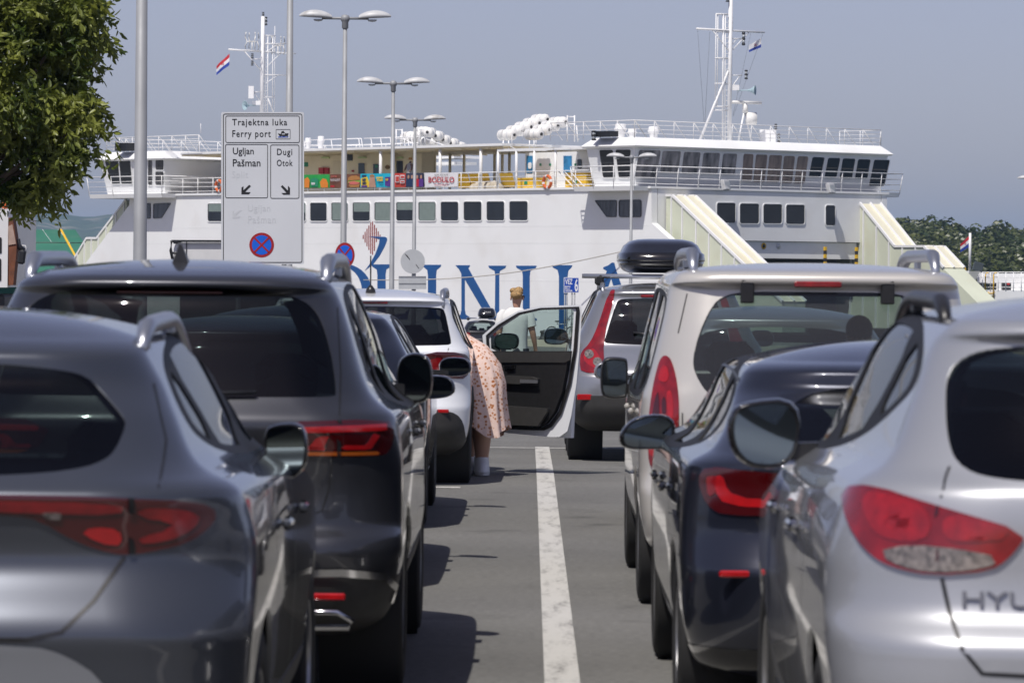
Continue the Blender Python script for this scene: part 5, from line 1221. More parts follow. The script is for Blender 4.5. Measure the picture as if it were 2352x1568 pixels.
for sg in (1, -1):   # exhaust surround and reflector
    mb = MB(); mb.tube([(sg * x, -.005, z) for x, z in ((.45, .375), (.69, .375), (.75, .34), (.735, .315), (.45, .315), (.45, .375))], .013, 8); mb.build('exhaust_trim', 'chrome', c.root, world=False)
    mb = MB(); mb.box((sg * .62, .004, .435), (.2, .03, .028), bev=.006); mb.build('reflector', 'tail_bright', c.root, world=False)
c.rails(.60, .75, 2.9, .07, .027); c.handles((1.6, 2.6), 1.02, 'paint_darkgrey'); c.aerial(0, .95)
c.mirrors(2.9, 1.215, [(-.07, .06), (-.02, .10), (.045, .095), (.075, .05), (.075, -.06), (.04, -.10), (-.03, -.10), (-.07, -.06)], 'gloss_black', .90)
c.wiper([(.0, 1.205), (.18, 1.215), (.36, 1.22)]); c.box_on_rear(0, 1.605, .42, .012, 'brake_light', 'tail_dark', .01, False)

def hatch(label, cx, cy, paintm, L=4.3, H=1.45, hw=.89, glass='glass_dark', name='parked_car', full=True, gz=None, group='cars queuing in the two lanes'):
    """a plain hatchback; several stand in the queue and on the quay"""
    k = H / 1.45
    c = Car(label, cx, cy, L, [(.20, .25, L - .3, .72, .2, .3), (.28, .08, L - .08, .83, .22, .4), (.45, .0, L, .87, .26, .45), (.62, .0, L, .885, .28, .5), (.66, .03, L - .01, .888, .3, .5), (.85, .06, L - .1, .885, .3, .5), (.95 * k, .05, L - .6, .87, .3, .4), (1.0 * k, .10, L - 1.1, .84, .28, .35),
        (1.15 * k, .24, L - 1.45, .76, .26, .3), (1.32 * k, .42, L - 1.85, .66, .24, .3), (1.36 * k, .40, L - 1.95, .63, .24, .3), (1.39 * k, .5, L - 2.1, .58, .24, .3)], paintm, crown=.06 * k, wb=(.8, 3.4), wr=.315, hw=hw - .01, n=(22, 12, 70, 8, 10), dz=.03, name=name, gz=gz, group=group)
    c.rear([(0, 1.33 * k), (.42, 1.31 * k), (.56, 1.25 * k), (.63, 1.05 * k), (.58, 1.02 * k), (0, 1.0 * k)], 'rear_window', glass, -.004, 1)
    c.rear([(.46, .93), (.80, .96), (.84, .90), (.80, .76), (.56, .76)], 'tail_light', 'tail_red', .006, 1, both=True)
    c.dlo([(.62, 1.13 * k), (.80, 1.28 * k), (1.1, 1.37 * k), (1.9, 1.39 * k), (2.5, 1.33 * k), (3.15, .98 * k), (1.5, .98 * k), (.85, 1.02 * k)],
          [[(.75, 1.13 * k), (.88, 1.26 * k), (1.12, 1.345 * k), (1.15, 1.0 * k), (.9, 1.04 * k)], [(1.2, 1.35 * k), (1.9, 1.37 * k), (1.95, 1.0 * k), (1.22, 1.0 * k)], [(2.03, 1.36 * k), (2.5, 1.31 * k), (3.0, 1.0 * k), (2.03, 1.0 * k)]])
    c.windscreen(.98 * k, 1.34 * k, .72, .58); c.arches(); c.finish((.30, 'trim_black')); c.wheels(.205)
    if full: c.cabin(((1.85, .35), (1.85, -.35)), 1.0, .95 * k, rh=1.1, fh=1.17 * k)
    c.seam([(.60, .75), (.55, .66), (0, .655)]); c.seam([(1.2, .95), (1.15, .6)], 'side'); c.seam([(2.0, .95), (1.98, .4)], 'side'); c.handles((1.5, 2.3), .88, paintm)
    c.mirrors(2.6, 1.02, [(-.10, .06), (.06, .07), (.11, .03), (.10, -.045), (-.09, -.06)], paintm, hw + .13)
    return c
hatch('dark navy hatchback mostly hidden behind the dark grey SUV', -1.57, 22.4, 'paint_navy')
c2 = hatch('dark navy hatchback between the dark grey SUV and the white SUV', -1.55, 28.0, 'paint_navy', H=1.47)

hatch('silver hatchback ahead of the beige van, glimpsed through its rear window', 1.60, 26.9, 'paint_silver2', H=1.5, glass='glass_light')

# -- white SUV with its door open
L = 4.17
c = Car('white compact SUV with its front passenger door wide open', -1.34, 34.0, L, [
    (.24, .25, L - .35, .72, .2, .3), (.32, .08, L - .08, .83, .22, .4), (.48, .0, L, .88, .25, .45), (.62, .0, L, .89, .27, .5), (.66, .02, L - .01, .893, .28, .5), (.78, .06, L - .05, .89, .28, .5), (.95, .06, L - .12, .885, .28, .5), (1.06, .05, L - .5, .88, .28, .4),
    (1.10, .08, L - .95, .865, .28, .4), (1.14, .11, L - 1.15, .84, .26, .3), (1.30, .17, L - 1.45, .775, .24, .3), (1.45, .24, L - 1.75, .72, .22, .3), (1.475, .20, L - 1.82, .70, .22, .3), (1.50, .24, L - 1.95, .66, .22, .3), (1.52, .36, L - 2.05, .61, .22, .3)],
    'paint_white', crown=.05, taper=(.02, .05, .03, .05), wb=(.85, 3.35), wr=.335, hw=.885)
c.rear([(0, 1.432), (.4, 1.43), (.62, 1.424), (.65, 1.415), (.67, 1.39), (.70, 1.26), (.724, 1.15), (.72, 1.135), (.69, 1.125), (.4, 1.118), (0, 1.115)], 'rear_window', 'glass_privacy', -.004, 1)
for o, pc in c.rear([(.44, .99), (.53, 1.07), (.82, 1.065), (.875, 1.0), (.865, .90), (.80, .84), (.50, .92)], 'tail_light', 'tail_dark', .008, 1, both=True):
    sg = 1 if pc.V[pc.F[0][0]][0] > 0 else -1
    for p, m in (([(.68, 1.04), (.82, 1.04), (.85, .96), (.80, .88), (.69, .89)], 'tail_red'), ([(.52, 1.0), (.66, 1.04), (.66, .92), (.53, .94)], 'tail_red')):
        q = Surf(pc.V, pc.N, list(pc.F)).split(c.f_rear(chaikin(p, 1), sg)); q.build('light_element', m, o, .010, .002)
c.rear([(0, .63), (.55, .615), (.72, .60), (.80, .55), (.835, .45), (.85, .22), (0, .2)], 'bumper_cladding', 'cladding', .006, 1)
c.dlo([(.42, 1.36), (.55, 1.45), (1.0, 1.475), (1.75, 1.49), (2.3, 1.45), (2.95, 1.09), (1.5, 1.07), (.6, 1.10), (.42, 1.2)],
      [[(.52, 1.33), (.62, 1.42), (.95, 1.445), (.95, 1.12), (.60, 1.13)], [(1.03, 1.45), (1.70, 1.465), (1.72, 1.09), (1.03, 1.10)], [(1.80, 1.462), (2.25, 1.43), (2.8, 1.11), (1.80, 1.09)]])
c.S.split(c.f_side([(1.74, .36), (1.74, 1.47), (2.3, 1.47), (2.98, 1.08), (3.0, .6), (2.9, .36)], 1))
c.windscreen(1.06, 1.46, .76, .63); c.arches(clad='cladding'); c.finish((.34, 'cladding')); c.wheels(.215); c.cabin(((1.8, .35), (1.8, -.35)), .95, 1.05, rh=1.2, fh=1.25)
c.seam([(.70, 1.1), (.675, .95), (.66, .78), (.60, .69), (0, .685)]); c.rails(.645, .38, 2.2, .05, .02); c.aerial(.06, .52, False, .30)
c.box_on_rear(0, 1.462, .42, .022, 'brake_light', 'tail_red', .012, False); c.wiper([(0, 1.12), (.2, 1.14), (.34, 1.15)])
c.box_on_rear(.66, .60, .10, .03, 'reflector', 'tail_bright', .02); c.badge('VITARA', .47, .80, .05, 'trim_black', 1.3); c.badge('HYBRID', .52, .745, .026, 'plate_blue', 1.3)
mb = MB(); mb.box((0, -.015, .80), (.52, .01, .11)); mb.build('number_plate', 'plate_white', c.root, world=False)
# its open front door: hinged at the front, inner trim turned to the camera
VIT = c
DPA, DPB = Vector((-.47, 36.98, 0)), Vector((.44, 36.34, 0)); DX = (DPB - DPA).normalized(); DN = DX.cross(UP).normalized()
if DN.y > 0: DN = -DN
def DP(x, y, o=0.0): return hit(x, y, DPA + DN * o, DN)
door = MB(); OUT = [(1108, 770), (1140, 742), (1190, 714), (1240, 703), (1336, 700), (1337, 712), (1331, 800), (1324, 880), (1312, 955), (1303, 990), (1285, 1003), (1262, 1003), (1165, 994), (1130, 985), (1120, 900), (1112, 810)]
INN = [(1127, 772), (1152, 752), (1196, 723), (1243, 712), (1312, 710), (1318, 714), (1317, 740), (1312, 806), (1300, 806), (1280, 806), (1262, 806), (1240, 806), (1200, 806), (1165, 806), (1140, 806), (1128, 800)]
def dring(outer, inner, o0, o1, name, mat, par):
    n = len(outer); mb = MB(); mb.sm = False; v = [DP(*p, o0) for p in outer] + [DP(*p, o0) for p in inner] + [DP(*p, o1) for p in outer] + [DP(*p, o1) for p in inner]; f = []
    for i in range(n):
        j = (i + 1) % n; f += [(2 * n + i, 2 * n + j, 3 * n + j, 3 * n + i), (i, n + i, n + j, j), (i, j, 2 * n + j, 2 * n + i), (n + j, n + i, 3 * n + i, 3 * n + j)]
    mb.add(v, f); return mb.build(name, mat, par)
DR = dring(OUT, INN, 0.0, .06, 'open_door', 'paint_white', c.root)
SEAL_O = [(1116, 770), (1143, 746), (1190, 718), (1241, 707), (1330, 704), (1331, 712), (1325, 800), (1312, 880), (1290, 950), (1268, 980), (1250, 988), (1225, 988), (1165, 985), (1135, 975), (1127, 900), (1118, 810)]
SEAL_I = [(1122, 771), (1147, 750), (1192, 722), (1242, 711), (1322, 708), (1323, 714), (1317, 800), (1305, 878), (1283, 944), (1262, 972), (1245, 980), (1222, 980), (1166, 977), (1140, 967), (1133, 898), (1125, 809)]
dring(SEAL_O, SEAL_I, .061, .075, 'door_seal', 'trim_black', DR)
mb = MB(); mb.prism([DP(*p, .03) for p in INN], DN * .005); mb.build('door_glass', 'glass_light', DR)
TR = [(1128, 806), (1200, 806), (1262, 806), (1314, 806), (1308, 850), (1298, 900), (1281, 945), (1260, 972), (1243, 980), (1166, 977), (1140, 967)]
mb = MB(); mb.prism([DP(*p, .062) for p in TR], DN * .05); mb.build('door_trim', 'trim_black', DR)
def dpiece(pts, o, th, name, mat): mb = MB(); mb.prism([DP(*p, o) for p in pts], DN * th); return mb.build(name, mat, DR)
dpiece([(1135, 808), (1312, 808), (1311, 826), (1300, 832), (1135, 832)], .113, .012, 'trim_top', 'cladding'); dpiece([(1160, 868), (1170, 862), (1225, 865), (1240, 870), (1238, 884), (1165, 880)], .113, .04, 'armrest', 'cladding')
dpiece([(1195, 871), (1236, 873), (1235, 880), (1195, 879)], .155, .006, 'armrest_insert', 'rail_silver'); dpiece([(1158, 838), (1186, 838), (1184, 848), (1160, 848)], .113, .01, 'handle_recess', 'gloss_black'); dpiece([(1164, 842), (1183, 841), (1183, 846), (1164, 847)], .125, .012, 'inner_handle', 'chrome')
dpiece([(1150, 930), (1262, 938), (1262, 945), (1240, 978), (1166, 975), (1145, 966)], .113, .035, 'door_pocket', 'cladding'); dpiece([(1308, 870), (1334, 800), (1332, 830), (1322, 920), (1318, 1005), (1285, 1005), (1298, 940)], -.05, .045, 'door_edge', 'paint_white')
pts = [(-.09, .06), (.07, .07), (.11, .03), (.10, -.045), (.04, -.065), (-.08, -.05)]; pl = chaikin(pts, 2); ctr = DP(1160, 785, -.12); v = []; n = len(pl); mb = MB()
for dy, k in ((.0, 1.0), (-.01, 1.1), (.04, 1.16), (.10, 1.0), (.14, .5)): v += [ctr + Vector((p[0] * k, dy, p[1] * k)) for p in pl]
mb.add(v, [(r * n + i, r * n + (i + 1) % n, (r + 1) * n + (i + 1) % n, (r + 1) * n + i) for r in range(4) for i in range(n)] + [tuple(range(4 * n, 5 * n))]); mb.box(ctr + Vector((-.10, .05, -.05)), (.12, .06, .05)); mb.build('door_mirror', 'gloss_black', DR)
mb = MB(); mb.sm = False; mb.add([ctr + Vector((p[0] * .98, -.003, p[1] * .98)) for p in pl], [tuple(range(n))]); mb.build('mirror_glass', 'mirror', DR)

# -- silver SUV with roof box
L = 4.8
c = Car('silver SUV carrying a black roof box, with tall red lamps up its pillars', 1.30, 39.75, L, [
    (.28, .25, L - .35, .74, .2, .3), (.36, .08, L - .08, .86, .22, .4), (.52, .0, L, .92, .26, .45), (.64, .0, L, .935, .28, .5), (.80, .02, L - .02, .94, .3, .5), (.83, .06, L - .04, .94, .3, .5), (1.0, .10, L - .3, .925, .3, .45), (1.08, .11, L - .9, .905, .3, .4), (1.13, .13, L - 1.1, .87, .28, .35), (1.35, .22, L - 1.5, .77, .26, .3), (1.54, .32, L - 1.85, .68, .24, .3), (1.575, .30, L - 1.9, .66, .24, .3), (1.60, .34, L - 2.0, .62, .24, .3), (1.62, .5, L - 2.15, .56, .24, .3)],
    'paint_silver2', crown=.05, taper=(.02, .05, .05, .05), wb=(.93, 3.79), wr=.365, hw=.93, gz=-.04)
c.rear([(0, 1.525), (.3, 1.523), (.42, 1.518), (.46, 1.505), (.48, 1.475), (.54, 1.29), (.588, 1.13), (.588, 1.11), (.57, 1.1), (.3, 1.092), (0, 1.09)], 'rear_window', 'glass_privacy', -.004, 1)
for o, pc in c.rear([(.535, 1.60), (.475, 1.60), (.60, 1.14), (.585, .83), (.80, .82), (.815, .93), (.80, 1.02), (.72, 1.10), (.65, 1.25)], 'tail_light', 'tail_red', .008, 1, both=True):
    sg = 1 if pc.V[pc.F[0][0]][0] > 0 else -1
    for p, m in (([(.70, 1.06), (.78, 1.0), (.77, .92), (.64, .85), (.62, .95), (.66, 1.03)], 'tail_bright'),): 
        q = Surf(pc.V, pc.N, list(pc.F)).split(c.f_rear(chaikin(p, 1), sg)); q.build('light_element', m, o, .010, .002)
    for x, z in ((.725, 1.0), (.65, .93)):
        a = np.linspace(0, 2 * math.pi, 16, endpoint=False); q = Surf(pc.V, pc.N, list(pc.F)).split(c.f_rear(np.stack([x + .042 * np.cos(a), z + .042 * np.sin(a)], 1), sg)); q.build('light_element', 'tail_clear', o, .014, .004)
c.dlo([(.62, 1.42), (.80, 1.56), (1.4, 1.60), (2.2, 1.61), (2.8, 1.52), (3.35, 1.08), (1.5, 1.08), (.75, 1.13)], [[(.75, 1.40), (.90, 1.53), (1.25, 1.565), (1.3, 1.11), (.85, 1.15)], [(1.38, 1.575), (2.1, 1.585), (2.15, 1.10), (1.38, 1.10)], [(2.23, 1.585), (2.75, 1.50), (3.2, 1.10), (2.23, 1.10)]])
c.windscreen(1.05, 1.55, .76, .60); c.arches(clad='cladding'); c.finish((.615, 'cladding')); c.wheels(.235); c.cabin(((2.1, .37), (2.1, -.37)), 1.15, 1.05, rh=1.2, fh=1.28)
c.seam([(.60, .82), (.585, .70), (.55, .665), (0, .66)]); c.box_on_rear(.74, .60, .2, .055, 'reflector', 'tail_bright', .02); c.wiper([(-.05, 1.16), (-.2, 1.19), (-.32, 1.205)], .012); c.box_on_rear(0, 1.545, .5, .025, 'brake_light', 'tail_red', .02, False)
mb = MB(); mb.box((0, .045, .915), (.53, .012, .115)); p = mb.build('number_plate', 'plate_white', c.root, world=False); mb = MB(); mb.box((-.24, .037, .915), (.045, .008, .113)); mb.build('plate_band', 'plate_blue', p, world=False)
c.rails(.60, .6, 3.0, .05, .02); c.mirrors(2.9, 1.12, [(-.10, .07), (.07, .075), (.11, .04), (.11, -.04), (.07, -.07), (-.10, -.065)], 'gloss_black', 1.02)
for y in (.85, 2.1):
    mb = MB(); mb.tube([(-.78, y, 1.73), (.78, y, 1.73)], .022, 8); o = mb.build('roof_bar', 'rail_silver', c.root, world=False)
    for x in (-.62, .62): mb = MB(); mb.box((x, y, 1.69), (.07, .09, .10), bev=.02); mb.build('bar_clamp', 'trim_black', o, world=False)
mb = MB(); mb.tube([(.15, .4, 1.0), (.15, .1, .35), (.12, .02, .33)], .03, 8); mb.build('exhaust_pipe', 'iron', c.root, world=False)
def roofbox(x, y, z, w, l, h, label, txt=None):
    o = empty('roof_box', (x, y, z), label, 'roof box'); n = 28; nm = {}
    def shell(rows, name, mat):
        mb = MB(); v = []
        for zz, k, sh in rows:
            for i in range(n):
                a = 2 * math.pi * i / n; cs, sn = math.cos(a), math.sin(a); e = .45
                v.append((x + w / 2 * k * math.copysign(abs(cs) ** e, cs), y + l / 2 * (k * math.copysign(abs(sn) ** e, sn)) + sh, z + zz))
        m = len(rows); mb.add(v, [(r * n + i, r * n + (i + 1) % n, (r + 1) * n + (i + 1) % n, (r + 1) * n + i) for r in range(m - 1) for i in range(n)] + [tuple(range(n - 1, -1, -1)), tuple((m - 1) * n + i for i in range(n))]); return mb.build(name, mat, o)
    shell([(0, .72, 0), (.02, .84, 0), (.07, .95, 0), (.11, .985, 0)], 'tray', 'gloss_black'); shell([(.113, 1.0, 0), (.125, 1.0, 0), (.18, .985, 0), (h * .6, .93, .02), (h * .8, .85, .05), (h * .92, .73, .08), (h * .98, .55, .11), (h, .3, .14)], 'lid', 'gloss_black')
    if txt: text('badge', txt, frame4(Vector((x - .12, y - l / 2 - .01, z + h * .5)), (1, 0, 0), (0, 0, 1), (0, -1, 0)), .09, 'letter_white', o, sx=1.1, depth=.01)
roofbox(1.27, 41.4, 1.725, .84, 1.95, .33, 'glossy black roof box on the silver SUV')

# -- beige van
L = 4.38
c = Car('beige family van with a big rear window and tall red lamps', 1.46, 21.4, L, [
    (.25, .25, L - .3, .74, .18, .3), (.33, .06, L - .08, .85, .2, .4), (.48, .0, L, .89, .22, .45), (.60, .0, L, .90, .24, .5), (.64, .03, L - .01, .90, .25, .5), (.70, .06, L - .04, .90, .25, .5), (.95, .07, L - .12, .895, .25, .5), (1.08, .085, L - .5, .885, .25, .4),
    (1.14, .095, L - .9, .865, .25, .4), (1.40, .14, L - 1.25, .805, .24, .3), (1.58, .19, L - 1.55, .765, .22, .3), (1.635, .205, L - 1.66, .755, .22, .3), (1.66, .15, L - 1.72, .745, .22, .3), (1.69, .16, L - 1.8, .725, .22, .3), (1.715, .22, L - 1.9, .69, .22, .3), (1.73, .34, L - 2.0, .63, .22, .3)],
    'paint_beige', crown=.035, taper=(.015, .05, .02, .05), bow=(.07, .25), wb=(.80, 3.5), wr=.325, hw=.89)
c.rear([(0, 1.615), (.36, 1.615), (.47, 1.595), (.535, 1.54), (.60, 1.40), (.63, 1.27), (.62, 1.20), (.56, 1.10), (.47, 1.045), (.30, 1.03), (0, 1.025)], 'rear_window', 'glass_mid', -.004, 1)
for o, pc in c.rear([(.757, 1.29), (.735, 1.265), (.712, 1.19), (.697, 1.08), (.695, .95), (.697, .78), (.705, .72), (.73, .705), (.79, .703), (.83, .72), (.842, .78), (.842, .95), (.828, 1.08), (.805, 1.19), (.782, 1.27)], 'tail_light', 'tail_red', .010, 1, both=True):
    sg = 1 if pc.V[pc.F[0][0]][0] > 0 else -1
    for p, m in (([(.75, 1.24), (.735, 1.15), (.80, 1.15), (.775, 1.23)], 'tail_bright'), ([(.725, 1.1), (.72, .95), (.745, .95), (.755, 1.12)], 'tail_bright'), ([(.79, 1.1), (.785, .95), (.83, .95), (.80, 1.1)], 'tail_dark'), ([(.755, 1.08), (.755, .98), (.775, .98), (.775, 1.08)], 'tail_dark'), ([(.72, .87), (.72, .76), (.83, .76), (.84, .87)], 'tail_bright'), ([(.74, .85), (.74, .78), (.80, .78), (.81, .85)], 'tail_red')):
        q = Surf(pc.V, pc.N, list(pc.F)).split(c.f_rear(chaikin(p, 1), sg)); q.build('light_element', m, o, .013, .002)
c.dlo([(.42, 1.52), (.55, 1.60), (1.5, 1.63), (2.3, 1.62), (2.75, 1.48), (3.35, 1.06), (1.5, 1.04), (.55, 1.08), (.42, 1.2)], [[(.52, 1.50), (.60, 1.575), (1.15, 1.595), (1.15, 1.09), (.58, 1.11)], [(1.23, 1.60), (2.0, 1.61), (2.05, 1.07), (1.23, 1.08)], [(2.13, 1.60), (2.4, 1.57), (2.72, 1.45), (3.2, 1.09), (2.13, 1.07)]], 'glass_mid', 'glass_mid')
c.windscreen(1.08, 1.61, .76, .66, 'glass_light'); c.arches(); c.finish((.30, 'cladding')); c.wheels(.205); c.cabin(((1.9, .36), (1.9, -.36)), .98, .98, rh=1.14, fh=1.32)
c.box_on_rear(.355, 1.615, .068, .12, 'tailgate_hinge', 'trim_black', .05); c.box_on_rear(0, 1.652, .24, .03, 'brake_light', 'tail_red', .03, False); c.seam([(.655, 1.60), (.70, 1.4)]); c.seam([(.68, 1.0), (.675, .72), (0, .70)]); c.seam([(1.2, 1.04), (1.15, .7), (1.2, .45)], 'side'); c.seam([(2.1, 1.04), (2.08, .4)], 'side'); c.seam([(.3, .9), (1.9, .88)], 'side', w=.03)
c.rails(.62, .42, 2.5, .075, .028); c.handles((1.4, 2.25), .97, 'paint_beige'); c.mirrors(2.95, 1.10, [(-.065, .09), (-.05, .105), (.04, .11), (.07, .08), (.07, -.07), (.04, -.10), (-.05, -.095), (-.065, -.08)], 'trim_black', .965)
mb = MB(); mb.box((.40, 1.9, 1.33), (.01, .01, .01))
# its driver: only head and shoulders show through the rear window
def sitter(c):
    o = tag(bpy.data.objects.new('person', None), 'person in a white shirt sitting in the beige van, seen through its rear window', 'person'); COL.objects.link(o); o.location = (c.cx + .36, c.cy + 2.05, .55)
    V = lambda x, y, z: Vector((c.cx + x, c.cy + y, z))
    mb = MB(); mb.tube([V(.36, 2.12, .55), V(.36, 2.1, .8), V(.36, 2.08, 1.05), V(.36, 2.07, 1.18), V(.36, 2.08, 1.24), V(.36, 2.09, 1.32)], [.17, .17, .21, .16, .06, .055], 14); mb.ball(V(.36, 2.11, 1.37), (.072, .09, .105), 14, 10); mb.build('body', 'skin', o)
    mb = MB(); mb.tube([V(.36, 2.12, .55), V(.36, 2.1, .8), V(.36, 2.08, 1.06), V(.36, 2.07, 1.20), V(.36, 2.07, 1.235)], [.18, .185, .225, .17, .07], 14); mb.tube([V(.56, 2.08, 1.12), V(.62, 2.2, .95)], .06, 8); mb.tube([V(.16, 2.08, 1.12), V(.10, 2.2, .95)], .06, 8); mb.build('shirt', 'tee_white', o)
    mb = MB(); mb.ball(V(.36, 2.09, 1.405), (.076, .088, .08), 12, 8); mb.build('hair', 'hair_dark', o)
pm('skin', (.52, .31, .22), .5, var=.06, vscale=6); pm('tee_white', (.70, .70, .68), .85, var=.03, bump=.2, bscale=12); pm('hair_dark', (.03, .02, .015), .6); pm('hair_blond', (.34, .21, .085), .7, var=.6, vscale=45, bump=.6, bscale=60)
sitter(c)

# -- dark navy estate
L = 4.7
c = Car('very dark navy car with L-shaped red lamps, second on the right', 1.46, 15.3, L, [
    (.20, .25, L - .35, .74, .22, .3), (.28, .08, L - .08, .85, .26, .4), (.45, .01, L, .90, .30, .5), (.62, .0, L, .91, .32, .55), (.66, .02, L - .01, .912, .33, .55), (.78, .06, L - .06, .91, .34, .55), (.92, .06, L - .35, .90, .34, .5), (1.0, .05, L - .9, .885, .33, .45), (1.02, .07, L - 1.05, .855, .32, .4), (1.05, .13, L - 1.2, .80, .30, .35),
    (1.20, .46, L - 1.6, .71, .29, .3), (1.29, .66, L - 1.85, .675, .28, .3), (1.32, .66, L - 1.9, .66, .28, .3), (1.35, .72, L - 2.05, .62, .28, .3), (1.37, .86, L - 2.2, .56, .27, .3)],
    'paint_navy', crown=.07, taper=(.03, .06, .09, .05), wb=(.86, 3.70), wr=.325, hw=.90)
c.rear([(0, 1.285), (.28, 1.28), (.44, 1.245), (.52, 1.17), (.60, 1.085), (.56, 1.07), (0, 1.06)], 'rear_window', 'glass_dark', -.004, 1)
for o, pc in c.rear([(.50, .975), (.66, .985), (.80, .995), (.835, .95), (.80, .85), (.74, .82), (.50, .83)], 'tail_light', 'tail_dark', .008, 1, both=True):
    sg = 1 if pc.V[pc.F[0][0]][0] > 0 else -1
    for p, m in (([(.70, .965), (.745, .965), (.725, .905), (.66, .885), (.52, .885), (.52, .855), (.68, .855), (.745, .87), (.765, .90), (.78, .965)], 'tail_bright'), ([(.765, .965), (.80, .955), (.795, .89), (.77, .88)], 'tail_red')):
        q = Surf(pc.V, pc.N, list(pc.F)).split(c.f_rear(p, sg)); q.build('light_element', m, o, .011, .002)
c.dlo([(.78, 1.14), (.95, 1.26), (1.25, 1.345), (1.9, 1.375), (2.5, 1.35), (3.0, 1.22), (3.45, 1.0), (2.0, .99), (1.1, 1.03)], [[(.92, 1.15), (1.05, 1.25), (1.28, 1.32), (1.35, 1.04), (1.1, 1.06)], [(1.37, 1.335), (1.95, 1.355), (2.2, 1.35), (2.3, 1.01), (1.45, 1.03)], [(2.3, 1.345), (2.55, 1.325), (2.95, 1.2), (3.3, 1.02), (2.4, 1.01)]])
c.windscreen(.99, 1.32, .74, .58); c.arches(); c.finish((.34, 'gloss_black')); c.wheels(.235, 1); c.cabin(((2.0, .36), (2.0, -.36)), 1.15, .98, rh=1.08, fh=1.15)
c.seam([(.62, 1.06), (.645, .99), (.64, .82)]); c.seam([(.63, .81), (.58, .70), (0, .68)]); c.seam([(1.35, .98), (1.28, .7), (1.4, .5)], 'side'); c.seam([(2.35, .98), (2.3, .4)], 'side'); c.box_on_rear(.69, .615, .15, .026, 'reflector', 'tail_bright', .02)
c.handles((1.75, 2.7), .85, 'paint_navy'); c.mirrors(2.75, 1.02, [(-.10, .07), (.04, .07), (.11, .01), (.105, -.05), (.05, -.06), (-.09, -.055)], 'gloss_black', .945); c.seam([(.655, .98), (.655, 2.6)], 'top', w=.012)

# -- silver SUV nearest on the right
L = 4.41
c = Car('silver SUV with big red and clear lamps, nearest on the right', 1.69, 10.6, L, [
    (.22, .25, L - .35, .74, .22, .3), (.32, .08, L - .08, .86, .26, .4), (.50, .02, L, .90, .30, .5), (.68, .0, L, .92, .33, .55), (.755, .0, L, .925, .35, .55), (.775, .008, L, .925, .35, .55), (.825, .062, L - .03, .925, .36, .55), (.845, .075, L - .05, .925, .37, .55), (.95, .088, L - .15, .92, .38, .5), (1.05, .088, L - .55, .905, .38, .5), (1.145, .10, L - .98, .875, .36, .4),
    (1.17, .125, L - 1.1, .84, .35, .4), (1.195, .155, L - 1.2, .795, .34, .4), (1.225, .19, L - 1.27, .77, .32, .35), (1.36, .31, L - 1.55, .71, .31, .3), (1.52, .445, L - 1.9, .635, .29, .3), (1.545, .40, L - 1.95, .615, .29, .3), (1.57, .43, L - 2.05, .585, .29, .3), (1.59, .55, L - 2.2, .535, .28, .3)],
    'paint_silver', crown=.055, taper=(.02, .06, .09, .05), wb=(.87, 3.51), wr=.345, hw=.91, belt=-.06)
c.rear([(0, 1.518), (.3, 1.516), (.46, 1.508), (.53, 1.492), (.575, 1.462), (.597, 1.42), (.606, 1.36), (.61, 1.30), (.606, 1.25), (.592, 1.215), (.56, 1.192), (.50, 1.18), (.38, 1.172), (.2, 1.168), (0, 1.166)], 'rear_window', 'glass_dark', -.004, 1)
for o, pc in c.rear([(.865, 1.135), (.80, 1.15), (.65, 1.11), (.43, 1.05), (.47, .99), (.52, .952), (.66, .935), (.76, .95), (.82, .985), (.862, 1.06)], 'tail_light', 'tail_red', .010, 1, both=True):
    sg = 1 if pc.V[pc.F[0][0]][0] > 0 else -1
    for p, m in (([(.795, .985), (.74, .955), (.66, .942), (.53, .958), (.49, .985), (.60, 1.005), (.72, 1.01)], 'tail_clear'), ([(.635, 1.10), (.47, 1.053), (.485, 1.03), (.56, 1.025), (.635, 1.02)], 'tail_mid'), ([(.83, 1.125), (.78, 1.135), (.665, 1.105), (.665, 1.02), (.74, 1.015), (.80, 1.03)], 'tail_mid'), ([(.60, 1.055), (.53, 1.035), (.53, 1.022), (.60, 1.03)], 'tail_bright'), ([(.775, 1.09), (.72, 1.085), (.70, 1.06), (.72, 1.035), (.77, 1.045)], 'tail_bright'), ([(.645, 1.11), (.655, 1.11), (.655, .935), (.645, .935)], 'tail_dark')):
        q = Surf(pc.V, pc.N, list(pc.F)).split(c.f_rear(chaikin(p, 1) if m != 'tail_dark' else p, sg)); q.build('light_element', m, o, .013, .002)
c.dlo([(.72, 1.40), (.85, 1.49), (1.2, 1.555), (1.7, 1.582), (2.1, 1.58), (2.5, 1.55), (2.95, 1.40), (3.38, 1.15), (2.4, 1.16), (1.75, 1.20), (1.3, 1.25), (.95, 1.32)], [[(.84, 1.405), (.94, 1.475), (1.14, 1.52), (1.24, 1.29), (.98, 1.345)], [(1.22, 1.53), (1.7, 1.555), (2.08, 1.553), (2.14, 1.20), (1.75, 1.228), (1.36, 1.27)], [(2.17, 1.55), (2.5, 1.525), (2.9, 1.39), (3.25, 1.175), (2.23, 1.19)]])
c.windscreen(1.08, 1.53, .76, .60); c.arches(); c.finish((.40, 'cladding')); c.wheels(.225); c.cabin(((1.95, .36), (1.95, -.36)), 1.1, 1.05, rh=1.22, fh=1.28)
c.seam([(.612, 1.205), (.628, 1.175), (.643, 1.13)], w=.007); c.seam([(.642, .93), (.625, .85), (.60, .76), (.55, .70), (0, .68)], w=.011); c.seam([(1.35, 1.15), (1.25, .85), (1.35, .6)], 'side'); c.seam([(2.3, 1.1), (2.25, .7), (2.3, .4)], 'side')
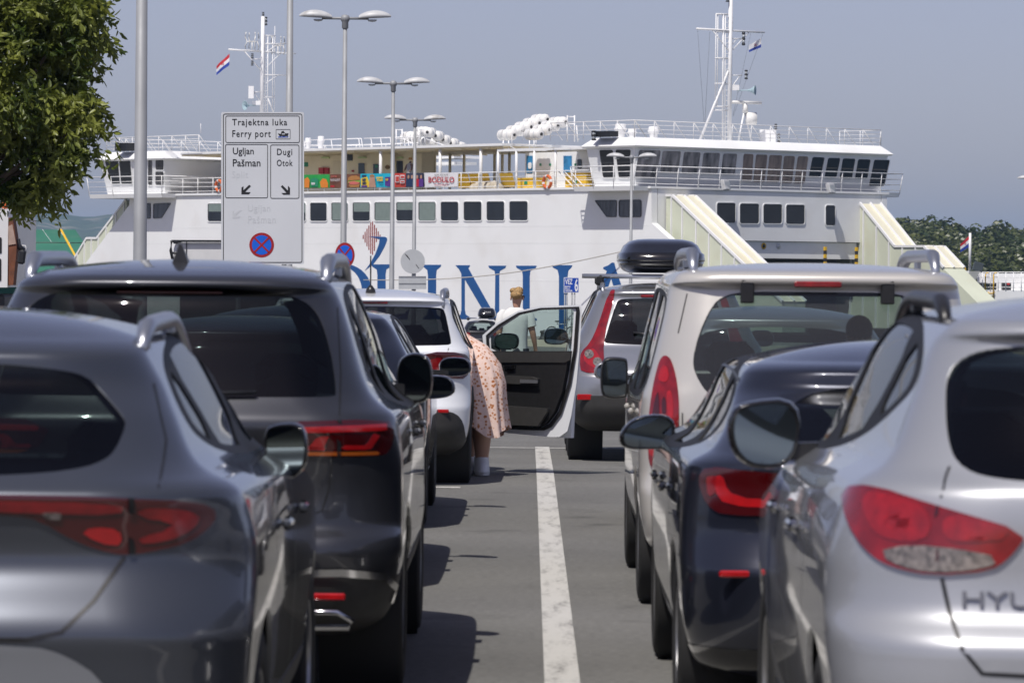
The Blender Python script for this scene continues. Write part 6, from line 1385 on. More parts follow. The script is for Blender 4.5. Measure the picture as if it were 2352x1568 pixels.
c.rails(.56, .95, 2.7, .045, .02, 'trim_black'); c.handles((1.6, 2.55), .98, 'chrome'); c.mirrors(2.62, 1.20, [(-.095, .10), (.08, .085), (.11, .04), (.10, -.05), (.04, -.10), (-.08, -.085)], 'gloss_black', .945)
c.badge('HYUNDAI', -.60, .862, .056, 'badge_grey', 1.6); c.wiper([(0, 1.17), (-.2, 1.18), (-.4, 1.19)])

# -- black hatchback with roof box far off on the quay
c = hatch('small black hatchback with a roof box parked far off by the hull', -2.07, 187.5, 'paint_black', L=4.2, H=1.48, glass='glass_light', gz=-1.74, group=None)
for y in (.95, 1.9):
    mb = MB(); mb.tube([(-.68, y, 1.56), (.68, y, 1.56)], .025, 8); o = mb.build('roof_bar', 'rail_silver', c.root, world=False)
    for x in (-.6, .6): mb = MB(); mb.box((x, y, 1.52), (.09, .1, .12), bev=.02); mb.build('bar_clamp', 'trim_black', o, world=False)
roofbox(-1.85, 189.0, -.15, .82, 1.9, .44, 'black roof box on the far hatchback', 'THULE')
# ------------------------------------------------------------------ lamp posts
def half_shell(mb, M, L, w, h):
    """street-lamp head: flat below, domed above, long axis x"""
    n, m = 14, 7; v = []
    for i in range(n + 1):
        u = i / n; x = L * u; k = math.sin(math.pi * min(1, (u * .92 + .06))) ** .55
        for j in range(m + 1):
            a = math.pi * j / m; v.append(M @ Vector((x, w / 2 * k * math.cos(a), h * k * math.sin(a))))
    f = [(i * (m + 1) + j, (i + 1) * (m + 1) + j, (i + 1) * (m + 1) + j + 1, i * (m + 1) + j + 1) for i in range(n) for j in range(m)]
    f += [(i * (m + 1), i * (m + 1) + m, (i + 1) * (m + 1) + m, (i + 1) * (m + 1)) for i in range(n)]
    mb.add(v, f)
def lamp(px, py, d, label, H=9.4, yaw=0.0, span=2.36, tilt=0.0):
    top = W(px, py, d); g = GZ(d); base = Vector((top.x - .0, top.y, g)); o = empty('street_lamp', base, label, 'street lamp', 'double street lamps along the lanes')
    h = top.z - g if H is None else top.z - g
    mb = MB(); mb.tube([base, base + UP * (h * .18), base + UP * (h * .18 + .02), base + UP * (h - .1)], [.10, .097, .09, .056], 14); mb.lathe([(.2, 0), (.2, .03), (.12, .05)], 14, Matrix.Translation(base)); mb.build('pole', 'galv', o)
    c = base + UP * (h - .03); ax = Vector((math.cos(yaw), math.sin(yaw), 0))
    mb = MB(); mb.lathe([(.06, -.28), (.085, -.25), (.085, -.1), (.11, -.06), (.13, 0), (.09, .08), (0, .10)], 14, Matrix.Translation(c)); mb.tube([c - ax * span * .26, c + ax * span * .26], .035, 8); mb.build('bracket', 'galv', o)
    for sg in (1, -1):
        a = ax * sg; M = frame4(c + a * span * .15 + UP * (.0), a + UP * .05, UP.cross(a), UP); mb = MB(); half_shell(mb, M, span * .36, .36, .20); hd = mb.build('lamp_head', 'lamp_shell', o)
        M2 = frame4(c + a * span * .30 + UP * (-.03), a, UP.cross(a), UP); mb = MB(); mb.lathe([(.0, -.06), (.10, -.045), (.13, .0)], 14, M2); mb.build('lamp_glass', 'lens_clear', hd)
lamp(793, 40, 112, 'double street lamp whose post carries the nearest round no-stopping sign', yaw=.03)
lamp(903.5, 190, 141, 'double street lamp between the no-stopping sign and the sign seen from behind', yaw=.04)
lamp(953.5, 274, 167, 'double street lamp with a round sign seen from behind on its post', yaw=.03)
lamp(1451, 360, 200, 'double street lamp in front of the bow wheelhouse', yaw=-.25)
lamp(2388, 411, 232, 'double street lamp at the right edge of the picture')
for px, d, lb in ((331, 55, 'nearest thick grey street lamp post left of the port sign'), (668, 85, 'grey street lamp post rising behind the port sign')):
    b = W(px, 0, d); lamp(px, 784 - (b.z - CAMH) * 0 - ((9.4 + GZ(d) - CAMH) * FPX / d) - 150, d, lb, yaw=.03)

# ------------------------------------------------------------------ big port sign
SGD = 76.0
Z8 = lambda x, y: (505.7 + x * .2324, 252.9 + y * .2324)
def SG(x, y, o=0.0): p = W(*Z8(x, y), SGD); return Vector((p.x, p.y - o, p.z))
sgx = (SG(400, 700) - SG(0, 700)).normalized(); sgo = SG(0, 0)
SGN = empty('port_sign', Vector((SG(410, 0).x, SGD, GZ(SGD))), 'tall white port sign with ferry destinations and arrows', 'sign')
mb = MB(); mb.prism([SG(x, y) for x, y in rrect(10, 20, 828, 1522, 18)], (0, .035, 0)); BD = mb.build('panel', 'sign_face', SGN)
for x in (190, 640):
    p = SG(x, 40); mb = MB(); mb.tube([Vector((p.x, SGD + .085, GZ(SGD))), Vector((p.x, SGD + .085, p.z))], .045, 12); mb.build('post', 'galv', SGN)
def sring(x0, y0, x1, y1, r, w, name='border', mat='sign_black', o=.004):
    a, b = rrect(x0, y0, x1, y1, r), rrect(x0 + w, y0 + w, x1 - w, y1 - w, max(2, r - w)); n = len(a); mb = MB(); mb.sm = False
    v = [SG(*p, .001) for p in a] + [SG(*p, .001) for p in b] + [SG(*p, o) for p in a] + [SG(*p, o) for p in b]; f = []
    for i in range(n):
        j = (i + 1) % n; f += [(2 * n + i, 2 * n + j, 3 * n + j, 3 * n + i), (i, j, 2 * n + j, 2 * n + i), (n + j, n + i, 3 * n + i, 3 * n + j)]
    mb.add(v, f); return mb.build(name, mat, BD)
sring(28, 36, 812, 1508, 22, 7); sring(52, 56, 786, 324, 18, 6); sring(50, 337, 472, 870, 18, 6); sring(496, 342, 782, 875, 18, 6); sring(550, 190, 694, 288, 8, 4)
fit_text('Trajektna luka', 118, 88, 662, 172, 'sign_black', SG, BD, space=1.15, bold=.008); fit_text('Ferry port', 120, 200, 500, 288, 'sign_black', SG, BD, space=1.15, bold=.008)
fit_text('Ugljan', 125, 372, 332, 458, 'sign_black', SG, BD, bold=.008); fit_text('Pašman', 125, 485, 398, 558, 'sign_black', SG, BD, bold=.008); fit_text('Dugi', 562, 382, 712, 465, 'sign_black', SG, BD, space=1.15, bold=.008); fit_text('Otok', 560, 490, 716, 554, 'sign_black', SG, BD, space=1.15, bold=.008)
fit_text('Split', 118, 604, 276, 688, 'sign_ghost', SG, BD, .0025, space=1.1); fit_text('Ugljan', 275, 935, 495, 1022, 'sign_ghost', SG, BD, .0025, space=1.1); fit_text('Pašman', 275, 1045, 548, 1118, 'sign_ghost', SG, BD, .0025, space=1.1)
def spoly(pts, mat, name, o=.004, par=None): mb = MB(); mb.sm = False; mb.prism([SG(*p, .001) for p in pts], (0, -o + .001, 0)); return mb.build(name, mat, par or BD)
spoly([(210, 768), (230, 752), (230, 792), (288, 738), (303, 752), (246, 810), (300, 812), (285, 832), (210, 832)], 'sign_black', 'arrow'); spoly([(690, 768), (670, 748), (670, 795), (615, 742), (600, 756), (655, 818), (605, 820), (625, 836), (690, 836)], 'sign_black', 'arrow')
spoly([(122, 1000), (136, 990), (138, 1022), (196, 985), (214, 990), (152, 1042), (200, 1050), (185, 1068), (122, 1070)], 'sign_ghost', 'arrow', .0025)
spoly([(570, 232), (600, 236), (604, 222), (605, 212), (628, 206), (634, 218), (642, 230), (676, 230), (668, 258), (588, 258)], 'sign_black', 'ferry_symbol'); spoly([(612, 232), (640, 232), (640, 242), (608, 242)], 'sign_face', 'ferry_symbol', .006); spoly([(572, 264), (590, 260), (610, 266), (630, 260), (650, 266), (672, 261), (672, 270), (572, 272)], 'board_blue', 'wave_symbol')
def nostop(fn, cx, cy, R, par, q=.004):
    """round no-stopping face in traced coordinates: red rim, blue field, red cross"""
    def disc(r, o0, mat, name):
        mb = MB(); mb.sm = False; n = 40; P = [fn(cx + r * math.cos(2 * math.pi * i / n), cy + r * math.sin(2 * math.pi * i / n), o0) for i in range(n)]; mb.prism(P, (0, .003, 0)); return mb.build(name, mat, par)
    disc(R, q, 'sign_red', 'rim'); disc(R * .79, q + .003, 'sign_blue', 'field')
    for k, s_ in enumerate((1, -1)):
        w = R * .075; L_ = R * .80; mb = MB(); mb.sm = False; a = R_(45) * s_; d = (math.cos(a), math.sin(a)); t = (-d[1], d[0])
        mb.prism([fn(cx + d[0] * L_ * i + t[0] * w * j, cy + d[1] * L_ * i + t[1] * w * j, q + .006 + .0015 * k) for i, j in ((-1, -1), (1, -1), (1, 1), (-1, 1))], (0, .003, 0)); mb.build('cross_bar', 'sign_red', par)
nostop(SG, 410, 1333, 122, BD)
# round sign on the lamp post
def at(d): return lambda x, y, o=0.0: (lambda p: Vector((p.x, p.y - o, p.z)))(W(x, y, d))
ns = empty('no_stopping_sign', W(792, 586, 111.85), 'round red and blue no-stopping sign on a lamp post', 'sign'); f = at(111.85)
mb = MB(); mb.prism([f(792 + 23 * math.cos(2 * math.pi * i / 36), 586 + 30 * math.sin(2 * math.pi * i / 36) * 1.0) for i in range(36)], (0, .03, 0)); mb.build('backing', 'sign_back', ns)
f2 = lambda x, y, o=0.0: f(792 + (x - 792), 586 + (y - 586) * 1.30, o); nostop(f2, 792, 586, 22.3, ns)
mb = MB(); mb.prism([f(789.5, 601, .012), f(794.5, 601, .012), f(794.5, 608, .012), f(789.5, 608, .012)], (0, .004, 0)); mb.build('sticker', 'letter_white', ns)
# signs seen from behind
f = at(166.85); sb = empty('sign_back', W(948, 600, 166.8), 'grey back of a round sign above a grey rectangular plate', 'sign')
mb = MB(); mb.prism([f(948 + 28 * math.cos(2 * math.pi * i / 40), 600.5 + 28 * math.sin(2 * math.pi * i / 40)) for i in range(40)], (0, .03, 0)); r = mb.build('round_plate', 'sign_back', sb)
for (a, b_) in (((930, 583), (938, 592)), ((934, 585), (941, 596)), ((955, 607), (962, 616))): mb = MB(); mb.tube([f(*a, .006), f(*b_, .006)], .012, 5); mb.build('scratch', 'iron', r)
mb = MB(); mb.prism([f(x, y) for x, y in ((915.5, 634), (979, 634), (979, 664), (915.5, 664))], (0, .025, 0)); r = mb.build('square_plate', 'sign_back', sb)
for y in (634.5, 650): mb = MB(); mb.prism([f(916, y, .02), f(978.5, y, .02), f(978.5, y + 1.6, .02), f(916, y + 1.6, .02)], (0, .012, 0)); mb.build('clamp_rail', 'galv', r)
# berth board
f = at(208.0); bb = empty('berth_board', Vector((W(1312, 650, 208).x, 208, -1.43)), 'small blue berth board with white lettering before the hull', 'sign')
mb = MB(); mb.prism([f(*p) for p in rrect(1295, 637, 1330, 672.5, 1.2)], (0, .04, 0)); pn = mb.build('panel', 'letter_white', bb); mb = MB(); mb.prism([f(*p, .004) for p in rrect(1296.3, 638.3, 1328.7, 671.2, 1)], (0, .003, 0)); mb.build('blue_field', 'board_blue', pn)
for s_, q in (('VEZ', (1298, 640.5, 1315, 653)), ('6', (1320, 640, 1327.5, 669.5)), ('BERTH', (1298, 656.5, 1310, 660.5)), ('MOLO', (1298, 661.5, 1309, 665.3)), ('ANLEGER', (1298, 666, 1315, 670))): fit_text(s_, *q, 'letter_white', f, pn, .009, bold=.02)
for px in (1297.5, 1302.5, 1314, 1320): p = W(px, 660, 208.06); mb = MB(); mb.tube([Vector((p.x, 208.07, -1.43)), Vector((p.x, 208.07, W(px, 671, 208).z))], .035, 8); mb.build('post', 'galv', bb)

# ------------------------------------------------------------------ bollard, bicycle
b0 = W(1250, 778, 210); b0.z = -1.43; bo = empty('mooring_bollard', b0, 'dark iron mooring bollard on the quay edge', 'bollard')
mb = MB(); mb.lathe([(.32, 0), (.32, .05), (.24, .08), (.19, .2), (.18, .3), (.22, .38), (.20, .45), (0, .48)], 18, Matrix.Translation(b0)); mb.build('post', 'iron', bo)
mb = MB(); mb.tube([b0 + Vector((-.12, 0, .36)), b0 + Vector((.1, 0, .42)), b0 + Vector((.33, 0, .40)), b0 + Vector((.42, 0, .36))], [.1, .11, .09, .05], 10); mb.build('horn', 'iron', bo)
def bicycle(px, d, yaw, label, col):
    b = W(px, 790, d); b.z = -1.43; o = empty('bicycle', b, label, 'bicycle', 'bicycles leaning at the berth board', yaw); a = Vector((math.cos(yaw), math.sin(yaw), 0)); P = lambda x, z, y=0: b + a * x + UP * z + UP.cross(a) * y
    side = UP.cross(a)
    for x in (-.52, .52):
        M = axis_m(P(x, .34), side); mb = MB(); n = 28; v = []
        for k in range(n):
            for j in range(6): t, q = 2 * math.pi * k / n, 2 * math.pi * j / 6; v.append(M @ Vector(((.32 + .024 * math.cos(q)) * math.cos(t), (.32 + .024 * math.cos(q)) * math.sin(t), .024 * math.sin(q))))
        mb.add(v, [(k * 6 + j, ((k + 1) % n) * 6 + j, ((k + 1) % n) * 6 + (j + 1) % 6, k * 6 + (j + 1) % 6) for k in range(n) for j in range(6)]); wl_ = mb.build('wheel', 'tyre', o)
        mb = MB()
        for k in range(9): t = math.pi * k / 9; mb.tube([M @ Vector((.3 * math.cos(t), .3 * math.sin(t), 0)), M @ Vector((-.3 * math.cos(t), -.3 * math.sin(t), 0))], .004, 4)
        mb.build('spokes', 'galv', wl_); mb = MB(); mb.tube([M @ Vector((.37 * math.cos(t), .37 * math.sin(t), 0)) for t in np.linspace(.3, 2.6, 12)], .02, 6); mb.build('mudguard', 'letter_white', wl_)
    mb = MB()
    for q, r in (([(.52, .34), (.36, .92)], .016), ([(.38, .86), (-.08, .32)], .018), ([(-.08, .32), (-.22, .82)], .016), ([(-.22, .80), (.37, .80)], .016), ([(-.52, .34), (-.08, .32)], .012), ([(-.52, .34), (-.2, .76)], .012)): mb.tube([P(*z) for z in q], r, 6)
    mb.build('frame', col, o)
    mb = MB(); mb.tube([P(.36, .9), P(.38, 1.02)], .014, 6); mb.tube([P(.30, 1.0, -.28), P(.38, 1.04, -.1), P(.38, 1.04, .1), P(.30, 1.0, .28)], .014, 6); mb.build('handlebar', 'iron', o)
    mb = MB(); mb.ball(P(-.24, .93), (.13, .09, .04), 12, 6); mb.tube([P(-.23, .78), P(-.24, .92)], .012, 6); mb.build('saddle', 'iron', o)
bicycle(1290, 208.9, .35, 'white bicycle nearest the bollard at the berth board', 'letter_white'); bicycle(1322, 209.4, 2.2, 'dark bicycle behind the posts of the berth board', 'iron')

# ------------------------------------------------------------------ trucks on the left, green ramp
tk = empty('truck', Vector((-10.9, 88, GZ(88))), 'white truck with rusty trim cut off by the left edge', 'truck'); f = at(88.0)
g = GZ(88)
mb = MB(); mb.prism([f(-160, 478), f(2, 478), f(16, 484), f(19, 500), f(17, 660), f(-160, 660)], (0, 5, 0)); cab = mb.build('cab', 'truck_white', tk)
mb = MB(); mb.box((f(-70, 600).x, 90.5, (f(0, 660).z + g) / 2), (1.4, 4.6, f(0, 660).z - g - .3), bev=.05); mb.build('chassis', 'iron', tk)
for dy in (1.0, 4.0):
    for px in (-150, -12): M = axis_m((f(px, 600).x, 88 + dy, g + .5), (1, 0, 0)); mb = MB(); mb.lathe([(.3, -.14), (.48, -.15), (.5, -.1), (.5, .1), (.48, .15), (.3, .14)], 28, M); mb.build('wheel', 'tyre', tk)
for q in ((-6, 545, 4, 582), (-6, 594, 3, 645)): mb = MB(); mb.prism([f(*p, .012) for p in rrect(q[0], q[1], q[2], q[3], 3)], (0, .01, 0)); mb.build('panel_opening', 'sign_black', cab)
mb = MB(); mb.prism([f(19.5, 500), f(29, 500), f(38, 560), f(38, 575), f(30, 655), f(19.5, 655)], (0, .5, 0)); mb.build('side_fairing', 'rust', cab)
mb = MB(); mb.prism([f(19, 520), f(28.5, 515), f(37, 560), f(19.5, 563)], (0, -.02, 0)); mb.build('fairing_panel', pm('rust_pale', (.38, .27, .22), .7, var=.2, vscale=5), cab)
mb = MB(); mb.tube([f(37, 549, -.2), f(40, 566, -.2), f(52, 576, -.2)], .06, 8); mb.build('mirror_arm', 'black_gear', cab)
mb = MB(); mb.box(f(51, 590, .1), (.16, .14, .30), Ry(.12), bev=.04); mb.build('door_mirror', 'black_gear', cab)
mb = MB(); mb.tube([f(40, 567, -.5), f(41, 563, -.5), f(52, 564, -.5), f(54, 580, -.5)], .014, 6); mb.build('grab_rail', 'letter_white', cab)
mb = MB(); mb.prism([f(22, 478, -.6), f(33, 463, -.6), f(33, 485, -.6), f(22, 485, -.6)], (0, .4, 0)); mb.build('roof_box', 'truck_white', cab); mb = MB(); mb.lathe([(.06, 0), (.06, .12), (.03, .15), (0, .15)], 12, Matrix.Translation(f(4, 479, -.5))); mb.build('beacon', 'orange_paint', cab)
# white truck behind the sign
f = at(100.0); g = GZ(100); t2 = empty('truck', Vector((f(520, 0).x, 100, g)), 'white truck top with a black roof edge, half hidden behind the port sign', 'truck')
mb = MB(); mb.prism([f(399, 640), f(399, 572), f(402, 562), f(410, 557), f(640, 557), f(648, 562), f(650, 575), f(650, 640)], (0, 2.2, 0)); cb = mb.build('cab', 'truck_white', t2)
mb = MB(); mb.box((f(525, 600).x, 101.2, (f(0, 640).z + g) / 2 + .2), (2.3, 2.2, f(0, 640).z - g - .4), bev=.05); mb.build('chassis', 'iron', t2)
for px in (415, 635): M = axis_m((f(px, 600).x, 101.5, g + .5), (1, 0, 0)); mb = MB(); mb.lathe([(.3, -.14), (.48, -.15), (.5, -.1), (.5, .1), (.48, .15), (.3, .14)], 28, M); mb.build('wheel', 'tyre', t2)
mb = MB(); mb.prism([f(394, 551, .1), f(640, 552, .1), f(640, 556, .1), f(412, 555.5, .1), f(400, 560, .1)], (0, .8, 0)); mb.build('roof_edge', 'black_gear', cb)
mb = MB(); mb.tube([f(395, 553, .1), f(393, 575, .1), f(398, 600, .1)], .035, 8); mb.tube([f(393, 580, .1), f(418, 584, .1)], .03, 6); mb.build('roof_bracket', 'black_gear', cb)
mb = MB(); mb.prism([f(*p, .01) for p in rrect(412, 563, 636, 612, 5)], (0, .008, 0)); mb.build('rear_panel', pm('truck_white2', (.66, .66, .66), .4, var=.05), cb)
mb = MB(); mb.tube([f(429, 556, .03), f(428, 590, .03)], .01, 5); mb.build('cable', 'black_gear', cb)
# green ramp
f = at(300.0)
def GR(x, y): k = (y - 527) / 90; return W(x, y, 308 - 10 * k)
gp = empty('green_ramp', Vector((W(100, 640, 300).x, 300, -3.3)), 'green steel ramp with a yellow diagonal stripe beyond the truck', 'ramp')
mb = MB(); mb.prism([GR(x, y) for x, y in ((-120, 527), (173, 527.5), (194, 558), (230, 655), (-120, 655))], (0, 1.0, -.8)); pl_ = mb.build('plate', 'green_steel', gp)
mb = MB(); mb.box((W(60, 640, 304).x, 306, -1.5), (9, 4, 4)); mb.build('base', 'green_steel', gp)
def gstrip(a, b, w, mat, name, dz=.03): A, B = GR(*a), GR(*b); t = Vector((w, 0, 0)); mb = MB(); o_ = Vector((0, -.04, .02)); mb.hexa([A + o_, A + t + o_, B + t + o_, B + o_], [p + Vector((0, -dz, dz)) for p in (A + o_, A + t + o_, B + t + o_, B + o_)]); mb.build(name, mat, pl_)
gstrip((137, 527.5), (172, 592), .16, 'yellow_paint', 'yellow_stripe'); gstrip((133, 528), (160, 560), .025, 'letter_white', 'seam'); gstrip((97, 528), (118, 557), .02, 'letter_white', 'seam'); gstrip((58, 528), (78, 556), .012, 'sign_green', 'seam'); gstrip((200, 572), (240, 650), .05, 'sign_green', 'edge')
A, B = GR(20, 557.5), GR(194, 558.8); mb = MB(); mb.tube([A + Vector((0, -.06, .02)), B + Vector((0, -.06, .02))], .05, 6); mb.build('hinge_line', 'iron', pl_)

# ------------------------------------------------------------------ second ferry at the right edge
Zb = lambda x, y: (2058 + x * .125, 529 + y * .125)
f = lambda x, y, o=0.0: (lambda p: Vector((p.x, p.y - o, p.z)))(W(*Zb(x, y), 236.0))
v2 = empty('moored_ferry', Vector((W(2300, 660, 240).x, 240, -3.3)), 'white ferry deck with rails at the right edge', 'ferry')
def q4(x0, y0, x1, y1, dep, name, mat, par=v2, o=0.0): mb = MB(); mb.prism([f(x0, y0, o), f(x1, y0, o), f(x1, y1, o), f(x0, y1, o)], (0, dep, 0)); return mb.build(name, mat, par)
hb_ = q4(1250, 1105, 3400, 2600, 10, 'hull', 'ship_white'); q4(600, 745, 1330, 2300, 1.2, 'bulwark', 'ship_white', o=.4); q4(940, 900, 1250, 975, .02, 'blue_stripe', 'ship_blue', hb_, .43)
mb = MB(); mb.prism([f(1330, 750, .9), f(1510, 750, .9), f(1230, 1300, .9), f(1150, 1300, .9), f(1130, 1130, .9)], (0, .15, 0)); pl2 = mb.build('side_plate', pm('plate_grey', (.34, .35, .34), .6, var=.06), v2)
mb = MB(); mb.prism([f(1240, 985, 1.0), f(1350, 985, 1.0), f(1280, 1110, 1.0), f(1180, 1120, 1.0)], (0, .1, 0)); mb.build('fairlead', 'iron', pl2)
mb = MB(); p = f(1490, 670, .6); mb.box(p, (.55, .2, .5), Ry(.25), bev=.03); mb.build('floodlight', 'glass_grey', v2)
mb = MB()
for y in (770, 860, 960, 1045): mb.tube([f(1440, y), f(3200, y)], .03 if y == 770 else .02, 6)
for x in range(1450, 3200, 142): mb.tube([f(x, 765), f(x, 1110)], .028, 6)
mb.build('railing', 'ship_white_rail', v2)
mb = MB()
for k in range(14): y = 780 + k * 14; mb.tube([f(1500 + 3 * k, y, -1.0), f(1850, y + 6, -1.0)], .035, 6)
mb.build('rope_coil', 'ship_white_rail', v2)
q4(1440, 970, 1650, 1100, .6, 'stowed_gear', 'black_gear', o=-2); q4(2030, 960, 2190, 1100, .6, 'stowed_gear', 'black_gear', o=-2); q4(1850, 970, 1920, 1095, .6, 'stowed_gear', 'black_gear', o=-2); q4(2100, 965, 2150, 1000, .1, 'red_box', 'box_red', o=-1.6)
q4(1880, 790, 3200, 1100, .2, 'bulkhead', 'ship_white', o=-3)
for x in (1640, 1790): mb = MB(); mb.tube([f(x + 60, 778, .12), f(x + 15, 782, .12), f(x, 810, .12), f(x - 8, 1260, .12)], .035, 6); mb.build('ladder_rail', 'yellow_paint', v2)
mb = MB(); mb.tube([f(1690, 1130, .1), f(1700, 1160, .1), f(1790, 1160, .1), f(1800, 1130, .1)], .04, 6); mb.build('ladder_step', 'yellow_paint', v2)
mb = MB(); mb.tube([f(1010, 700, .3), f(1060, 690, .3), f(1260, 695, .3), f(1270, 740, .3)], .06, 6); mb.build('yellow_fitting', 'yellow_paint', v2)
mb = MB(); mb.tube([f(1345, 760, .3), f(1352, 50, .3)], .07, 8); mb.build('flag_pole', 'ship_white_rail', v2)
flag(f(1338, 95, .3), (-.85, -.2, 0), .50, .62, 'small red white and blue flag on the white pole before the wood', .95)

# ------------------------------------------------------------------ foreground tree
def tree():
    rs = random.Random(11); D = 42.0; base = Vector((-6.3, D + .3, GZ(D)))
    o = empty('broadleaf_tree', base, 'leafy green tree hanging in at the upper left corner', 'tree')
    mb = MB(); top = W(-120, 120, D); tr = [base, base + UP * 1.2 + Vector((.05, 0, 0)), base + UP * 2.4 + Vector((.2, .1, 0)), top]
    mb.tube(tr, [.19, .16, .14, .07], 12)
    blobs = [(50, 90, 165), (105, 10, 125), (60, 230, 140), (20, 350, 105), (150, 60, 85), (-100, 150, 230), (150, 215, 70), (165, 300, 55), (110, 360, 60), (40, 430, 45), (-60, -80, 200), (165, -40, 80), (-180, 350, 160), (165, 140, 52), (90, 410, 42)]
    B = []
    for x, y, r in blobs: c = W(x, y, D + rs.uniform(-.5, .9)); B.append((c, r * D / FPX)); mid = tr[2].lerp(c, .5) + Vector((rs.uniform(-.1, .1), 0, -.15)); mb.tube([tr[2].lerp(top, rs.uniform(.0, .8)), mid, c], [.06, .035, .012], 7)
    V = []; F = []
    def leaf(p, d, s):
        side = d.cross(Vector((rs.gauss(0, 1), rs.gauss(0, 1), rs.gauss(0, 1))));
        if side.length < .01: return
        side.normalize(); nr = d.cross(side); w = s * .19; k = len(V)
        V.extend([p, p + d * s * .35 + side * w + nr * s * .05, p + d * s * .4, p + d * s * .35 - side * w + nr * s * .05, p + d * s * .72 + side * w * .75 + nr * .02 * s, p + d * s * .72 - side * w * .75 + nr * .02 * s, p + d * s - nr * s * .06]); F.extend([(k, k + 1, k + 2), (k, k + 2, k + 3), (k + 1, k + 4, k + 2), (k + 2, k + 5, k + 3), (k + 4, k + 6, k + 2), (k + 2, k + 6, k + 5)])
    for c, r in B:
        for _ in range(int(26 * (r / .6) ** 1.8) + 5):      # sprays of leaves with gaps between them
            u = Vector((rs.gauss(0, 1), rs.gauss(0, 1), rs.gauss(0, 1))).normalized(); q0 = c + u * r * rs.uniform(.35, 1.08); sr = rs.uniform(.10, .20)
            for _k in range(9):
                q = q0 + Vector((rs.gauss(0, 1), rs.gauss(0, 1), rs.gauss(0, .7))) * sr * .6
                td = (u * .9 + Vector((rs.gauss(0, .5), rs.gauss(0, .5), rs.gauss(0, .4) - .45))).normalized(); tl = rs.uniform(.10, .26)
                for k in range(11):
                    t = k / 10; p = q + td * tl * t - UP * (.07 * t * t); d = (td * .6 + Vector((rs.gauss(0, .65), rs.gauss(0, .65), rs.gauss(0, .55) - .3))).normalized(); leaf(p, d, rs.uniform(.065, .115))
    mb.build('trunk', 'bark', o)
    m2 = MB(); m2.sm = False; m2.add(V, F); m2.build('crown', 'leaf', o)
tree()

# ------------------------------------------------------------------ people
def skin_body(joints, edges, radii, name, mat, parent, root, levels=2):
    """one continuous body grown from a skeleton"""
    keys = list(joints); idx = {k: i for i, k in enumerate(keys)}; me = bpy.data.meshes.new(name)
    me.from_pydata([tuple(joints[k]) for k in keys], [(idx[a], idx[b]) for a, b in edges], []); ob = bpy.data.objects.new(name, me); COL.objects.link(ob)
    m = ob.modifiers.new('s', 'SKIN'); m.use_smooth_shade = True; m.branch_smoothing = .6; sd = ob.modifiers.new('d', 'SUBSURF'); sd.levels = levels; sd.render_levels = levels
    for k in keys:
        r = radii[k]; r = r if isinstance(r, tuple) else (r, r); d = me.skin_vertices[0].data[idx[k]]; d.radius = r; d.use_root = (k == root)
    dg = bpy.context.evaluated_depsgraph_get(); out = bpy.data.meshes.new_from_object(ob.evaluated_get(dg)); bpy.data.objects.remove(ob); bpy.data.meshes.remove(me)
    out.materials.clear(); out.materials.append(MATS[mat]); out.name = name; out.polygons.foreach_set('use_smooth', [True] * len(out.polygons)); return link(name, out, parent)
def loft(rings, name, mat, parent, cap=(False, False), thick=.0):
    """rings of equal length joined to a skin"""
    n = len(rings[0]); mb = MB(); mb.add([p for r in rings for p in r], [(k * n + i, k * n + (i + 1) % n, (k + 1) * n + (i + 1) % n, (k + 1) * n + i) for k in range(len(rings) - 1) for i in range(n)])
    if cap[0]: mb.add(rings[0], [tuple(range(n - 1, -1, -1))])
    if cap[1]: mb.add(rings[-1], [tuple(range(n))])
    return mb.build(name, mat, parent)
def ell(c, a, b, n=28, ax=Vector((1, 0, 0)), ay=Vector((0, 1, 0)), e=1.0, wob=None):
    out = []
    for i in range(n):
        t = 2 * math.pi * i / n; k = 1 + (wob(t) if wob else 0); cs, sn = math.cos(t), math.sin(t); out.append(c + ax * (a * k * math.copysign(abs(cs) ** e, cs)) + ay * (b * k * math.copysign(abs(sn) ** e, sn)))
    return out
pm('skin_tan', (.52, .29, .20), .5, var=.08, vscale=5); pm('skin_leg', (.48, .28, .20), .5, var=.08, vscale=5); pm('shoe_white', (.72, .73, .76), .6, var=.04, vscale=20); pm('shorts_dark', (.03, .032, .045), .85); pm('sole', (.62, .62, .62), .7)
def dressmat():
    m = pm('dress_floral', (.70, .48, .40), .85, bump=.15, bscale=30); nt = m.node_tree; b = nt.nodes['Principled BSDF']; tc = [n for n in nt.nodes if n.type == 'TEX_COORD'][0]
    v = nt.nodes.new('ShaderNodeTexVoronoi'); v.inputs['Scale'].default_value = 34; nz = nt.nodes.new('ShaderNodeTexNoise'); nz.inputs['Scale'].default_value = 30; nz.inputs['Detail'].default_value = 3
    nt.links.new(tc.outputs['Object'], v.inputs['Vector']); nt.links.new(tc.outputs['Object'], nz.inputs['Vector'])
    ad = nt.nodes.new('ShaderNodeMath'); ad.operation = 'MULTIPLY_ADD'; ad.inputs[1].default_value = .55; nt.links.new(nz.outputs[0], ad.inputs[0]); nt.links.new(v.outputs['Distance'], ad.inputs[2])
    cr = nt.nodes.new('ShaderNodeValToRGB'); e = cr.color_ramp.elements; e[0].position = .52; e[0].color = (.40, .14, .045, 1); e[1].position = .70; e[1].color = (.74, .56, .49, 1); k = cr.color_ramp.elements.new(.60); k.color = (.62, .36, .24, 1)
    nt.links.new(ad.outputs[0], cr.inputs[0]); nt.links.new(cr.outputs[0], b.inputs['Base Color'])
dressmat()
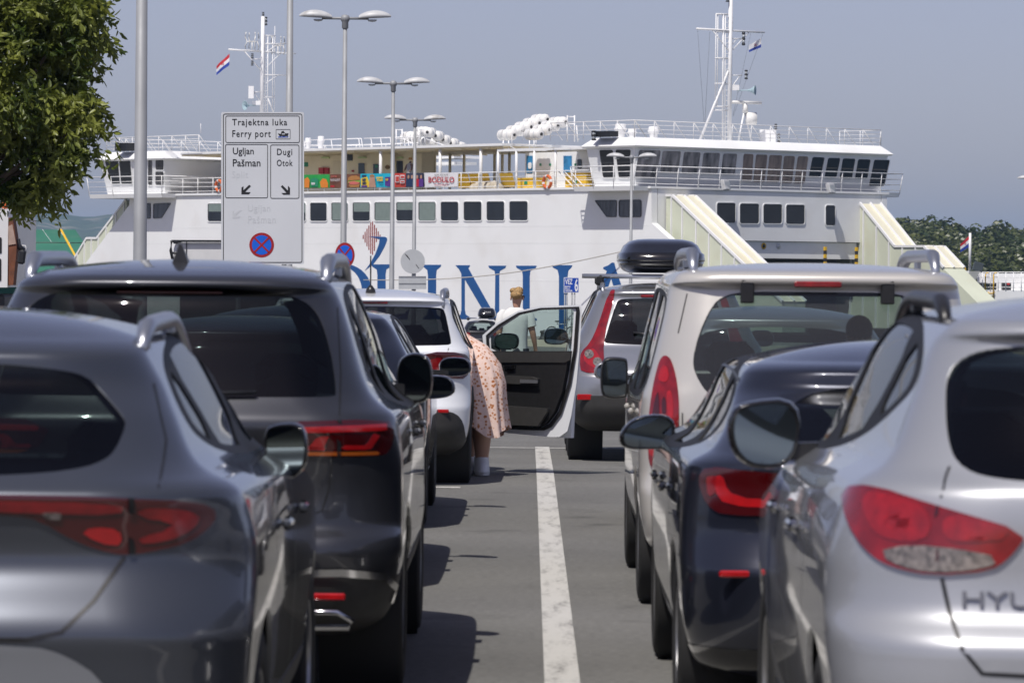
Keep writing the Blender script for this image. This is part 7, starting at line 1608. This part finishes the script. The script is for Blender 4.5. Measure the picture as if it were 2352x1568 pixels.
def woman():
    y0 = 35.95; P = lambda x, y, z: Vector((x, y0 + y, z)); o = empty('person', P(-.40, 0, 0), 'person in a floral dress and white shoes bending into the white SUV', 'person')
    J = {'pel': P(-.43, .0, .90), 'w': P(-.54, .06, .97), 'ch': P(-.72, .17, 1.0), 'nk': P(-.92, .27, .99), 'hd': P(-1.04, .33, .93), 'hr': P(-.36, .02, .86), 'kr': P(-.375, .04, .50), 'cr': P(-.385, .02, .34), 'ar': P(-.385, .06, .10), 'tr': P(-.37, -.12, .045), 'hl': P(-.51, -.02, .86), 'kl': P(-.50, .12, .49), 'cl': P(-.50, .16, .33), 'al': P(-.495, .24, .09), 'tl': P(-.50, .06, .045),
         'sr': P(-.74, .02, .96), 'er': P(-.82, .10, .72), 'wr_': P(-.96, .30, .62), 'sl': P(-.80, .33, .96), 'el': P(-.94, .40, .72), 'wl_': P(-1.06, .45, .62), 'fr': P(-1.01, .34, .57), 'fl': P(-1.11, .48, .57)}
    E_ = [('pel', 'w'), ('w', 'ch'), ('ch', 'nk'), ('nk', 'hd'), ('pel', 'hr'), ('hr', 'kr'), ('kr', 'cr'), ('cr', 'ar'), ('ar', 'tr'), ('pel', 'hl'), ('hl', 'kl'), ('kl', 'cl'), ('cl', 'al'), ('al', 'tl'), ('ch', 'sr'), ('sr', 'er'), ('er', 'wr_'), ('ch', 'sl'), ('sl', 'el'), ('el', 'wl_'), ('wr_', 'fr'), ('wl_', 'fl')]
    Rd = {'pel': .13, 'w': .11, 'ch': .12, 'nk': .055, 'hd': .10, 'hr': .075, 'kr': .088, 'cr': .088, 'ar': .052, 'tr': .034, 'hl': .075, 'kl': .072, 'cl': .074, 'al': .042, 'tl': .034, 'sr': .06, 'er': .045, 'wr_': .03, 'sl': .06, 'el': .045, 'wl_': .03, 'fr': .02, 'fl': .02}
    skin_body(J, E_, Rd, 'body', 'skin_leg', o, 'pel')
    R = []; spine = [(P(-1.0, .30, .95), .13, .15, (1, -.45, .2)), (P(-.86, .24, 1.0), .165, .19, (1, -.4, .1)), (P(-.72, .16, 1.02), .19, .20, (1, -.35, -.05)), (P(-.60, .09, 1.0), .21, .215, (.95, -.3, -.3)), (P(-.51, .04, .94), .225, .225, (.7, -.2, -.7)), (P(-.455, .01, .86), .235, .23, (.35, -.1, -.95)),
             (P(-.43, .0, .76), .238, .232, (.1, 0, -1)), (P(-.425, -.01, .66), .236, .232, (0, 0, -1)), (P(-.42, -.01, .56), .238, .235, (0, 0, -1)), (P(-.415, -.01, .47), .242, .238, (0, 0, -1)), (P(-.41, -.01, .40), .248, .242, (0, 0, -1))]
    n = 72
    for k, (c, a, b, d) in enumerate(spine):
        d = Vector(d).normalized(); ay = Vector((0, 1, 0)); ay = (ay - d * ay.dot(d)).normalized(); ax = ay.cross(d)
        q = max(.12, (k - 3) / 6); ring = ell(c, a, b, n, ax, ay, wob=lambda t: q * (.055 * math.sin(11 * t + .8) + .045 * math.sin(17 * t + 2) + .03 * math.sin(5 * t)))
        if k >= 8: ring = [p + UP * (k - 7) * (.02 * math.sin(3 * math.atan2((p - c).y, (p - c).x) + 1.9) - .012 * abs((p - c).x) / a) for p in ring]
        R.append(ring)
    loft(R, 'dress', 'dress_floral', o)
    for t, a in (('tr', 'ar'), ('tl', 'al')):
        A, T = J[a], J[t]; d = (T - A); d.z = 0; d.normalize(); s_ = Vector((-d.y, d.x, 0)); C = A - d * .06; C.z = 0
        def ring(z, l0, l1, w): return [C + d * ((l0 + l1) / 2) + d * ((l1 - l0) / 2 * math.cos(q)) + s_ * (w * math.sin(q) * (1 - .15 * math.cos(q))) + UP * z for q in np.linspace(0, 2 * math.pi, 20, endpoint=False)]
        sh = loft([ring(.005, -.04, .258, .062), ring(.035, -.045, .264, .066)], 'shoe', 'sole', o, (True, True)); loft([ring(.036, -.04, .258, .064), ring(.075, -.04, .245, .062), ring(.105, -.04, .19, .062), ring(.13, -.035, .145, .062), ring(.155, -.03, .13, .06)], 'shoe_upper', 'shoe_white', sh, (True, True))
    mb = MB(); mb.ball(P(-1.05, .33, .95), (.12, .11, .12), 14, 10); mb.build('hair', 'hair_dark', o)
woman()
def man():
    d = 65.0; c = W(1183, 800, d); g = GZ(d); x0, y0 = c.x, d; P = lambda x, y, z: Vector((x0 + x, y0 + y, g + z)); o = empty('person', P(0, 0, 0), 'person with fair hair and a white t-shirt walking toward the ferry', 'person')
    J = {'pel': P(0, 0, .96), 'w': P(0, .0, 1.12), 'ch': P(.0, .02, 1.38), 'nk': P(.01, .03, 1.54), 'hb': P(.02, .04, 1.62), 'hd': P(.03, .05, 1.71), 'ht': P(.02, .04, 1.78), 'sl': P(-.19, .02, 1.45), 'el': P(-.25, -.02, 1.16), 'wl': P(-.21, .10, .93), 'fl': P(-.20, .13, .84), 'sr': P(.19, .02, 1.45), 'er': P(.265, -.01, 1.17), 'wr': P(.315, .05, .92), 'fr': P(.325, .07, .83),
         'hl': P(-.10, 0, .92), 'kl': P(-.11, .12, .50), 'al': P(-.11, .05, .09), 'tl': P(-.12, .20, .04), 'hr': P(.10, 0, .92), 'kr': P(.11, .02, .50), 'ar': P(.11, -.15, .10), 'tr': P(.12, .0, .04), 'th': P(.295, .11, .87)}
    E_ = [('pel', 'w'), ('w', 'ch'), ('ch', 'nk'), ('nk', 'hb'), ('hb', 'hd'), ('hd', 'ht'), ('ch', 'sl'), ('sl', 'el'), ('el', 'wl'), ('wl', 'fl'), ('ch', 'sr'), ('sr', 'er'), ('er', 'wr'), ('wr', 'fr'), ('wr', 'th'), ('pel', 'hl'), ('hl', 'kl'), ('kl', 'al'), ('al', 'tl'), ('pel', 'hr'), ('hr', 'kr'), ('kr', 'ar'), ('ar', 'tr')]
    Rd = {'pel': (.15, .12), 'w': (.145, .11), 'ch': (.16, .12), 'nk': .06, 'hb': .07, 'hd': (.085, .095), 'ht': .06, 'sl': .075, 'el': .05, 'wl': .034, 'fl': (.04, .02), 'sr': .075, 'er': .052, 'wr': .035, 'fr': (.042, .022), 'th': .015, 'hl': .10, 'kl': .07, 'al': .045, 'tl': .04, 'hr': .10, 'kr': .07, 'ar': .045, 'tr': .04}
    skin_body(J, E_, Rd, 'body', 'skin_tan', o, 'pel')
    wob = lambda t: .02 * math.sin(6 * t) + .015 * math.sin(11 * t + 1)
    loft([ell(P(.0, .0, z), a, b, 36, e=.85, wob=wob if z < 1.3 else None) for z, a, b in ((.87, .195, .135), (.95, .19, .14), (1.05, .185, .14), (1.2, .195, .145), (1.34, .215, .15), (1.43, .215, .135), (1.49, .17, .105), (1.53, .11, .085), (1.545, .085, .075))], 'shirt', 'tee_white', o)
    for sg, s_, e_ in ((-1, 'sl', 'el'), (1, 'sr', 'er')):
        a, b = J[s_], J[e_]; dd = (b - a).normalized(); x = dd.cross(Vector((0, 1, 0))).normalized(); y = dd.cross(x); loft([ell(a - dd * .05 - Vector((sg * .03, 0, 0)), .07, .08, 18, x, y), ell(a + dd * .02, .088, .095, 18, x, y), ell(a + dd * .12, .088, .092, 18, x, y), ell(a + dd * .21, .082, .086, 18, x, y)], 'sleeve', 'tee_white', o)
    loft([ell(P(0, 0, z), a, b, 28) for z, a, b in ((1.0, .17, .13), (.9, .185, .14), (.8, .19, .145))], 'waistband', 'shorts_dark', o)
    for k, q in (('hl', 'kl'), ('hr', 'kr')): a, b = J[k], J[q]; loft([ell(a.lerp(b, t), r, r * 1.05, 20) for t, r in ((0, .115), (.4, .11), (.85, .105), (.95, .105))], 'shorts_leg', 'shorts_dark', o)
    mb = MB(); mb.ball(P(.02, .035, 1.768), (.097, .11, .062), 18, 10); mb.ball(P(.05, .08, 1.81), (.07, .07, .05), 14, 8); mb.ball(P(-.03, .03, 1.80), (.06, .08, .045), 12, 8); mb.ball(P(.014, .0, 1.735), (.094, .094, .07), 16, 10); mb.build('hair', 'hair_blond', o)
    mb = MB(); mb.ball(P(.115, .05, 1.685), (.014, .03, .036), 10, 6); mb.ball(P(-.068, .06, 1.685), (.014, .03, .036), 10, 6); mb.build('ear', 'skin_tan', o)
    mb = MB(); mb.tube([P(.112, .04, 1.715), P(.118, .14, 1.715)], .008, 6); mb.box(P(.09, .165, 1.705), (.10, .02, .045), bev=.01); mb.build('sunglasses', 'gloss_black', o)
    for k in ('l', 'r'): A = J['a' + k]; mb = MB(); mb.box(A + Vector((0, .06, -.05)), (.10, .28, .09), bev=.03); mb.build('shoe', 'shoe_white', o)
man()
def deckhand():
    t = .75; p = SD(942, 400, t); s0 = loc(p)[0]; B = FL(s0, t, 6.38); P = lambda x, y, z: B + E1 * x + NIN * y + UP * z; o = empty('person', B, 'person in a striped shirt and straw hat on the passenger deck', 'person')
    J = {'pel': P(0, 0, .95), 'ch': P(0, 0, 1.36), 'nk': P(.02, 0, 1.5), 'hd': P(.04, -.02, 1.63), 'sl': P(-.22, -.04, 1.42), 'el': P(-.30, -.12, 1.16), 'wl': P(-.26, -.3, 1.0), 'sr': P(.22, -.04, 1.42), 'er': P(.28, -.12, 1.16), 'wr': P(.24, -.3, 1.0), 'kl': P(-.1, 0, .5), 'al': P(-.1, 0, .06), 'kr': P(.1, 0, .5), 'ar': P(.1, 0, .06)}
    E_ = [('pel', 'ch'), ('ch', 'nk'), ('nk', 'hd'), ('ch', 'sl'), ('sl', 'el'), ('el', 'wl'), ('ch', 'sr'), ('sr', 'er'), ('er', 'wr'), ('pel', 'kl'), ('kl', 'al'), ('pel', 'kr'), ('kr', 'ar')]
    skin_body(J, E_, {k: r for k, r in zip(J, (.15, .16, .06, .095, .07, .05, .035, .07, .05, .035, .08, .05, .08, .05))}, 'body', 'skin_dark', o, 'pel', 1)
    loft([ell(P(0, 0, z), a, b, 20, E1, NIN) for z, a, b in ((.9, .21, .17), (1.1, .22, .18), (1.3, .23, .17), (1.45, .19, .13), (1.52, .08, .08))], 'shirt', 'stripe_shirt', o)
    mb = MB(); mb.lathe([(.19, 0), (.19, .01), (.11, .02), (.10, .1), (.06, .13), (0, .13)], 16, Matrix.Translation(P(.04, -.02, 1.69))); mb.build('hat', 'straw', o)
    loft([ell(P(0, 0, z), a, b, 20, E1, NIN) for z, a, b in ((.95, .19, .15), (.8, .21, .16), (.55, .22, .16))], 'shorts', 'shorts_dark', o)
pm('skin_dark', (.16, .08, .05), .5); pm('straw', (.50, .26, .06), .7)
def stripemat():
    m = pm('stripe_shirt', (.5, .5, .5), .8); nt = m.node_tree; b = nt.nodes['Principled BSDF']; tc = [n for n in nt.nodes if n.type == 'TEX_COORD'][0]; w = nt.nodes.new('ShaderNodeTexWave'); w.bands_direction = 'Z'; w.inputs['Scale'].default_value = 4.5; nt.links.new(tc.outputs['Object'], w.inputs['Vector'])
    cr = nt.nodes.new('ShaderNodeValToRGB'); cr.color_ramp.elements[0].color = (.06, .06, .07, 1); cr.color_ramp.elements[1].color = (.6, .6, .6, 1); nt.links.new(w.outputs[0], cr.inputs[0]); nt.links.new(cr.outputs[0], b.inputs['Base Color'])
stripemat(); deckhand()

# ------------------------------------------------------------------ haze over the water
hz = MB(); hz.hexa([(-6100, -300, -4.6), (6100, -300, -4.6), (6100, 8000, -4.6), (-6100, 8000, -4.6)], [(-6100, -300, 112), (6100, -300, 112), (6100, 8000, 112), (-6100, 8000, 112)])
hm = bpy.data.materials.new('haze_air'); hm.use_nodes = True; _n = hm.node_tree; _n.nodes.remove(_n.nodes['Principled BSDF']); pv = _n.nodes.new('ShaderNodeVolumePrincipled')
pv.inputs['Color'].default_value = (.42, .66, 1.0, 1); pv.inputs['Density'].default_value = 1.0e-4; pv.inputs['Anisotropy'].default_value = 0.0
_n.links.new(pv.outputs[0], _n.nodes['Material Output'].inputs['Volume']); MATS['haze_air'] = hm
tag(hz.build('haze', 'haze_air'), kind='stuff')
